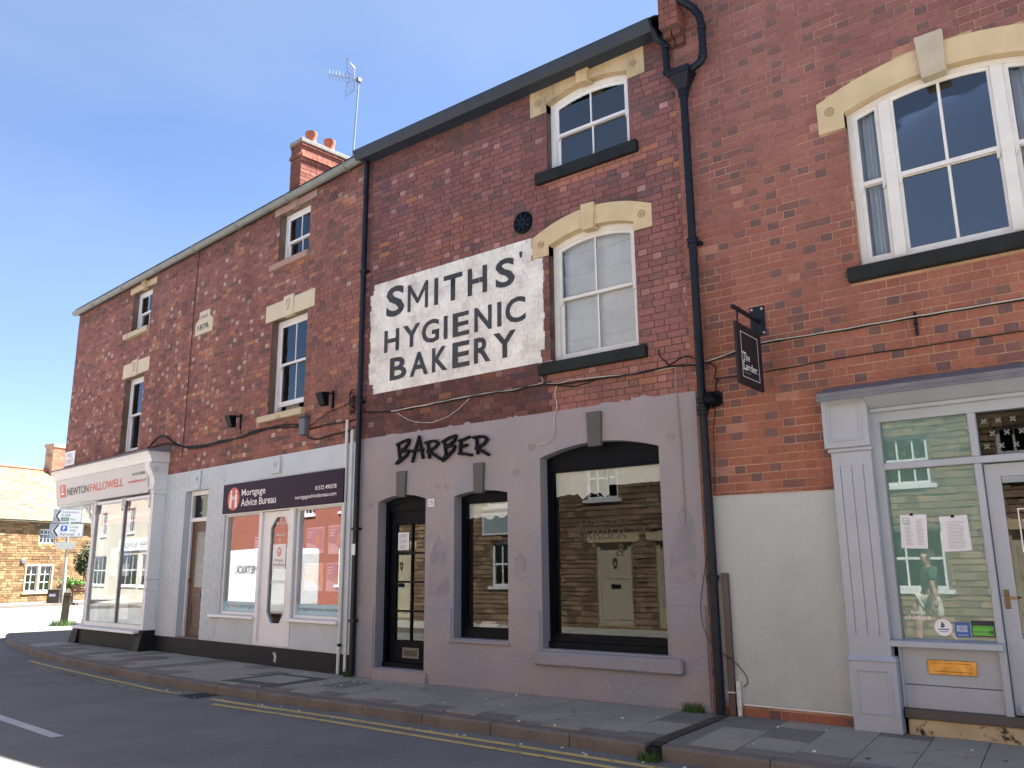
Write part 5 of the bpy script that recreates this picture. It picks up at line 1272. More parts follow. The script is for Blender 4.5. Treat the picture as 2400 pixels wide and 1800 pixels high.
# mortgage shop front joinery
for (op, nm) in ((SL, 'shop_window'), (SR, 'shop_window')):
    inn = inset(op, 0.055, 0.05, 0.04)
    w = MB().ring(shape(op), shape(inn), 0.03, 0.12).build(nm, WHITE, ha, bevel=0.003)
    bx('pane', GLASS_A, w, inn[0], inn[1], 0.07, 0.075, inn[2], inn[3])
    bx('window_vinyl', STICK_B, w, inn[0] + 0.005, inn[1] - 0.005, 0.066, 0.068, inn[2] + 0.004, inn[2] + 0.165)
    if op is SL:
        text('vinyl_lettering', 'Say', inn[0] + 0.06, inn[0] + 0.20, 0.80, 0.885, 0.0645, TEALV, w); text('vinyl_lettering', 'hello', inn[0] + 0.24, inn[0] + 0.42, 0.815, 0.885, 0.0645, RED, w); text('vinyl_lettering', 'to great mortgage advice', inn[0] + 0.46, inn[1] - 0.04, 0.795, 0.885, 0.0645, TEALV, w)
    else: text('vinyl_lettering', 'mortgageadvicebureau.com/oakham', inn[0] + 0.03, inn[1] - 0.03, 0.795, 0.875, 0.0645, TEALV, w)
MB().hexa([(-4.15, -0.075, 0.645), (-2.64, -0.075, 0.645), (-2.64, 0.05, 0.645), (-4.15, 0.05, 0.645), (-4.15, -0.07, 0.69), (-2.64, -0.07, 0.69), (-2.64, 0.05, 0.70), (-4.15, 0.05, 0.70)]).build('shop_sill', WHITE, ha, bevel=0.004)
MB().hexa([(-1.735, -0.075, 0.645), (-0.30, -0.075, 0.645), (-0.30, 0.05, 0.645), (-1.735, 0.05, 0.645), (-1.735, -0.07, 0.69), (-0.30, -0.07, 0.69), (-0.30, 0.05, 0.70), (-1.735, 0.05, 0.70)]).build('shop_sill', WHITE, ha, bevel=0.004)
sdm = MB(); sdm.box(-2.66, -2.575, -0.02, 0.14, 0.25, 2.42); sdm.box(-1.755, -1.60, -0.02, 0.14, 0.25, 2.42)
sdd = sdm.build('shop_door', WHITE, ha, bevel=0.004)
octo = [(-2.17, 2.315), (-1.925, 2.315), (-1.785, 2.14), (-1.815, 0.765), (-1.945, 0.58), (-2.215, 0.578), (-2.355, 0.75), (-2.345, 2.14)]
octo = octo[::-1]
rect8 = [(-2.575, 0.745), (-2.575, 0.27), (-1.755, 0.27), (-1.755, 0.765), (-1.755, 2.14), (-1.755, 2.40), (-2.575, 2.40), (-2.575, 2.14)]
O8 = [(-2.355, 0.75), (-2.215, 0.578), (-1.945, 0.58), (-1.815, 0.765), (-1.785, 2.14), (-1.925, 2.315), (-2.17, 2.315), (-2.345, 2.14)]
MB().ring(rect8, O8, 0.02, 0.065).build('door_leaf', WHITE, sdd)
I8 = [(x + (-2.07 - x) * 0.06, z + (1.45 - z) * 0.02) for x, z in O8]
MB().ring(O8, I8, 0.010, 0.04).build('glazing_bead', WHITE, sdd); MB().prism(O8, 0.042, 0.046).build('door_pane', GLASS_A, sdd)
bx('threshold', WHITE, sdd, -2.60, -1.74, -0.01, 0.1, 0.245, 0.285, 0.004)
for s, a, b, z0, z1 in (('2a', -2.11, -2.03, 2.245, 2.295), ('Mill Street', -2.22, -1.915, 2.175, 2.225), ('Welcome', -2.225, -1.925, 1.985, 2.035), ('to', -2.11, -2.045, 1.90, 1.95), ('01572 490378', -2.30, -1.885, 1.225, 1.275)): text('vinyl_lettering', s, a, b, z0, z1, 0.0405, SIGNW, sdd)
t = root('door_logo_plate', 'white plate with red oval logo inside the mortgage shop door', 'sign', xf=MA)
bx('plate', SIGNW, t, -2.275, -1.89, 0.0385, 0.0405, 1.455, 1.857); MB().prism([(-2.08 + 0.065 * math.cos(i * math.pi / 10), 1.73 + 0.075 * math.sin(i * math.pi / 10)) for i in range(20)], 0.0365, 0.038).build('oval_logo', RED, t)
mb = MB(); mb.ribbon([(-2.105, 1.68), (-2.105, 1.77), (-2.08, 1.745), (-2.055, 1.77), (-2.055, 1.68)], 0.016, 0.0355, 0.0364); mb.build('logo_figures', SIGNW, t)
text('lettering', 'Mortgage', -2.21, -1.95, 1.565, 1.62, 0.0372, CHAR, t); text('lettering', 'Advice Bureau', -2.255, -1.91, 1.505, 1.55, 0.0372, CHAR, t)
room(ha, -4.1, -0.15, 0.18, 2.3, 0.2, 2.7, ROOMR)
bx('counter', ROOML, ha, -1.25, -0.65, 0.7, 1.1, 0.3, 0.98)
PS = [('poster', 'purple portrait poster hung high in the mortgage shop window', PURP, -1.47, -1.03, 1.715, 2.08), ('poster', 'blue poster hung high beside the white pipe in the mortgage shop window', BLUEP, -0.86, -0.45, 1.69, 2.09), ('poster', 'orange poster hung low in the mortgage shop window', ORNG, -1.50, -1.01, 1.135, 1.52), ('poster', 'blue poster hung low beside the white pipe in the mortgage shop window', BLUEP, -0.885, -0.45, 1.13, 1.52), ('poster', 'purple poster at the edge of the mortgage shop window beside its door', PURP, -3.05, -2.72, 1.60, 1.98)]
for nm, lab, m, a, b, z0, z1 in PS:
    t = root(nm, lab, 'poster', 'posters in the mortgage shop window', xf=MA)
    bx('acrylic_holder', LILAC, t, a - 0.02, b + 0.02, 0.156, 0.162, z0 - 0.02, z1 + 0.02); bx('print', m, t, a, b, 0.150, 0.1555, z0, z1)
    k = 14; MB().prism([(a, z0)] + [(b, z0)] + [(b - (b - a) * i / k, z0 + 0.02 + (z1 - z0) * 0.33 * math.sin(math.pi / 2 * i / k) ) for i in range(k + 1)], 0.1475, 0.1495).build('pale_curve', LILAC, t)
    MB().prism([(b - 0.14 + 0.06 * math.cos(i * math.pi / 6), (z0 + z1) / 2 + 0.1 * math.sin(i * math.pi / 6)) for i in range(12)], 0.146, 0.1493).build('portrait_shape', SKINP, t)
    for i in range(3): bx('headline', SIGNW, t, a + 0.03, a + 0.16 - 0.02 * i, 0.1475, 0.1495, z1 - 0.06 - i * 0.04, z1 - 0.045 - i * 0.04)
# mortgage fascia sign
ms = root('mortgage_fascia_sign', 'dark purple fascia sign with red oval logo reading Mortgage Advice Bureau', 'sign', xf=MA)
bx('sign_panel', SIGNP, ms, -3.83, -0.212, -0.080, -0.012, 2.424, 2.944, 0.003)
bx('sign_edge', WHITE, ms, -3.84, -0.205, -0.06, -0.008, 2.405, 2.4235)
MB().prism([(-3.453 + 0.203 * math.cos(i * math.pi / 16), 2.676 + 0.203 * math.sin(i * math.pi / 16)) for i in range(32)], -0.0835, -0.0805).build('oval_logo', RED, ms)
mb = MB()
for sx in (-1, 1):
    cx = -3.453 + sx * 0.085
    mb.prism([(cx + 0.03 * math.cos(i * math.pi / 6), 2.80 + 0.03 * math.sin(i * math.pi / 6)) for i in range(12)], -0.0865, -0.084)
    mb.prism([(cx - 0.045 + sx * 0.01, 2.52), (cx + 0.035 + sx * 0.01, 2.52), (cx + 0.03, 2.76), (cx - 0.03, 2.76)], -0.0862, -0.084)
    mb.ribbon([(cx - sx * 0.005, 2.75), (-3.453, 2.66)], 0.03, -0.0866, -0.084)
mb.build('logo_figures', SIGNW, ms)
text('lettering', 'Mortgage', -3.185, -2.41, 2.672, 2.823, -0.0825, SIGNW, ms, bold=0.012); text('lettering', 'Advice Bureau', -3.19, -2.07, 2.528, 2.658, -0.0825, SIGNW, ms, bold=0.012)
text('lettering', '01572 490378', -0.945, -0.383, 2.655, 2.72, -0.0825, SIGNW, ms, bold=0.008); text('lettering', 'mortgageadvicebureau.com', -1.50, -0.38, 2.525, 2.605, -0.0825, SIGNW, ms, bold=0.008)
# estate agent shopfront
nf = bx('agent_plinth', PLINTHK, ha, -9.45, -6.50, -0.235, 0.0, -0.07, 0.275, 0.008)
MB().hexa([(-9.86, -0.30, -0.07), (-9.452, -0.30, -0.07), (-9.452, 0.25, -0.07), (-9.86, 0.25, -0.07), (-9.72, -0.24, 0.34), (-9.452, -0.24, 0.34), (-9.452, 0.2, 0.34), (-9.72, 0.2, 0.34)]).build('plinth_block', PLINTHK, nf)
MB().hexa([(-6.56, -0.33, -0.07), (-6.27, -0.33, -0.07), (-6.27, 0.0, -0.07), (-6.56, 0.0, -0.07), (-6.47, -0.25, 0.33), (-6.27, -0.25, 0.33), (-6.27, 0.0, 0.33), (-6.47, 0.0, 0.33)]).build('plinth_block', PLINTHK, nf)
aw = MB(); aw.box(-9.19, -9.11, -0.25, -0.17, 0.34, 2.94); aw.box(-6.40, -6.34, -0.25, -0.17, 0.34, 2.94); aw.box(-9.11, -6.40, -0.25, -0.17, 2.88, 2.94); aw.box(-9.11, -6.40, -0.25, -0.17, 0.34, 0.42)
aw = aw.build('agent_window', WHITE, ha)
bx('glazing_mullion', M('grey_metal_mullion', (0.33, 0.35, 0.37), 0.4, 0.05, 4, metal=0.4), aw, -7.665, -7.625, -0.245, -0.18, 0.42, 2.88)
for a, b in ((-9.11, -7.665), (-7.625, -6.40)): bx('pane', GLASS_A, aw, a, b, -0.215, -0.210, 0.42, 2.88)
for x in (-9.10, -7.70, -7.59, -6.43): MB().lathe([(0.022, 0), (0.022, -0.1), (0.03, -0.12), (0.012, -0.2), (0.026, -0.24), (0.004, -0.28)], x, -0.262, 2.95, 8).build('pendant_drop', WHITE, aw)
MB().hexa([(-9.50, -0.38, 0.262), (-6.42, -0.38, 0.262), (-6.42, -0.17, 0.275), (-9.50, -0.17, 0.275), (-9.50, -0.37, 0.315), (-6.42, -0.37, 0.315), (-6.42, -0.17, 0.345), (-9.50, -0.17, 0.345)]).build('agent_sill', WHITE, aw, bevel=0.01)
post = bx('agent_post', WHITE, ha, -6.34, -6.275, -0.255, 0.0, 0.33, 2.94, 0.004)
for z in (1.08, 1.28): bx('post_band', WHITE, post, -6.36, -6.255, -0.275, 0.0, z, z + 0.045, 0.01)
MB().ring([(-0.20, 0.45), (-0.06, 0.45), (-0.06, 1.0), (-0.20, 1.0)], [(-0.18, 0.47), (-0.08, 0.47), (-0.08, 0.98), (-0.18, 0.98)], 0, 0.012).build('post_panel', WHITE, post).matrix_local = Matrix.Translation((-6.268, 0, 0)) @ Matrix.Rotation(R(90), 4, 'Z')
bx('post_capital', WHITE, post, -6.37, -6.245, -0.285, 0.0, 2.94, 3.03, 0.012)
MB().lathe([(0.10, 0.34), (0.10, 0.42), (0.075, 0.46), (0.075, 1.05), (0.095, 1.08), (0.095, 1.14), (0.07, 1.2), (0.06, 2.4), (0.085, 2.46), (0.085, 2.55), (0.06, 2.6), (0.06, 2.95)], -9.42, -0.12, 0, 14).build('corner_column', WHITE, ha, smooth=True)
mb = MB(); arc = [(-9.46 - 0.85 * (1 - math.cos(t * math.pi / 16)), 2.28 + 0.62 * math.sin(t * math.pi / 16)) for t in range(9)]
mb.ribbon(arc, 0.05, -0.17, -0.12)
for i in range(3): mb.ribbon([(-9.55 - 0.22 * i, 2.90), (-9.52 - 0.2 * i, 2.52 + 0.13 * i)], 0.035, -0.165, -0.125)
mb.build('fretted_bracket', WHITE, ha)
# fascia, cove and lead roof of the estate agent front
XL, XR = -11.42, -6.30
fa_ = MB().hexa([(XL, -0.285, 2.99), (XR - 0.19, -0.285, 2.99), (XR - 0.19, 0.0, 2.99), (XL, 0.0, 2.99), (XL - 0.05, -0.355, 3.575), (XR - 0.19, -0.355, 3.575), (XR - 0.19, 0.0, 3.575), (XL - 0.05, 0.0, 3.575)]).build('agent_fascia', NFFACE, ha)
mb = MB(); pf_ = [(-0.37, 3.578), (-0.37, 3.60), (-0.39, 3.66), (-0.42, 3.72), (-0.455, 3.765), (-0.455, 3.79), (0.0, 3.80), (0.0, 3.578)]; n = len(pf_)
for xx in (XL - 0.06, XR + 0.06): mb.v += [(xx, a, b) for a, b in pf_]
for j in range(n):
    q = (j + 1) % n; mb.f.append((j, q, n + q, n + j)); mb.c.append(None)
mb.f += [tuple(range(n)), tuple(range(2 * n - 1, n - 1, -1))]; mb.c += [None, None]
mb.build('cornice_cove', WHITE, fa_)
MB().hexa([(XL - 0.1, -0.475, 3.792), (XR + 0.1, -0.475, 3.792), (XR + 0.14, 0.0, 3.80), (XL - 0.1, 0.0, 3.80), (XL - 0.1, -0.475, 3.82), (XR + 0.1, -0.475, 3.82), (XR + 0.14, 0.0, 3.935), (XL - 0.1, 0.0, 3.935)]).build('lead_roof', LEAD, fa_)
cs = [(-0.26, 3.032), (-0.29, 3.06), (-0.27, 3.14), (-0.29, 3.28), (-0.35, 3.40), (-0.40, 3.50), (-0.40, 3.575), (0.0, 3.575), (0.0, 3.032)]
mb = MB(); n = len(cs)
for xx in (XR - 0.185, XR + 0.04): mb.v += [(xx, a, b) for a, b in cs]
for j in range(n):
    q = (j + 1) % n; mb.f.append((j, q, n + q, n + j)); mb.c.append(None)
mb.f += [tuple(range(n)), tuple(range(2 * n - 1, n - 1, -1))]; mb.c += [None, None]
con = mb.build('scroll_console', WHITE, ha, bevel=0.008)
mb = MB(); mb.ribbon([(-0.27 + 0.07 * (1 - t / 16) * math.cos(t * 0.75), 3.42 + 0.07 * (1 - t / 16) * math.sin(t * 0.75)) for t in range(14)], 0.016, 0.0, 0.01)
mb.build('scroll_carving', NFFACE, con).matrix_local = Matrix.Translation((XR + 0.050, 0, 0)) @ Matrix.Rotation(R(90), 4, 'Z')
mb = MB(); mb.face([(XL, -0.28, 2.985), (-9.2, -0.28, 2.985), (-9.2, 0.3, 2.985), (-12.0, 2.6, 2.985), (-12.0, 0.0, 2.985)]); mb.build('porch_ceiling', WHITE, ha, normals=False)
mb = MB(); mb.face([(-9.45, 0.0, -0.07), (-9.45, 0.0, 2.985), (-12.05, 2.6, 2.985), (-12.05, 2.6, -0.07)]); mb.build('porch_wall', PAINT_A, ha, normals=False)
room(ha, -9.4, -6.35, -0.1, 2.6, 0.3, 2.98, ROOML)
bx('window_banner', M('red_window_banner', (0.40, 0.07, 0.05), 0.6, 0.08, 2), ha, -9.08, -6.45, -0.12, -0.11, 2.42, 2.86)
text('banner_lettering', 'RESIDENTIAL  MORTGAGE ADVICE', -8.95, -6.55, 2.55, 2.64, -0.1225, SIGNW, ha)
for i, xx in enumerate((-8.85, -8.25, -7.4, -6.95)):
    bx('property_card', PAPERW, ha, xx, xx + 0.4, 0.05, 0.055, 1.35, 1.95); bx('property_photo', BLUEP if i % 2 else LILAC, ha, xx + 0.03, xx + 0.37, 0.044, 0.0495, 1.60, 1.90)
bx('display_shelf', ROOML, ha, -9.3, -6.4, 0.3, 0.7, 0.45, 0.95); bx('display_shelf', ROOMD, ha, -7.5, -6.45, -0.05, 0.25, 0.42, 1.05)
ns = root('agent_fascia_lettering', 'red and charcoal NEWTON FALLOWELL lettering with red square logo on the off-white fascia', 'sign', xf=MA)
def onf(s, a, b, z0, z1, m, bold=0.02):
    o = text('lettering', s, a, b, 0, (z1 - z0) * 1.007, 0, m, ns, bold=bold); y = -0.290 - 0.1197 * (z0 - 2.99)
    o.matrix_local = Matrix.Translation((0, y, z0)) @ Matrix.Rotation(math.atan(0.1197), 4, 'X')
def onq(nm, a, b, z0, z1, m, dy=0.0):
    o = MB().box(a, b, -0.004, 0.0, 0, z1 - z0).build(nm, m, ns); o.matrix_local = Matrix.Translation((0, -0.2875 + dy - 0.1197 * (z0 - 2.99), z0)) @ Matrix.Rotation(math.atan(0.1197), 4, 'X')
onq('logo_square', -11.16, -10.82, 3.165, 3.46, NFRED); onq('logo_house', -11.08, -10.90, 3.23, 3.27, SIGNW, -0.006); onq('logo_house', -11.02, -10.96, 3.30, 3.42, SIGNW, -0.006)
onf('NEWTON', -10.72, -9.46, 3.185, 3.36, CHAR); onf('FALLOWELL', -9.38, -7.63, 3.19, 3.365, NFRED); onf('01572 335005', -7.18, -6.57, 3.365, 3.42, CHAR); onf('newtonfallowell.co.uk', -7.38, -6.53, 3.225, 3.285, NFRED)
st2 = root('street_name_plate', 'white MILL STREET name plate high on the house corner', 'sign', xf=MA)
bx('plate', SIGNW, st2, -11.96, -11.33, -0.03, -0.012, 4.01, 4.36, 0.004); text('lettering', 'MILL', -11.80, -11.48, 4.215, 4.31, -0.0315, INK, st2); text('lettering', 'STREET', -11.87, -11.42, 4.06, 4.155, -0.0315, INK, st2)

# fittings on the corner house
for i, (x, lab) in enumerate(((-0.652, 'small black wall floodlight above the mortgage sign, nearest the downpipe'), (-3.49, 'small black wall floodlight above the mortgage sign, nearer the estate agent'))):
    t = root('floodlight', lab, 'floodlight', 'floodlights over the mortgage sign', xf=MA)
    bx('bracket', BLACK, t, x - 0.02, x + 0.012, -0.03, 0.0, 3.94, 4.22); MB().tube([(x, -0.03, 4.17), (x - 0.0, -0.16, 4.17)], 0.012, 6).build('arm', BLACK, t)
    MB().hexa([(x - 0.075, -0.225, 3.96), (x + 0.075, -0.225, 3.96), (x + 0.075, -0.14, 3.955), (x - 0.075, -0.14, 3.955), (x - 0.085, -0.30, 4.15), (x + 0.085, -0.30, 4.15), (x + 0.085, -0.15, 4.17), (x - 0.085, -0.15, 4.17)]).build('lamp_housing', BLACK, t, bevel=0.006)
t = root('junction_box', 'grey cable junction box under the mortgage shop window sill', 'junction box', xf=MA)
bx('housing', GREYPL, t, -1.46, -1.29, -0.11, 0.0, 3.58, 3.87, 0.015); MB().hexa([(-1.47, -0.13, 3.872), (-1.28, -0.13, 3.872), (-1.28, 0, 3.872), (-1.47, 0, 3.872), (-1.44, -0.08, 3.92), (-1.31, -0.08, 3.92), (-1.31, 0, 3.92), (-1.44, 0, 3.92)]).build('hood', GREYPL, t)
t = root('white_waste_pipe', 'thin white plastic pipe running down beside the mortgage sign', 'pipe', xf=MA)
MB().tube([(-0.222, -0.035, 3.69), (-0.235, -0.035, 2.0), (-0.24, -0.035, 0.7), (-0.25, -0.04, -0.04)], 0.026, 10).build('pipe', PVC, t, smooth=True)
for z, m in ((1.82, PVC), (0.70, PVC), (0.36, BLACK), (3.0, PVC)): MB().lathe([(0.031, -0.02), (0.031, 0.02)], -0.238, -0.036, z, 10).build('pipe_joint', m, t)
t = root('grey_conduit', 'pale grey conduit strip between the white pipe and black downpipe', 'conduit', xf=MA)
bx('conduit_run', PAINT_A, t, -0.135, -0.075, -0.035, 0.0, 0.0, 3.55, 0.004)
t = root('meter_label', 'small white label on the black downpipe', 'label'); bx('label_card', PAPERW, t, -9.43, -9.352, -0.1175, -0.116, 1.64, 1.80)

# ------------------------------------------------------------------ cables
def sag(P, n=5, wob=0.004, seed=0):
    r = random.Random(seed); out = []
    V = [Vector(p) for p in P]
    for i in range(len(V) - 1):
        p0 = V[max(0, i - 1)]; p1 = V[i]; p2 = V[i + 1]; p3 = V[min(len(V) - 1, i + 2)]
        for k in range(n):
            t = k / n
            q = 0.5 * ((2 * p1) + (p2 - p0) * t + (2 * p0 - 5 * p1 + 4 * p2 - p3) * t * t + (3 * p1 - p0 - 3 * p2 + p3) * t ** 3)
            out.append(q + Vector((0, r.uniform(-.3, .3) * wob, r.uniform(-1, 1) * wob)))
    out.append(V[-1]); return out
def cable(name, label, runs, xf=None):
    t = root(name, label, 'cable', xf=xf)
    for k, (P, r, m) in enumerate(runs): MB().tube(sag([(x, -0.028 - 0.006 * (k % 3) if len(p_) == 0 else p_[0], z) for (x, z, *p_) in P], 5, 0.005, k), r, 6).build('cable_run', m, t, smooth=True)
    return t
cable('service_cable', 'bundle of black and white cables clipped along the barber house below the bakery sign', [
 ([(-9.34, 3.76), (-8.71, 3.70), (-7.9, 3.70)], 0.011, CABLE), ([(-8.75, 3.702), (-7.9, 3.716), (-6.98, 3.728), (-6.5, 3.712), (-6.04, 3.735)], 0.009, CABLE_W), ([(-7.9, 3.70), (-6.98, 3.715), (-6.5, 3.70), (-6.04, 3.72), (-5.79, 3.68), (-5.24, 3.665), (-4.68, 3.652), (-4.26, 3.67), (-3.9, 3.64)], 0.011, CABLE),
 ([(-6.04, 3.735), (-5.79, 3.70), (-5.54, 3.715), (-5.2, 3.69), (-4.68, 3.665), (-4.0, 3.655), (-3.87, 3.66)], 0.007, CABLE_W), ([(-5.79, 3.675), (-5.54, 3.625), (-5.3, 3.645), (-5.2, 3.67)], 0.007, CABLE), ([(-4.344, 3.893), (-4.335, 3.817), (-4.26, 3.732), (-4.21, 3.69), (-4.065, 3.75), (-3.99, 3.755), (-3.88, 3.71)], 0.008, CABLE)])
cable('loose_wire', 'pale wire looping below the cable bundle over the barber front', [([(-8.622, 3.662), (-8.388, 3.535), (-8.061, 3.453), (-7.747, 3.469), (-7.48, 3.56), (-7.239, 3.70)], 0.005, CABLE_W)])
cable('hanging_wire', 'loose white wire hanging down over the barber render', [([(-5.787, 3.688), (-5.829, 3.568), (-5.80, 3.42), (-5.85, 3.242), (-5.85, 3.06), (-5.946, 2.965), (-6.106, 2.955), (-6.075, 2.90)], 0.006, CABLE_W)])
cable('sill_wire', 'thin wire curling round the end of the barber house window sill', [([(-5.811, 3.995, -0.085), (-6.004, 3.985, -0.085), (-6.07, 3.923), (-6.04, 3.825), (-6.01, 3.781), (-6.025, 3.736)], 0.004, CABLE_W)])
cable('surface_conduit', 'thin painted wire running down the render beside the black downpipe', [([(-4.147, 3.653), (-4.152, 3.33), (-4.135, 2.80), (-4.134, 2.34), (-4.134, 1.87)], 0.006, RENDER)])
cable('shopfront_cable', 'cable clipped across the orange brickwork above the grey shopfront, the upper run', [([(-3.87, 3.66), (-3.70, 3.66), (-3.12, 3.752), (-2.61, 3.748), (-1.63, 3.748), (-0.70, 3.741), (1.5, 3.74)], 0.010, CABLE), ([(-3.85, 3.672), (-3.70, 3.672), (-3.12, 3.764), (-2.61, 3.76), (-1.63, 3.76), (-0.70, 3.753), (1.5, 3.75)], 0.007, CABLE_W)])
cable('shopfront_cable', 'thin black cable across the orange brickwork above the grey shopfront, the lower run', [([(-3.674, 3.45), (-3.147, 3.44), (-2.192, 3.462), (-0.736, 3.452), (1.5, 3.45)], 0.006, CABLE), ([(-3.78, 3.655), (-3.686, 3.604), (-3.66, 3.542), (-3.683, 3.464), (-3.65, 3.435), (-3.67, 3.392), (-3.68, 3.312)], 0.007, CABLE)])
cable('wall_wire', 'thin black wire dropping from the alarm box to the pale panel', [([(-3.70, 3.14), (-3.735, 2.9), (-3.745, 2.63), (-3.765, 2.19)], 0.004, CABLE)])
cable('slack_wire', 'slack black wire drooping behind the downpipe to the white trunking', [([(-3.898, 1.553, -0.03), (-3.978, 1.136, -0.05), (-3.99, 0.945, -0.06), (-3.944, 0.748, -0.08), (-3.794, 0.60, -0.16), (-3.723, 0.532, -0.1), (-3.65, 0.465, -0.05), (-3.569, 0.37), (-3.537, 0.283), (-3.585, 0.23)], 0.004, CABLE)])
cable('corner_cable_bundle', 'tangle of black cables clipped across the corner house above the two shops', [
 ([(-7.29, 3.98), (-6.66, 4.18), (-6.07, 3.97), (-5.6, 3.84), (-5.1, 3.80), (-4.28, 3.772), (-3.38, 3.795), (-2.93, 3.848), (-1.86, 3.813), (-1.41, 3.74)], 0.014, CABLE), ([(-7.2, 3.96), (-6.4, 3.99), (-5.6, 3.83), (-4.9, 3.76), (-4.2, 3.80), (-3.4, 3.77), (-2.5, 3.82), (-1.41, 3.72)], 0.012, CABLE), ([(-6.1, 3.95), (-5.3, 3.77), (-4.6, 3.74), (-3.8, 3.76), (-3.0, 3.80), (-2.2, 3.84), (-1.42, 3.76)], 0.010, CABLE),
 ([(-1.25, 3.66), (-1.14, 3.678), (-0.708, 3.687), (-0.18, 3.666), (-0.05, 3.676)], 0.010, CABLE), ([(-1.3, 3.56), (-1.25, 3.526), (-1.01, 3.472), (-0.70, 3.504), (-0.21, 3.514), (-0.05, 3.56)], 0.012, CABLE), ([(-1.24, 3.70), (-1.085, 3.77), (-0.66, 3.881), (-0.39, 3.918), (-0.1, 3.95)], 0.006, CABLE), ([(-3.48, 3.93), (-3.40, 3.82)], 0.005, CABLE), ([(-0.65, 3.94), (-0.6, 3.88)], 0.005, CABLE)], xf=MA)
cable('vertical_wire', 'thin black wire running down the brick wall beside the date stone', [([(-5.58, 7.93), (-5.63, 7.0), (-5.64, 6.3), (-5.645, 5.135), (-5.665, 3.84), (-5.69, 3.64)], 0.007, CABLE)], xf=MA)
t = root('cable_coil', 'shaggy dark coil of cable behind the square downpipe', 'cable', xf=MA); r7 = random.Random(6); mb = MB()
for k in range(26):
    a = r7.uniform(0, 6.28); rr = r7.uniform(0.02, 0.07); zc = r7.uniform(3.78, 4.08)
    mb.tube([(-0.085 + rr * math.cos(a + s), -0.06 + r7.uniform(-.02, .02), zc + rr * 1.5 * math.sin(a + s)) for s in (0, 0.8, 1.6, 2.4)], 0.006, 5)
mb.build('coil_strands', CABLE, t)

# ------------------------------------------------------------------ television aerial
ta = root('television_aerial', 'grey television aerial on a tall mast above the corner house roof', 'aerial', xf=MA)
MB().tube([(-1.77, 0.97, 8.4), (-1.62, 0.97, 10.63)], 0.018, 8).build('mast', STEEL, ta, smooth=True)
AL = M('grey_aluminium_rod', (0.30, 0.31, 0.33), 0.4, 0.1, 5, metal=0.6)
b0, b1 = Vector((-1.60, 1.0, 10.62)), Vector((-1.89, 0.47, 10.64)); dv = (b1 - b0).normalized()
MB().tube([b0, b1], 0.009, 6).build('boom', AL, ta)
for i in range(7):
    p = b0 + dv * (0.22 + 0.062 * i); MB().tube([p + Vector((0, 0, -0.10)), p + Vector((0, 0, 0.10))], 0.005, 5).build('element', AL, ta)
pr0 = b0 + dv * 0.12; sd = dv.cross(Vector((0, 0, 1))).normalized()
for s in (-1, 1):
    mb = MB(); F_ = [pr0 + Vector((0, 0, 0.02 * s)), pr0 + Vector((0, 0, 0.24 * s)) - dv * 0.0, pr0 + dv * 0.16 + Vector((0, 0, 0.42 * s)), pr0 + dv * 0.14 + Vector((0, 0, 0.1 * s)), pr0 + Vector((0, 0, 0.02 * s))]
    mb.tube(F_, 0.006, 5)
    for k in range(4): mb.tube([F_[0].lerp(F_[1], 0.2 + k * 0.25), F_[3].lerp(F_[2], 0.1 + k * 0.28)], 0.004, 5)
    mb.build('reflector', AL, ta)
bx('mast_clamp', GREYPL, ta, -1.66, -1.58, 0.93, 1.01, 10.58, 10.66)

# ------------------------------------------------------------------ small plants at the wall foot
def tuft(name, label, cx, cy, cz, n, h, rad, seed):
    r = random.Random(seed); mb = MB()
    for _ in range(n):
        a = r.uniform(0, 6.28); d = rad * math.sqrt(r.random()); x, y = cx + d * math.cos(a), cy + d * math.sin(a) * 0.6; b = r.uniform(0, 6.28); l = h * r.uniform(0.5, 1.1); w = 0.006
        tx, ty = x + 0.4 * l * math.cos(b), y + 0.4 * l * math.sin(b)
        mb.face([(x - w * math.sin(b), y + w * math.cos(b), cz), (x + w * math.sin(b), y - w * math.cos(b), cz), (tx, ty, cz + l)])
    return mb.build(name, GRASS, label=label, cat='grass', kind='stuff', normals=False)
tuft('grass_tuft', 'green weeds growing at the foot of the barber wall', -4.13, -0.07, -0.05, 160, 0.11, 0.12, 1)
tuft('grass_tuft', 'weeds sprouting below the drain outlet at the kerb', -3.72, -1.80, -0.18, 120, 0.09, 0.11, 2)
tuft('grass_tuft', 'grass growing round the foot of the wooden bollard', -25.65, 3.4, -0.07, 500, 0.22, 0.55, 3)
tuft('grass_tuft', 'weeds at the foot of the square downpipe', -9.46, -0.1, -0.05, 90, 0.10, 0.09, 4)

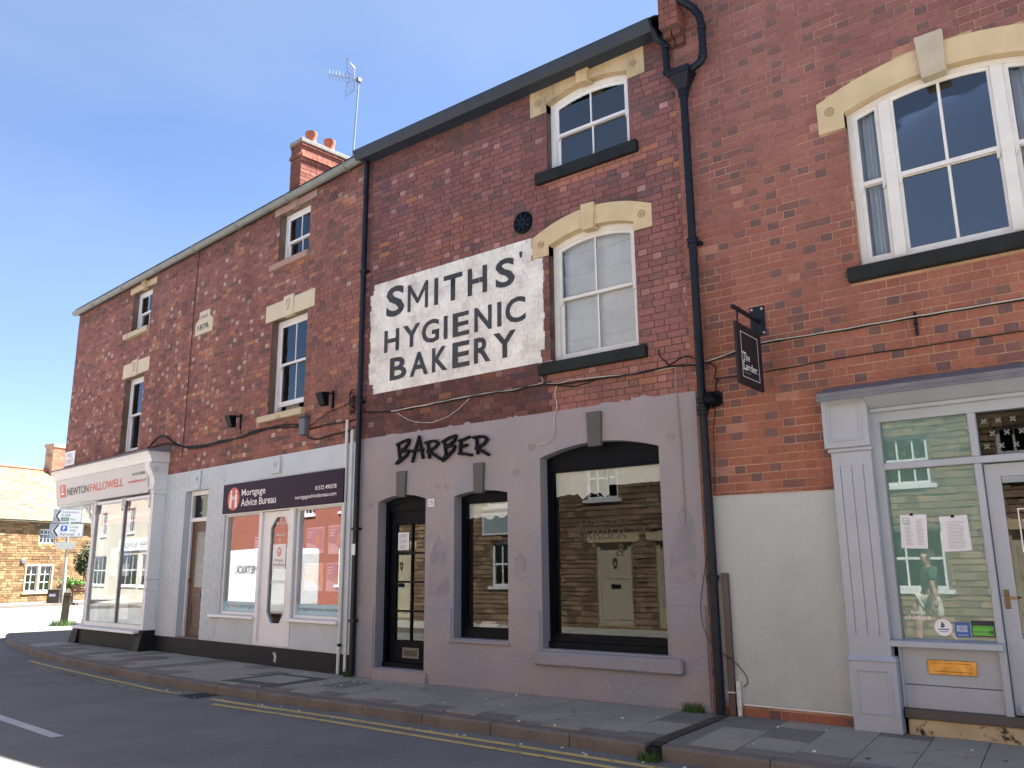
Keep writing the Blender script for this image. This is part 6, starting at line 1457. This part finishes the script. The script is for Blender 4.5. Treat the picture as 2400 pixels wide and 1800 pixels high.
# ------------------------------------------------------------------ stone cottage across the junction
hk = root('stone_cottage', 'sunlit golden stone cottage with stone slate roof across the junction', 'building', xf=MC)
CW1 = (0.13, 1.60, 0.50, 1.82, 1.82); CW2 = (0.68, 1.60, 2.99, 3.74, 3.74)
wk = wall_mesh(MB(), -16.0, 9.0, -0.2, 4.15, [CW1, CW2], 0.0, 0.16).build('wall', COT_MORT, hk)
def col_k(kind, x, z, rng): return lerp(lerp((0.22, 0.135, 0.062), (0.33, 0.225, 0.12), rng.random()), (0.14, 0.08, 0.04), 0.75 if rng.random() < 0.3 else 0.0)
stn = []
rk = random.Random(77); z = -0.15
while z < 4.1:
    h = rk.uniform(0.09, 0.17); x = -16.0 + rk.uniform(0, 0.2)
    while x < 8.9:
        L = rk.uniform(0.16, 0.46); segs = [(x, min(x + L, 8.9))]
        for (a, b, c, d) in ((0.06, 1.68, 0.42, 1.90), (0.62, 1.66, 2.95, 3.92)):
            if c < z + h / 2 < d: segs = [(p, min(q, a)) for p, q in segs if p < a - 0.03] + [(max(p, b), q) for p, q in segs if q > b + 0.03]
        for p, q in segs: stn.append((p, q - 0.018, z, z + h - 0.018, 0.008 + rk.random() * 0.022, col_k('s', x, z, rk)))
        x += L
    z += h
put_bricks(stn, wk, MC, 220, rest='stonework', unit='stone')
MB().ring(shape((0.06, 1.68, 0.42, 1.90, 1.90)), shape(CW1), -0.03, 0.1).build('stone_surround', STONE, hk)
bx('stone_mullion', STONE, hk, 0.80, 0.93, -0.02, 0.1, 0.50, 1.82); bx('window_sill', STONE, hk, -0.02, 1.76, -0.07, 0.1, 0.36, 0.4195)
def casement(x0, x1, z0, z1, cols, rows):
    w = MB().ring(shape((x0, x1, z0, z1, z1)), shape((x0 + 0.05, x1 - 0.05, z0 + 0.05, z1 - 0.05, z1 - 0.05)), 0.06, 0.12).build('casement_window', WHITE, hk)
    mb = MB()
    for i in range(1, cols): xx = x0 + 0.05 + (x1 - x0 - 0.1) * i / cols; bx('glazing_bar', WHITE, w, xx - 0.018, xx + 0.018, 0.07, 0.11, z0 + 0.05, z1 - 0.05)
    for i in range(1, rows): zz = z0 + 0.05 + (z1 - z0 - 0.1) * i / rows; bx('glazing_bar', WHITE, w, x0 + 0.05, x1 - 0.05, 0.072, 0.108, zz - 0.018, zz + 0.018)
    bx('pane', GLASS, w, x0 + 0.05, x1 - 0.05, 0.088, 0.092, z0 + 0.05, z1 - 0.05)
casement(0.13, 0.80, 0.50, 1.82, 2, 3); casement(0.93, 1.60, 0.50, 1.82, 2, 3); casement(0.68, 1.60, 2.99, 3.74, 4, 3)
bx('timber_lintel', WOODPOST, hk, 0.4, 1.75, -0.03, 0.1, 3.76, 3.90)
room(hk, 0.0, 1.8, 0.17, 1.2, 0.4, 1.95, ROOMK); room(hk, 0.5, 1.8, 0.17, 1.2, 2.9, 3.85, ROOMK)
MB().lathe([(0.14, 0.0), (0.14, 0.05), (0.10, 0.08)], -0.12, 0, 2.03, 16, 'y').build('wall_vent', GREYPL, hk)
bx('eaves_board', WOODPOST, hk, -16.1, 9.1, -0.28, 0.0, 4.08, 4.20)
mb = MB(); rr_ = random.Random(5); n = 22
for i in range(n):
    z0, z1 = 4.16 + (7.25 - 4.16) * i / n, 4.16 + (7.25 - 4.16) * (i + 1) / n; y0, y1 = -0.30 + 3.4 * i / n, -0.30 + 3.4 * (i + 1) / n; x = -16.2
    while x < 9.2:
        L = rr_.uniform(0.22, 0.40); e = rr_.uniform(0.0, 0.02)
        mb.hexa([(x, y0, z0 + e), (x + L - 0.012, y0, z0 + e), (x + L - 0.012, y1 + 0.05, z1 + 0.01), (x, y1 + 0.05, z1 + 0.01), (x, y0, z0 + 0.035 + e), (x + L - 0.012, y0, z0 + 0.035 + e), (x + L - 0.012, y1 + 0.05, z1 + 0.03), (x, y1 + 0.05, z1 + 0.03)], lerp((0.21, 0.155, 0.09), (0.31, 0.24, 0.15), rr_.random())); x += L
rk_ = mb.build('stone_slate_roof', BR_A, hk, kind='stuff', normals=False)
mb = MB(); mb.face([(-16.2, 3.1, 7.25), (9.2, 3.1, 7.25), (9.2, 6.6, 4.1), (-16.2, 6.6, 4.1)]); mb.build('rear_roof', COTROOF, hk, normals=False)
for i in range(56): MB().tube([(-16.2 + i * 0.455, 3.1, 7.27), (-15.76 + i * 0.455, 3.1, 7.28)], 0.11, 8).build('ridge_tile', REDTILE, hk)
mb = MB(); mb.face([(-16, 0.05, -0.1), (-16, 6.3, -0.1), (-16, 6.3, 4.1), (-16, 3.1, 7.2), (-16, 0.05, 4.1)]); mb.face([(9, 0.05, -0.1), (9, 6.3, -0.1), (9, 6.3, 4.1), (9, 3.1, 7.2), (9, 0.05, 4.1)]); mb.build('gable_wall', COT_MORT, hk, normals=False)
ck = bx('chimney', MORT_C, hk, 2.92, 3.95, 2.75, 3.45, 6.7, 8.75); z = 6.72; k = 0; rc = random.Random(3)
while z < 8.62:
    for (a, b) in (((2.91, 3.15), (3.165, 3.40), (3.415, 3.65), (3.665, 3.96)) if k % 2 else ((2.91, 3.03), (3.045, 3.28), (3.295, 3.53), (3.545, 3.78), (3.795, 3.96))):
        o = bpy.data.objects.new('brick', unit_brick()); COL.objects.link(o); o.parent = ck; o.location = ((a + b) / 2, 2.755, z + 0.05); o.scale = (b - a, 0.02, 0.098); o.color = lerp((0.36, 0.12, 0.08), (0.52, 0.2, 0.13), rc.random()) + (1,)
    z += 0.112; k += 1
bx('chimney_cap', MORT_C, ck, 2.86, 4.01, 2.69, 3.51, 8.66, 8.86)
mb = MB(); mb.face([(-45, 0.0, -0.05), (-45, -3.35, -0.05), (25, -3.35, -0.05), (25, 0.0, -0.05)]); o = mb.build('far_pavement', PAVE, xf=MC, kind='structure', normals=False)
o = MB().box(-45, 25, -3.5, -3.35, -0.3, -0.045).build('far_kerb', KERBM, xf=MC, kind='structure')

# things in front of the cottage
DV = Vector((-0.910, 0.4146, 0)); RT = Vector((0.4146, 0.910, 0))
def facing(p): return Matrix(((RT.x, DV.x, 0, p[0]), (RT.y, DV.y, 0, p[1]), (0, 0, 1, 0), (0, 0, 0, 1)))
MF = facing((-44.6, 11.9))
t = root('direction_sign_post', 'pale post carrying two white direction signs in front of the stone cottage', 'road sign', xf=MF)
MB().tube([(0.09, 0, -0.05), (0.085, 0, 1.35)], 0.105, 12).build('post_base', POSTG, t, smooth=True); MB().tube([(0.085, 0, 1.35), (0.02, 0, 4.7)], 0.062, 10).build('post_shaft', POSTG, t, smooth=True)
sg1 = MB().prism([(-0.71, 3.93), (0.62, 3.96), (0.62, 4.66), (-0.71, 4.63)], -0.12, -0.09).build('upper_sign', SIGNGREY, t)
MB().prism([(-0.63, 4.28), (-0.40, 3.97), (0.56, 4.0), (0.56, 4.62), (-0.40, 4.59)], -0.128, -0.121).build('sign_face', ROADSIGN, sg1)
mb = MB(); mb.ribbon([(-0.40, 4.54), (-0.56, 4.28), (-0.40, 4.03)], 0.07, -0.134, -0.129); mb.build('arrow_head', CHAR, sg1)
text('lettering', 'Cottesmore', -0.32, 0.46, 4.43, 4.55, -0.131, CHAR, sg1); text('lettering', 'B 668', -0.32, 0.06, 4.27, 4.38, -0.131, CHAR, sg1); bx('route_patch', SIGNGRN, sg1, -0.34, 0.02, -0.1315, -0.129, 4.04, 4.21); text('lettering', '(A606)', -0.30, -0.02, 4.07, 4.17, -0.1335, SIGNW, sg1); text('lettering', 'Nor', 0.08, 0.34, 4.06, 4.18, -0.131, CHAR, sg1)
sg2 = MB().prism([(-0.81, 3.19), (0.74, 3.22), (0.74, 3.91), (-0.81, 3.89)], -0.12, -0.09).build('lower_sign', SIGNGREY, t)
MB().prism([(-0.72, 3.54), (-0.48, 3.23), (0.68, 3.26), (0.68, 3.87), (-0.48, 3.85)], -0.128, -0.121).build('sign_face', ROADSIGN, sg2)
mb = MB(); mb.ribbon([(-0.44, 3.82), (-0.62, 3.54), (-0.44, 3.28)], 0.08, -0.134, -0.129); mb.build('arrow_head', CHAR, sg2)
bx('parking_patch', SIGNBLU, sg2, -0.30, -0.01, -0.1315, -0.129, 3.52, 3.80); text('lettering', 'P', -0.21, -0.10, 3.56, 3.76, -0.1335, SIGNW, sg2, bold=0.04); text('lettering', 'Long', 0.10, 0.48, 3.66, 3.80, -0.131, CHAR, sg2); text('lettering', 'stay', 0.10, 0.40, 3.47, 3.60, -0.131, CHAR, sg2); text('lettering', 'Ashwell', -0.33, 0.33, 3.29, 3.42, -0.131, CHAR, sg2); text('lettering', '3', 0.50, 0.58, 3.30, 3.42, -0.131, CHAR, sg2)
MB().hexa([(-0.36, -0.2, 2.60), (0.36, -0.2, 2.60), (0.36, 0.15, 2.60), (-0.36, 0.15, 2.60), (-0.52, -0.3, 2.95), (0.50, -0.3, 2.95), (0.50, 0.2, 2.95), (-0.52, 0.2, 2.95)]).build('flower_trough', STEEL, t)
t = root('litter_bin', 'dark brown litter bin standing beside the direction sign post', 'litter bin', xf=MF)
bx('bin_body', BINB, t, -0.60, -0.03, -0.25, 0.25, -0.05, 0.56, 0.03); bx('bin_lid', BINB, t, -0.62, -0.01, -0.27, 0.27, 0.56, 0.64, 0.03); bx('bin_label', LILAC, t, -0.50, -0.22, -0.256, -0.25, 0.28, 0.40)
t = root('park_bench', 'maroon slatted bench in front of the cottage shrubs', 'bench', xf=MF)
for i in range(3): bx('seat_slat', MAROON, t, 0.45, 2.1, -0.45 + i * 0.14, -0.34 + i * 0.14, 0.36, 0.40)
for i in range(3): bx('back_slat', MAROON, t, 0.45, 2.1, -0.02, 0.02, 0.46 + i * 0.13, 0.55 + i * 0.13)
for x in (0.5, 1.95): bx('leg', BINB, t, x, x + 0.07, -0.45, 0.03, -0.05, 0.36)
def shrub(name, label, xf, c, rad, n, size, mat, seed, trunk=True):
    t = root(name, label, 'shrub', xf=xf); r = random.Random(seed); mb = MB(); lob = [(Vector((r.uniform(-.6, .6) * rad[0], r.uniform(-.6, .6) * rad[1], r.uniform(-.7, .7) * rad[2])), r.uniform(0.35, 0.6)) for _ in range(9)]
    for _ in range(n):
        l, k = r.choice(lob); d = Vector((r.gauss(0, 1), r.gauss(0, 1), r.gauss(0, 1))).normalized() * (r.random() ** 0.4)
        p = Vector(c) + l + Vector((d.x * rad[0] * k, d.y * rad[1] * k, d.z * rad[2] * k)); a = Vector((r.uniform(-1, 1), r.uniform(-1, 1), r.uniform(-1, 1))).normalized(); b = a.cross(Vector((r.uniform(-1, 1), r.uniform(-1, 1), 1))).normalized(); s = size * r.uniform(0.6, 1.3)
        mb.face([p - a * s, p + b * s * 0.5, p + a * s, p - b * s * 0.5])
    mb.build('crown', mat, t, normals=False)
    if trunk:
        m2 = MB()
        for k in range(4): m2.tube([(c[0] + 0.05 * k, c[1], -0.05), (c[0] + r.uniform(-.2, .2), c[1] + r.uniform(-.1, .1), c[2] * 0.5), (c[0] + r.uniform(-.4, .4) * rad[0], c[1], c[2])], 0.04, 6, r2=0.015)
        m2.build('stem', BARK, t)
    return t
shrub('climbing_shrub', 'tall dark leafy shrub growing against the cottage wall', MF, (1.15, 1.2, 2.0), (0.75, 0.5, 1.25), 2600, 0.075, LEAF_D, 2)
shrub('low_shrub', 'bright green low shrub behind the litter bin and bench', MF, (0.45, 0.9, 0.78), (0.85, 0.4, 0.38), 1500, 0.06, LEAF_L, 3)
t = root('wooden_bollard', 'weathered wooden bollard leaning on the grassy corner of the footway', 'bollard', xf=facing((-25.65, 3.4)))
MB().hexa([(-0.105, -0.1, -0.12), (0.105, -0.1, -0.12), (0.105, 0.1, -0.12), (-0.105, 0.1, -0.12), (-0.07, -0.1, 0.86), (0.13, -0.1, 0.86), (0.13, 0.1, 0.86), (-0.07, 0.1, 0.86)]).build('post', WOODPOST, t, bevel=0.012)
MB().hexa([(-0.07, -0.1, 0.861), (0.13, -0.1, 0.861), (0.13, 0.1, 0.861), (-0.07, 0.1, 0.861), (0.015, -0.02, 0.99), (0.05, -0.02, 0.99), (0.05, 0.02, 0.99), (0.015, 0.02, 0.99)]).build('post_cap', WOODPOST, t)
bx('post_groove', BLACK, t, -0.088, 0.138, -0.104, 0.104, 0.745, 0.76)

def rubble(x0, x1, z0, z1, excl, colf, seed, hmin=0.09, hmax=0.17):
    rk = random.Random(seed); out = []; z = z0
    while z < z1 - 0.05:
        h = rk.uniform(hmin, hmax); x = x0 + rk.uniform(0, 0.1)
        while x < x1 - 0.05:
            L = rk.uniform(0.16, 0.5); segs = [(x, min(x + L, x1))]
            for (a, b, c, d) in excl:
                if c < z + h / 2 < d: segs = [(p, min(q, a)) for p, q in segs if p < a - 0.03] + [(max(p, b), q) for p, q in segs if q > b + 0.03]
            for p, q in segs: out.append((p, q - 0.02, z, min(z + h - 0.02, z1), 0.01 + rk.random() * 0.03, colf(rk)))
            x += L
        z += h
    return out

# ------------------------------------------------------------------ the other side of the street (seen in the window reflections)
MO = Matrix.Translation((0, -9.65, 0)) @ Matrix.Rotation(math.pi, 4, 'Z')
mb = MB(); mb.face([(-80, -7.4, -0.06), (-80, -60, -0.06), (40, -60, -0.06), (40, -7.4, -0.06)]); o = mb.build('opposite_pavement', M('pale_concrete_footway', (0.36, 0.34, 0.30), 0.9, 0.1, 1.5), kind='structure', normals=False)
MB().box(-80, 40, -7.4, -7.27, -0.3, -0.062).build('opposite_kerb', KERBM, kind='structure')
def opp_house(name, label, x0, x1, h, mat, ops, doors, pitch=0.8, lint=STONE, stones=0):
    t = root(name, label, 'building', xf=MO)
    allo = [(a, b, c, d, d) for (a, b, c, d) in ops] + [(a, b, 0.0, d, d) for (a, b, d, k) in doors]
    w = wall_mesh(MB(), x0, x1, -0.1, h, allo, 0.0, 0.15); w.face([(x0, 0, -0.1), (x0, 7, -0.1), (x0, 7, h), (x0, 3.5, h + 3.5 * pitch), (x0, 0, h)]); w.face([(x1, 0, -0.1), (x1, 7, -0.1), (x1, 7, h), (x1, 3.5, h + 3.5 * pitch), (x1, 0, h)])
    wo_ = w.build('wall', mat, t, normals=False)
    if stones:
        ex_ = [(a - 0.03, b + 0.03, c - 0.1, d + 0.03) for (a, b, c, d, e) in allo] + [(a - 0.25, b + 0.25, d, d + 0.23) for (a, b, d, k) in doors]
        put_bricks(rubble(x0, x1, -0.06, h, ex_, lambda r: lerp((0.17, 0.11, 0.068), (0.36, 0.245, 0.15), r.random()), stones), wo_, MO, 0, rest='stonework')
    m2 = MB(); m2.face([(x0, -0.2, h), (x1, -0.2, h), (x1, 3.5, h + 3.6 * pitch), (x0, 3.5, h + 3.6 * pitch)]); m2.face([(x0, 3.5, h + 3.6 * pitch), (x1, 3.5, h + 3.6 * pitch), (x1, 7.2, h), (x0, 7.2, h)]); m2.build('roof', SLATE, t, normals=False)
    for (a, b, c, d) in ops:
        f = MB().ring(shape((a, b, c, d, d)), shape((a + 0.07, b - 0.07, c + 0.07, d - 0.07, d - 0.07)), 0.05, 0.12).build('window', WHITE, t)
        for i in range(1, 3): xx = a + (b - a) * i / 3; bx('glazing_bar', WHITE, f, xx - 0.018, xx + 0.018, 0.06, 0.10, c + 0.07, d - 0.07)
        bx('glazing_bar', WHITE, f, a + 0.07, b - 0.07, 0.058, 0.102, (c + d) / 2 - 0.025, (c + d) / 2 + 0.025); bx('pane', GLASS, f, a + 0.07, b - 0.07, 0.08, 0.084, c + 0.07, d - 0.07); bx('window_sill', WHITE, f, a - 0.1, b + 0.1, -0.06, 0.05, c - 0.08, c - 0.001)
        room(t, a - 0.1, b + 0.1, 0.16, 1.0, c - 0.1, d + 0.1, ROOMK)
    for (a, b, d, k) in doors:
        f = MB().ring(shape((a, b, 0.0, d, d)), shape((a + 0.09, b - 0.09, 0.01, d - 0.09, d - 0.09)), 0.03, 0.12).build('front_door', CREAMDOOR, t)
        if k == 'solid':
            bx('door_leaf', CREAMDOOR, f, a + 0.09, b - 0.09, 0.08, 0.11, 0.02, d - 0.09)
            for (p, q, r_, s_) in ((0.08, 0.44, 0.15, 0.75), (0.56, 0.92, 0.15, 0.75), (0.08, 0.44, 1.15, 1.8), (0.56, 0.92, 1.15, 1.8)): bx('door_panel', CREAMDOOR, f, a + 0.09 + (b - a - 0.18) * p, a + 0.09 + (b - a - 0.18) * q, 0.068, 0.0795, r_, s_, 0.01)
            bx('letter_plate', BLACK, f, (a + b) / 2 - 0.13, (a + b) / 2 + 0.13, 0.066, 0.0795, 0.92, 1.02); MB().ring([((a + b) / 2 + 0.07 * math.cos(i * 0.5236), 1.55 + 0.11 * math.sin(i * 0.5236)) for i in range(12)], [((a + b) / 2 + 0.045 * math.cos(i * 0.5236), 1.55 + 0.08 * math.sin(i * 0.5236)) for i in range(12)], 0.05, 0.08).build('door_knocker', BRONZE, f)
        else:
            for i in range(4): xx = a + 0.12 + (b - a - 0.24) * i / 3; bx('glazing_bar', CREAMDOOR, f, xx - 0.02, xx + 0.02, 0.07, 0.11, 0.45, d - 0.09)
            for i in range(6): zz = 0.45 + (d - 0.56) * i / 5; bx('glazing_bar', CREAMDOOR, f, a + 0.09, b - 0.09, 0.072, 0.108, zz - 0.02, zz + 0.02)
            bx('door_leaf', CREAMDOOR, f, a + 0.09, b - 0.09, 0.08, 0.11, 0.02, 0.44); bx('pane', GLASS, f, a + 0.09, b - 0.09, 0.088, 0.092, 0.45, d - 0.1); room(t, a, b, 0.16, 1.0, 0.3, d, ROOMK)
        bx('stone_lintel', lint, t, a - 0.25, b + 0.25, -0.03, 0.05, d + 0.002, d + 0.22)
    return t
o1 = opp_house('ironstone_house', 'brown ironstone house with cream doors on the opposite side of the street', 6.5, 24.0, 5.3, OPP_STONE, [(10.85, 11.8, 3.15, 4.25), (14.0, 15.0, 0.95, 2.15), (14.2, 15.2, 3.15, 4.25), (7.3, 8.2, 3.15, 4.25), (18.0, 18.9, 3.15, 4.25), (21.0, 22.0, 3.15, 4.25), (20.6, 21.7, 0.95, 2.15)], [(10.55, 11.55, 2.05, 'solid'), (8.9, 9.85, 2.05, 'glazed'), (18.2, 19.1, 2.05, 'solid')], stones=41)
t = root('trade_board', 'grey trade board fixed to the ironstone house opposite', 'sign', xf=MO)
MB().ring(shape((13.7, 15.3, 2.35, 2.95, 2.95)), shape((13.75, 15.25, 2.40, 2.90, 2.90)), -0.06, 0.0).build('board_frame', WHITE, t); bx('board_face', SIGNGREY, t, 13.75, 15.25, -0.05, 0.0, 2.40, 2.90)
opp_house('brick_house_opposite', 'red brick house beyond the parked van on the opposite side', 24.0, 38.0, 6.2, REDBRICKM, [(25.6, 26.7, 0.9, 2.3), (28.5, 29.6, 0.9, 2.3), (25.7, 26.6, 3.6, 5.0), (28.6, 29.5, 3.6, 5.0), (32.0, 32.9, 3.6, 5.0), (35.0, 36.2, 0.9, 2.3)], [(32.0, 33.0, 2.1, 'solid')])
o3 = opp_house('rendered_shop_opposite', 'cream rendered shop with a blinds fascia on the opposite side', 38.0, 58.0, 6.0, M('cream_render', (0.50, 0.46, 0.38), 0.85, 0.06, 2), [(39.0, 41.5, 0.7, 2.4), (43.5, 46.5, 0.7, 2.4), (47.0, 50.0, 0.7, 2.4), (52.5, 55.0, 0.7, 2.4), (40.0, 41.0, 3.6, 5.0), (44.0, 45.0, 3.6, 5.0), (48.0, 49.0, 3.6, 5.0), (53.0, 54.0, 3.6, 5.0)], [(41.8, 42.7, 2.3, 'glazed')])
t = root('blinds_fascia', 'white fascia reading PREMIER BLINDS on the cream shop opposite', 'sign', xf=MO); bx('fascia_board', SIGNW, t, 43.2, 50.2, -0.08, 0.0, 2.6, 3.2); text('lettering', 'PREMIER BLINDS', 44.0, 49.4, 2.75, 3.05, -0.0825, CHAR, t)
opp_house('ironstone_cottage_opposite', 'low ironstone house behind the photographer', -8.0, 6.5, 5.0, OPP_STONE, [(-1.0, 0.1, 0.95, 2.15), (3.4, 4.5, 0.95, 2.15), (-0.9, 0.0, 3.0, 4.0), (3.5, 4.4, 3.0, 4.0), (1.4, 2.3, 3.0, 4.0)], [(1.4, 2.35, 2.05, 'solid')], stones=42)

# white van parked opposite (mirrored in the mortgage shop window)
MV = Matrix.Translation((-25.6, -5.9, -0.18)) @ Matrix.Rotation(math.pi, 4, 'Z')
vn = root('white_van', 'white panel van parked by the opposite kerb', 'van', xf=MV)
prof = [(-2.6, 0.35), (2.5, 0.35), (2.62, 0.55), (2.6, 1.0), (2.45, 1.12), (1.75, 1.30), (1.05, 2.12), (0.8, 2.25), (-2.5, 2.30), (-2.62, 2.2), (-2.64, 0.6)]
MB().prism(prof, -0.95, 0.95).build('body', VANW, vn, bevel=0.06)
MB().prism([(1.02, 1.30), (1.62, 1.30), (1.05, 2.02), (0.35, 2.02), (0.35, 1.30)], -0.965, 0.965).build('cab_window', BLACK, vn); MB().hexa([(1.80, -0.8, 1.33), (1.82, -0.8, 1.33), (1.82, 0.8, 1.33), (1.80, 0.8, 1.33), (1.12, -0.75, 2.08), (1.14, -0.75, 2.08), (1.14, 0.75, 2.08), (1.12, 0.75, 2.08)]).build('windscreen', BLACK, vn)
for x in (-1.7, 1.75):
    for y in (-0.98, 0.76): wv = MB().lathe([(0.33, -0.22), (0.34, -0.11), (0.33, 0.0)], x, y, 0.33, 20, 'y').build('wheel', TYRE, vn); MB().lathe([(0.19, -0.225), (0.19, 0.005)], x, y, 0.33, 14, 'y').build('rim', STEEL, wv)
bx('side_stripe', GREYPL, vn, -2.4, 2.3, -0.962, -0.952, 0.52, 0.66); text('lettering', 'METRICK', -2.2, -0.6, 1.55, 1.78, -0.97, GREYPL, vn)
bx('bumper', GREYPL, vn, 2.5, 2.72, -0.9, 0.9, 0.32, 0.58, 0.05)

# pedestrian on the opposite footway (mirrored in the teal window)
def skin_body(name, verts, edges, rad, mat, parent, sub=2):
    me = bpy.data.meshes.new(name); me.from_pydata(verts, edges, []); o = bpy.data.objects.new(name, me); COL.objects.link(o)
    m = o.modifiers.new('skin', 'SKIN'); sv = me.skin_vertices[0].data if me.skin_vertices else None
    if sv is None:
        bpy.context.view_layer.objects.active = o; bpy.ops.mesh.customdata_skin_add(); sv = me.skin_vertices[0].data
    for i, r in enumerate(rad): sv[i].radius = (r, r) if not isinstance(r, tuple) else r
    sv[0].use_root = True
    s = o.modifiers.new('sub', 'SUBSURF'); s.levels = sub; s.render_levels = sub
    dg = bpy.context.evaluated_depsgraph_get(); m2 = bpy.data.meshes.new_from_object(o.evaluated_get(dg)); bpy.data.objects.remove(o)
    m2.name = name; m2.materials.clear(); m2.materials.append(mat); m2.polygons.foreach_set('use_smooth', [True] * len(m2.polygons))
    q = bpy.data.objects.new(name, m2); COL.objects.link(q)
    if parent is not None: q.parent = parent
    return q
MP = Matrix.Translation((-3.4, -7.9, -0.06)) @ Matrix.Rotation(R(150), 4, 'Z')   # local +x is ahead
pe = root('person', 'pedestrian in a dark green t-shirt and cream shorts walking on the opposite footway', 'person', xf=MP)
BV = [(0, 0, 0.98), (0.0, 0, 1.15), (0.0, 0, 1.36), (0.0, 0, 1.47), (0.02, 0, 1.58), (0.03, 0, 1.70), (0, 0.17, 1.41), (-0.03, 0.22, 1.14), (0.10, 0.22, 0.90), (0.17, 0.21, 0.80), (0, -0.17, 1.41), (0.02, -0.22, 1.14), (-0.02, -0.22, 0.88), (0.0, -0.22, 0.77), (0.03, 0.10, 0.90), (0.20, 0.11, 0.50), (0.22, 0.11, 0.10), (0.33, 0.11, 0.04), (-0.02, -0.10, 0.90), (-0.12, -0.11, 0.50), (-0.32, -0.11, 0.16), (-0.24, -0.11, 0.05)]
BE = [(0, 1), (1, 2), (2, 3), (3, 4), (4, 5), (2, 6), (6, 7), (7, 8), (8, 9), (2, 10), (10, 11), (11, 12), (12, 13), (0, 14), (14, 15), (15, 16), (16, 17), (0, 18), (18, 19), (19, 20), (20, 21)]
BRr = [(0.13, 0.16), (0.12, 0.15), (0.13, 0.17), 0.06, 0.09, 0.085, 0.065, 0.045, 0.036, 0.04, 0.065, 0.045, 0.036, 0.04, 0.09, 0.06, 0.04, 0.04, 0.09, 0.06, 0.04, 0.04]
skin_body('body', BV, BE, BRr, SKIN, pe)
skin_body('t_shirt', [(0, 0, 0.96), (0, 0, 1.15), (0, 0, 1.38), (0, 0, 1.44), (0, 0.18, 1.40), (-0.02, 0.22, 1.20), (0, -0.18, 1.40), (0.01, -0.22, 1.20)], [(0, 1), (1, 2), (2, 3), (2, 4), (4, 5), (2, 6), (6, 7)], [(0.15, 0.19), (0.145, 0.18), (0.15, 0.19), 0.07, 0.085, 0.07, 0.085, 0.07], M('dark_green_cotton', (0.05, 0.10, 0.085), 0.9), pe)
skin_body('shorts', [(0, 0, 0.98), (0.03, 0.10, 0.88), (0.15, 0.11, 0.56), (-0.02, -0.10, 0.88), (-0.09, -0.11, 0.56)], [(0, 1), (1, 2), (0, 3), (3, 4)], [(0.15, 0.18), 0.12, 0.095, 0.12, 0.095], M('cream_cotton', (0.62, 0.58, 0.48), 0.9), pe)
skin_body('hair', [(0.0, 0, 1.70), (-0.03, 0, 1.66), (0.0, 0, 1.77)], [(0, 1), (0, 2)], [0.095, 0.09, 0.07], M('brown_hair', (0.07, 0.045, 0.03), 0.8), pe)
mb = MB()
for (cy, cx, z0, s) in ((0.21, 0.18, 0.79, 1), (-0.22, 0.0, 0.76, -1)):
    for k in range(4): mb.tube([(cx + 0.02 - 0.018 * k, cy, z0), (cx + 0.03 - 0.018 * k, cy, z0 - 0.05), (cx + 0.03 - 0.018 * k, cy - 0.012 * s, z0 - 0.085 + 0.006 * abs(k - 1))], 0.009, 6, r2=0.006)
    mb.tube([(cx + 0.03, cy, z0 + 0.02), (cx + 0.055, cy - 0.01 * s, z0 - 0.02), (cx + 0.055, cy - 0.02 * s, z0 - 0.045)], 0.010, 6, r2=0.007)
mb.build('fingers', SKIN, pe, smooth=True)
mb = MB()
for (x, y, z) in ((0.27, 0.11, 0.02), (-0.24, -0.11, 0.05)): mb.box(x - 0.12, x + 0.14, y - 0.045, y + 0.045, z - 0.02, z + 0.07)
mb.build('shoes', BLACK, pe, bevel=0.02)

# scattered blossom and litter specks on the footway and in the gutter
lm = MB(); rl = random.Random(19)
for _ in range(70):
    x = rl.uniform(-12, -0.7); k = rl.random()
    y = rl.uniform(-1.55, -0.05) if k < 0.55 else rl.uniform(-1.95, -1.76); z = -0.049 if k < 0.55 else -0.178
    r = rl.uniform(0.006, 0.016); h = rl.uniform(0.002, 0.008)
    lm.prism([(x + r * math.cos(a), z + h * 0.5 + h * math.sin(a)) for a in (0, 1.2, 2.5, 3.7, 5.0)], y - r, y + r * rl.uniform(0.3, 1))
lm.build('petal_litter', PAPERW, label='white petals and paper specks scattered on the footway and gutter', cat='litter', kind='stuff')
gm_ = MB()
for _ in range(90):
    x, y, r = rl.uniform(-9, 0), rl.uniform(-1.5, -0.1), rl.uniform(0.012, 0.028)
    gm_.face([(x + r * math.cos(a * 0.785) * rl.uniform(0.8, 1.1), y + r * math.sin(a * 0.785) * rl.uniform(0.8, 1.1), -0.0465) for a in range(8)])
gm_.build('chewing_gum_spots', SLAB_D, label='flattened dark chewing gum spots on the paving slabs', cat='gum', kind='stuff', normals=False)
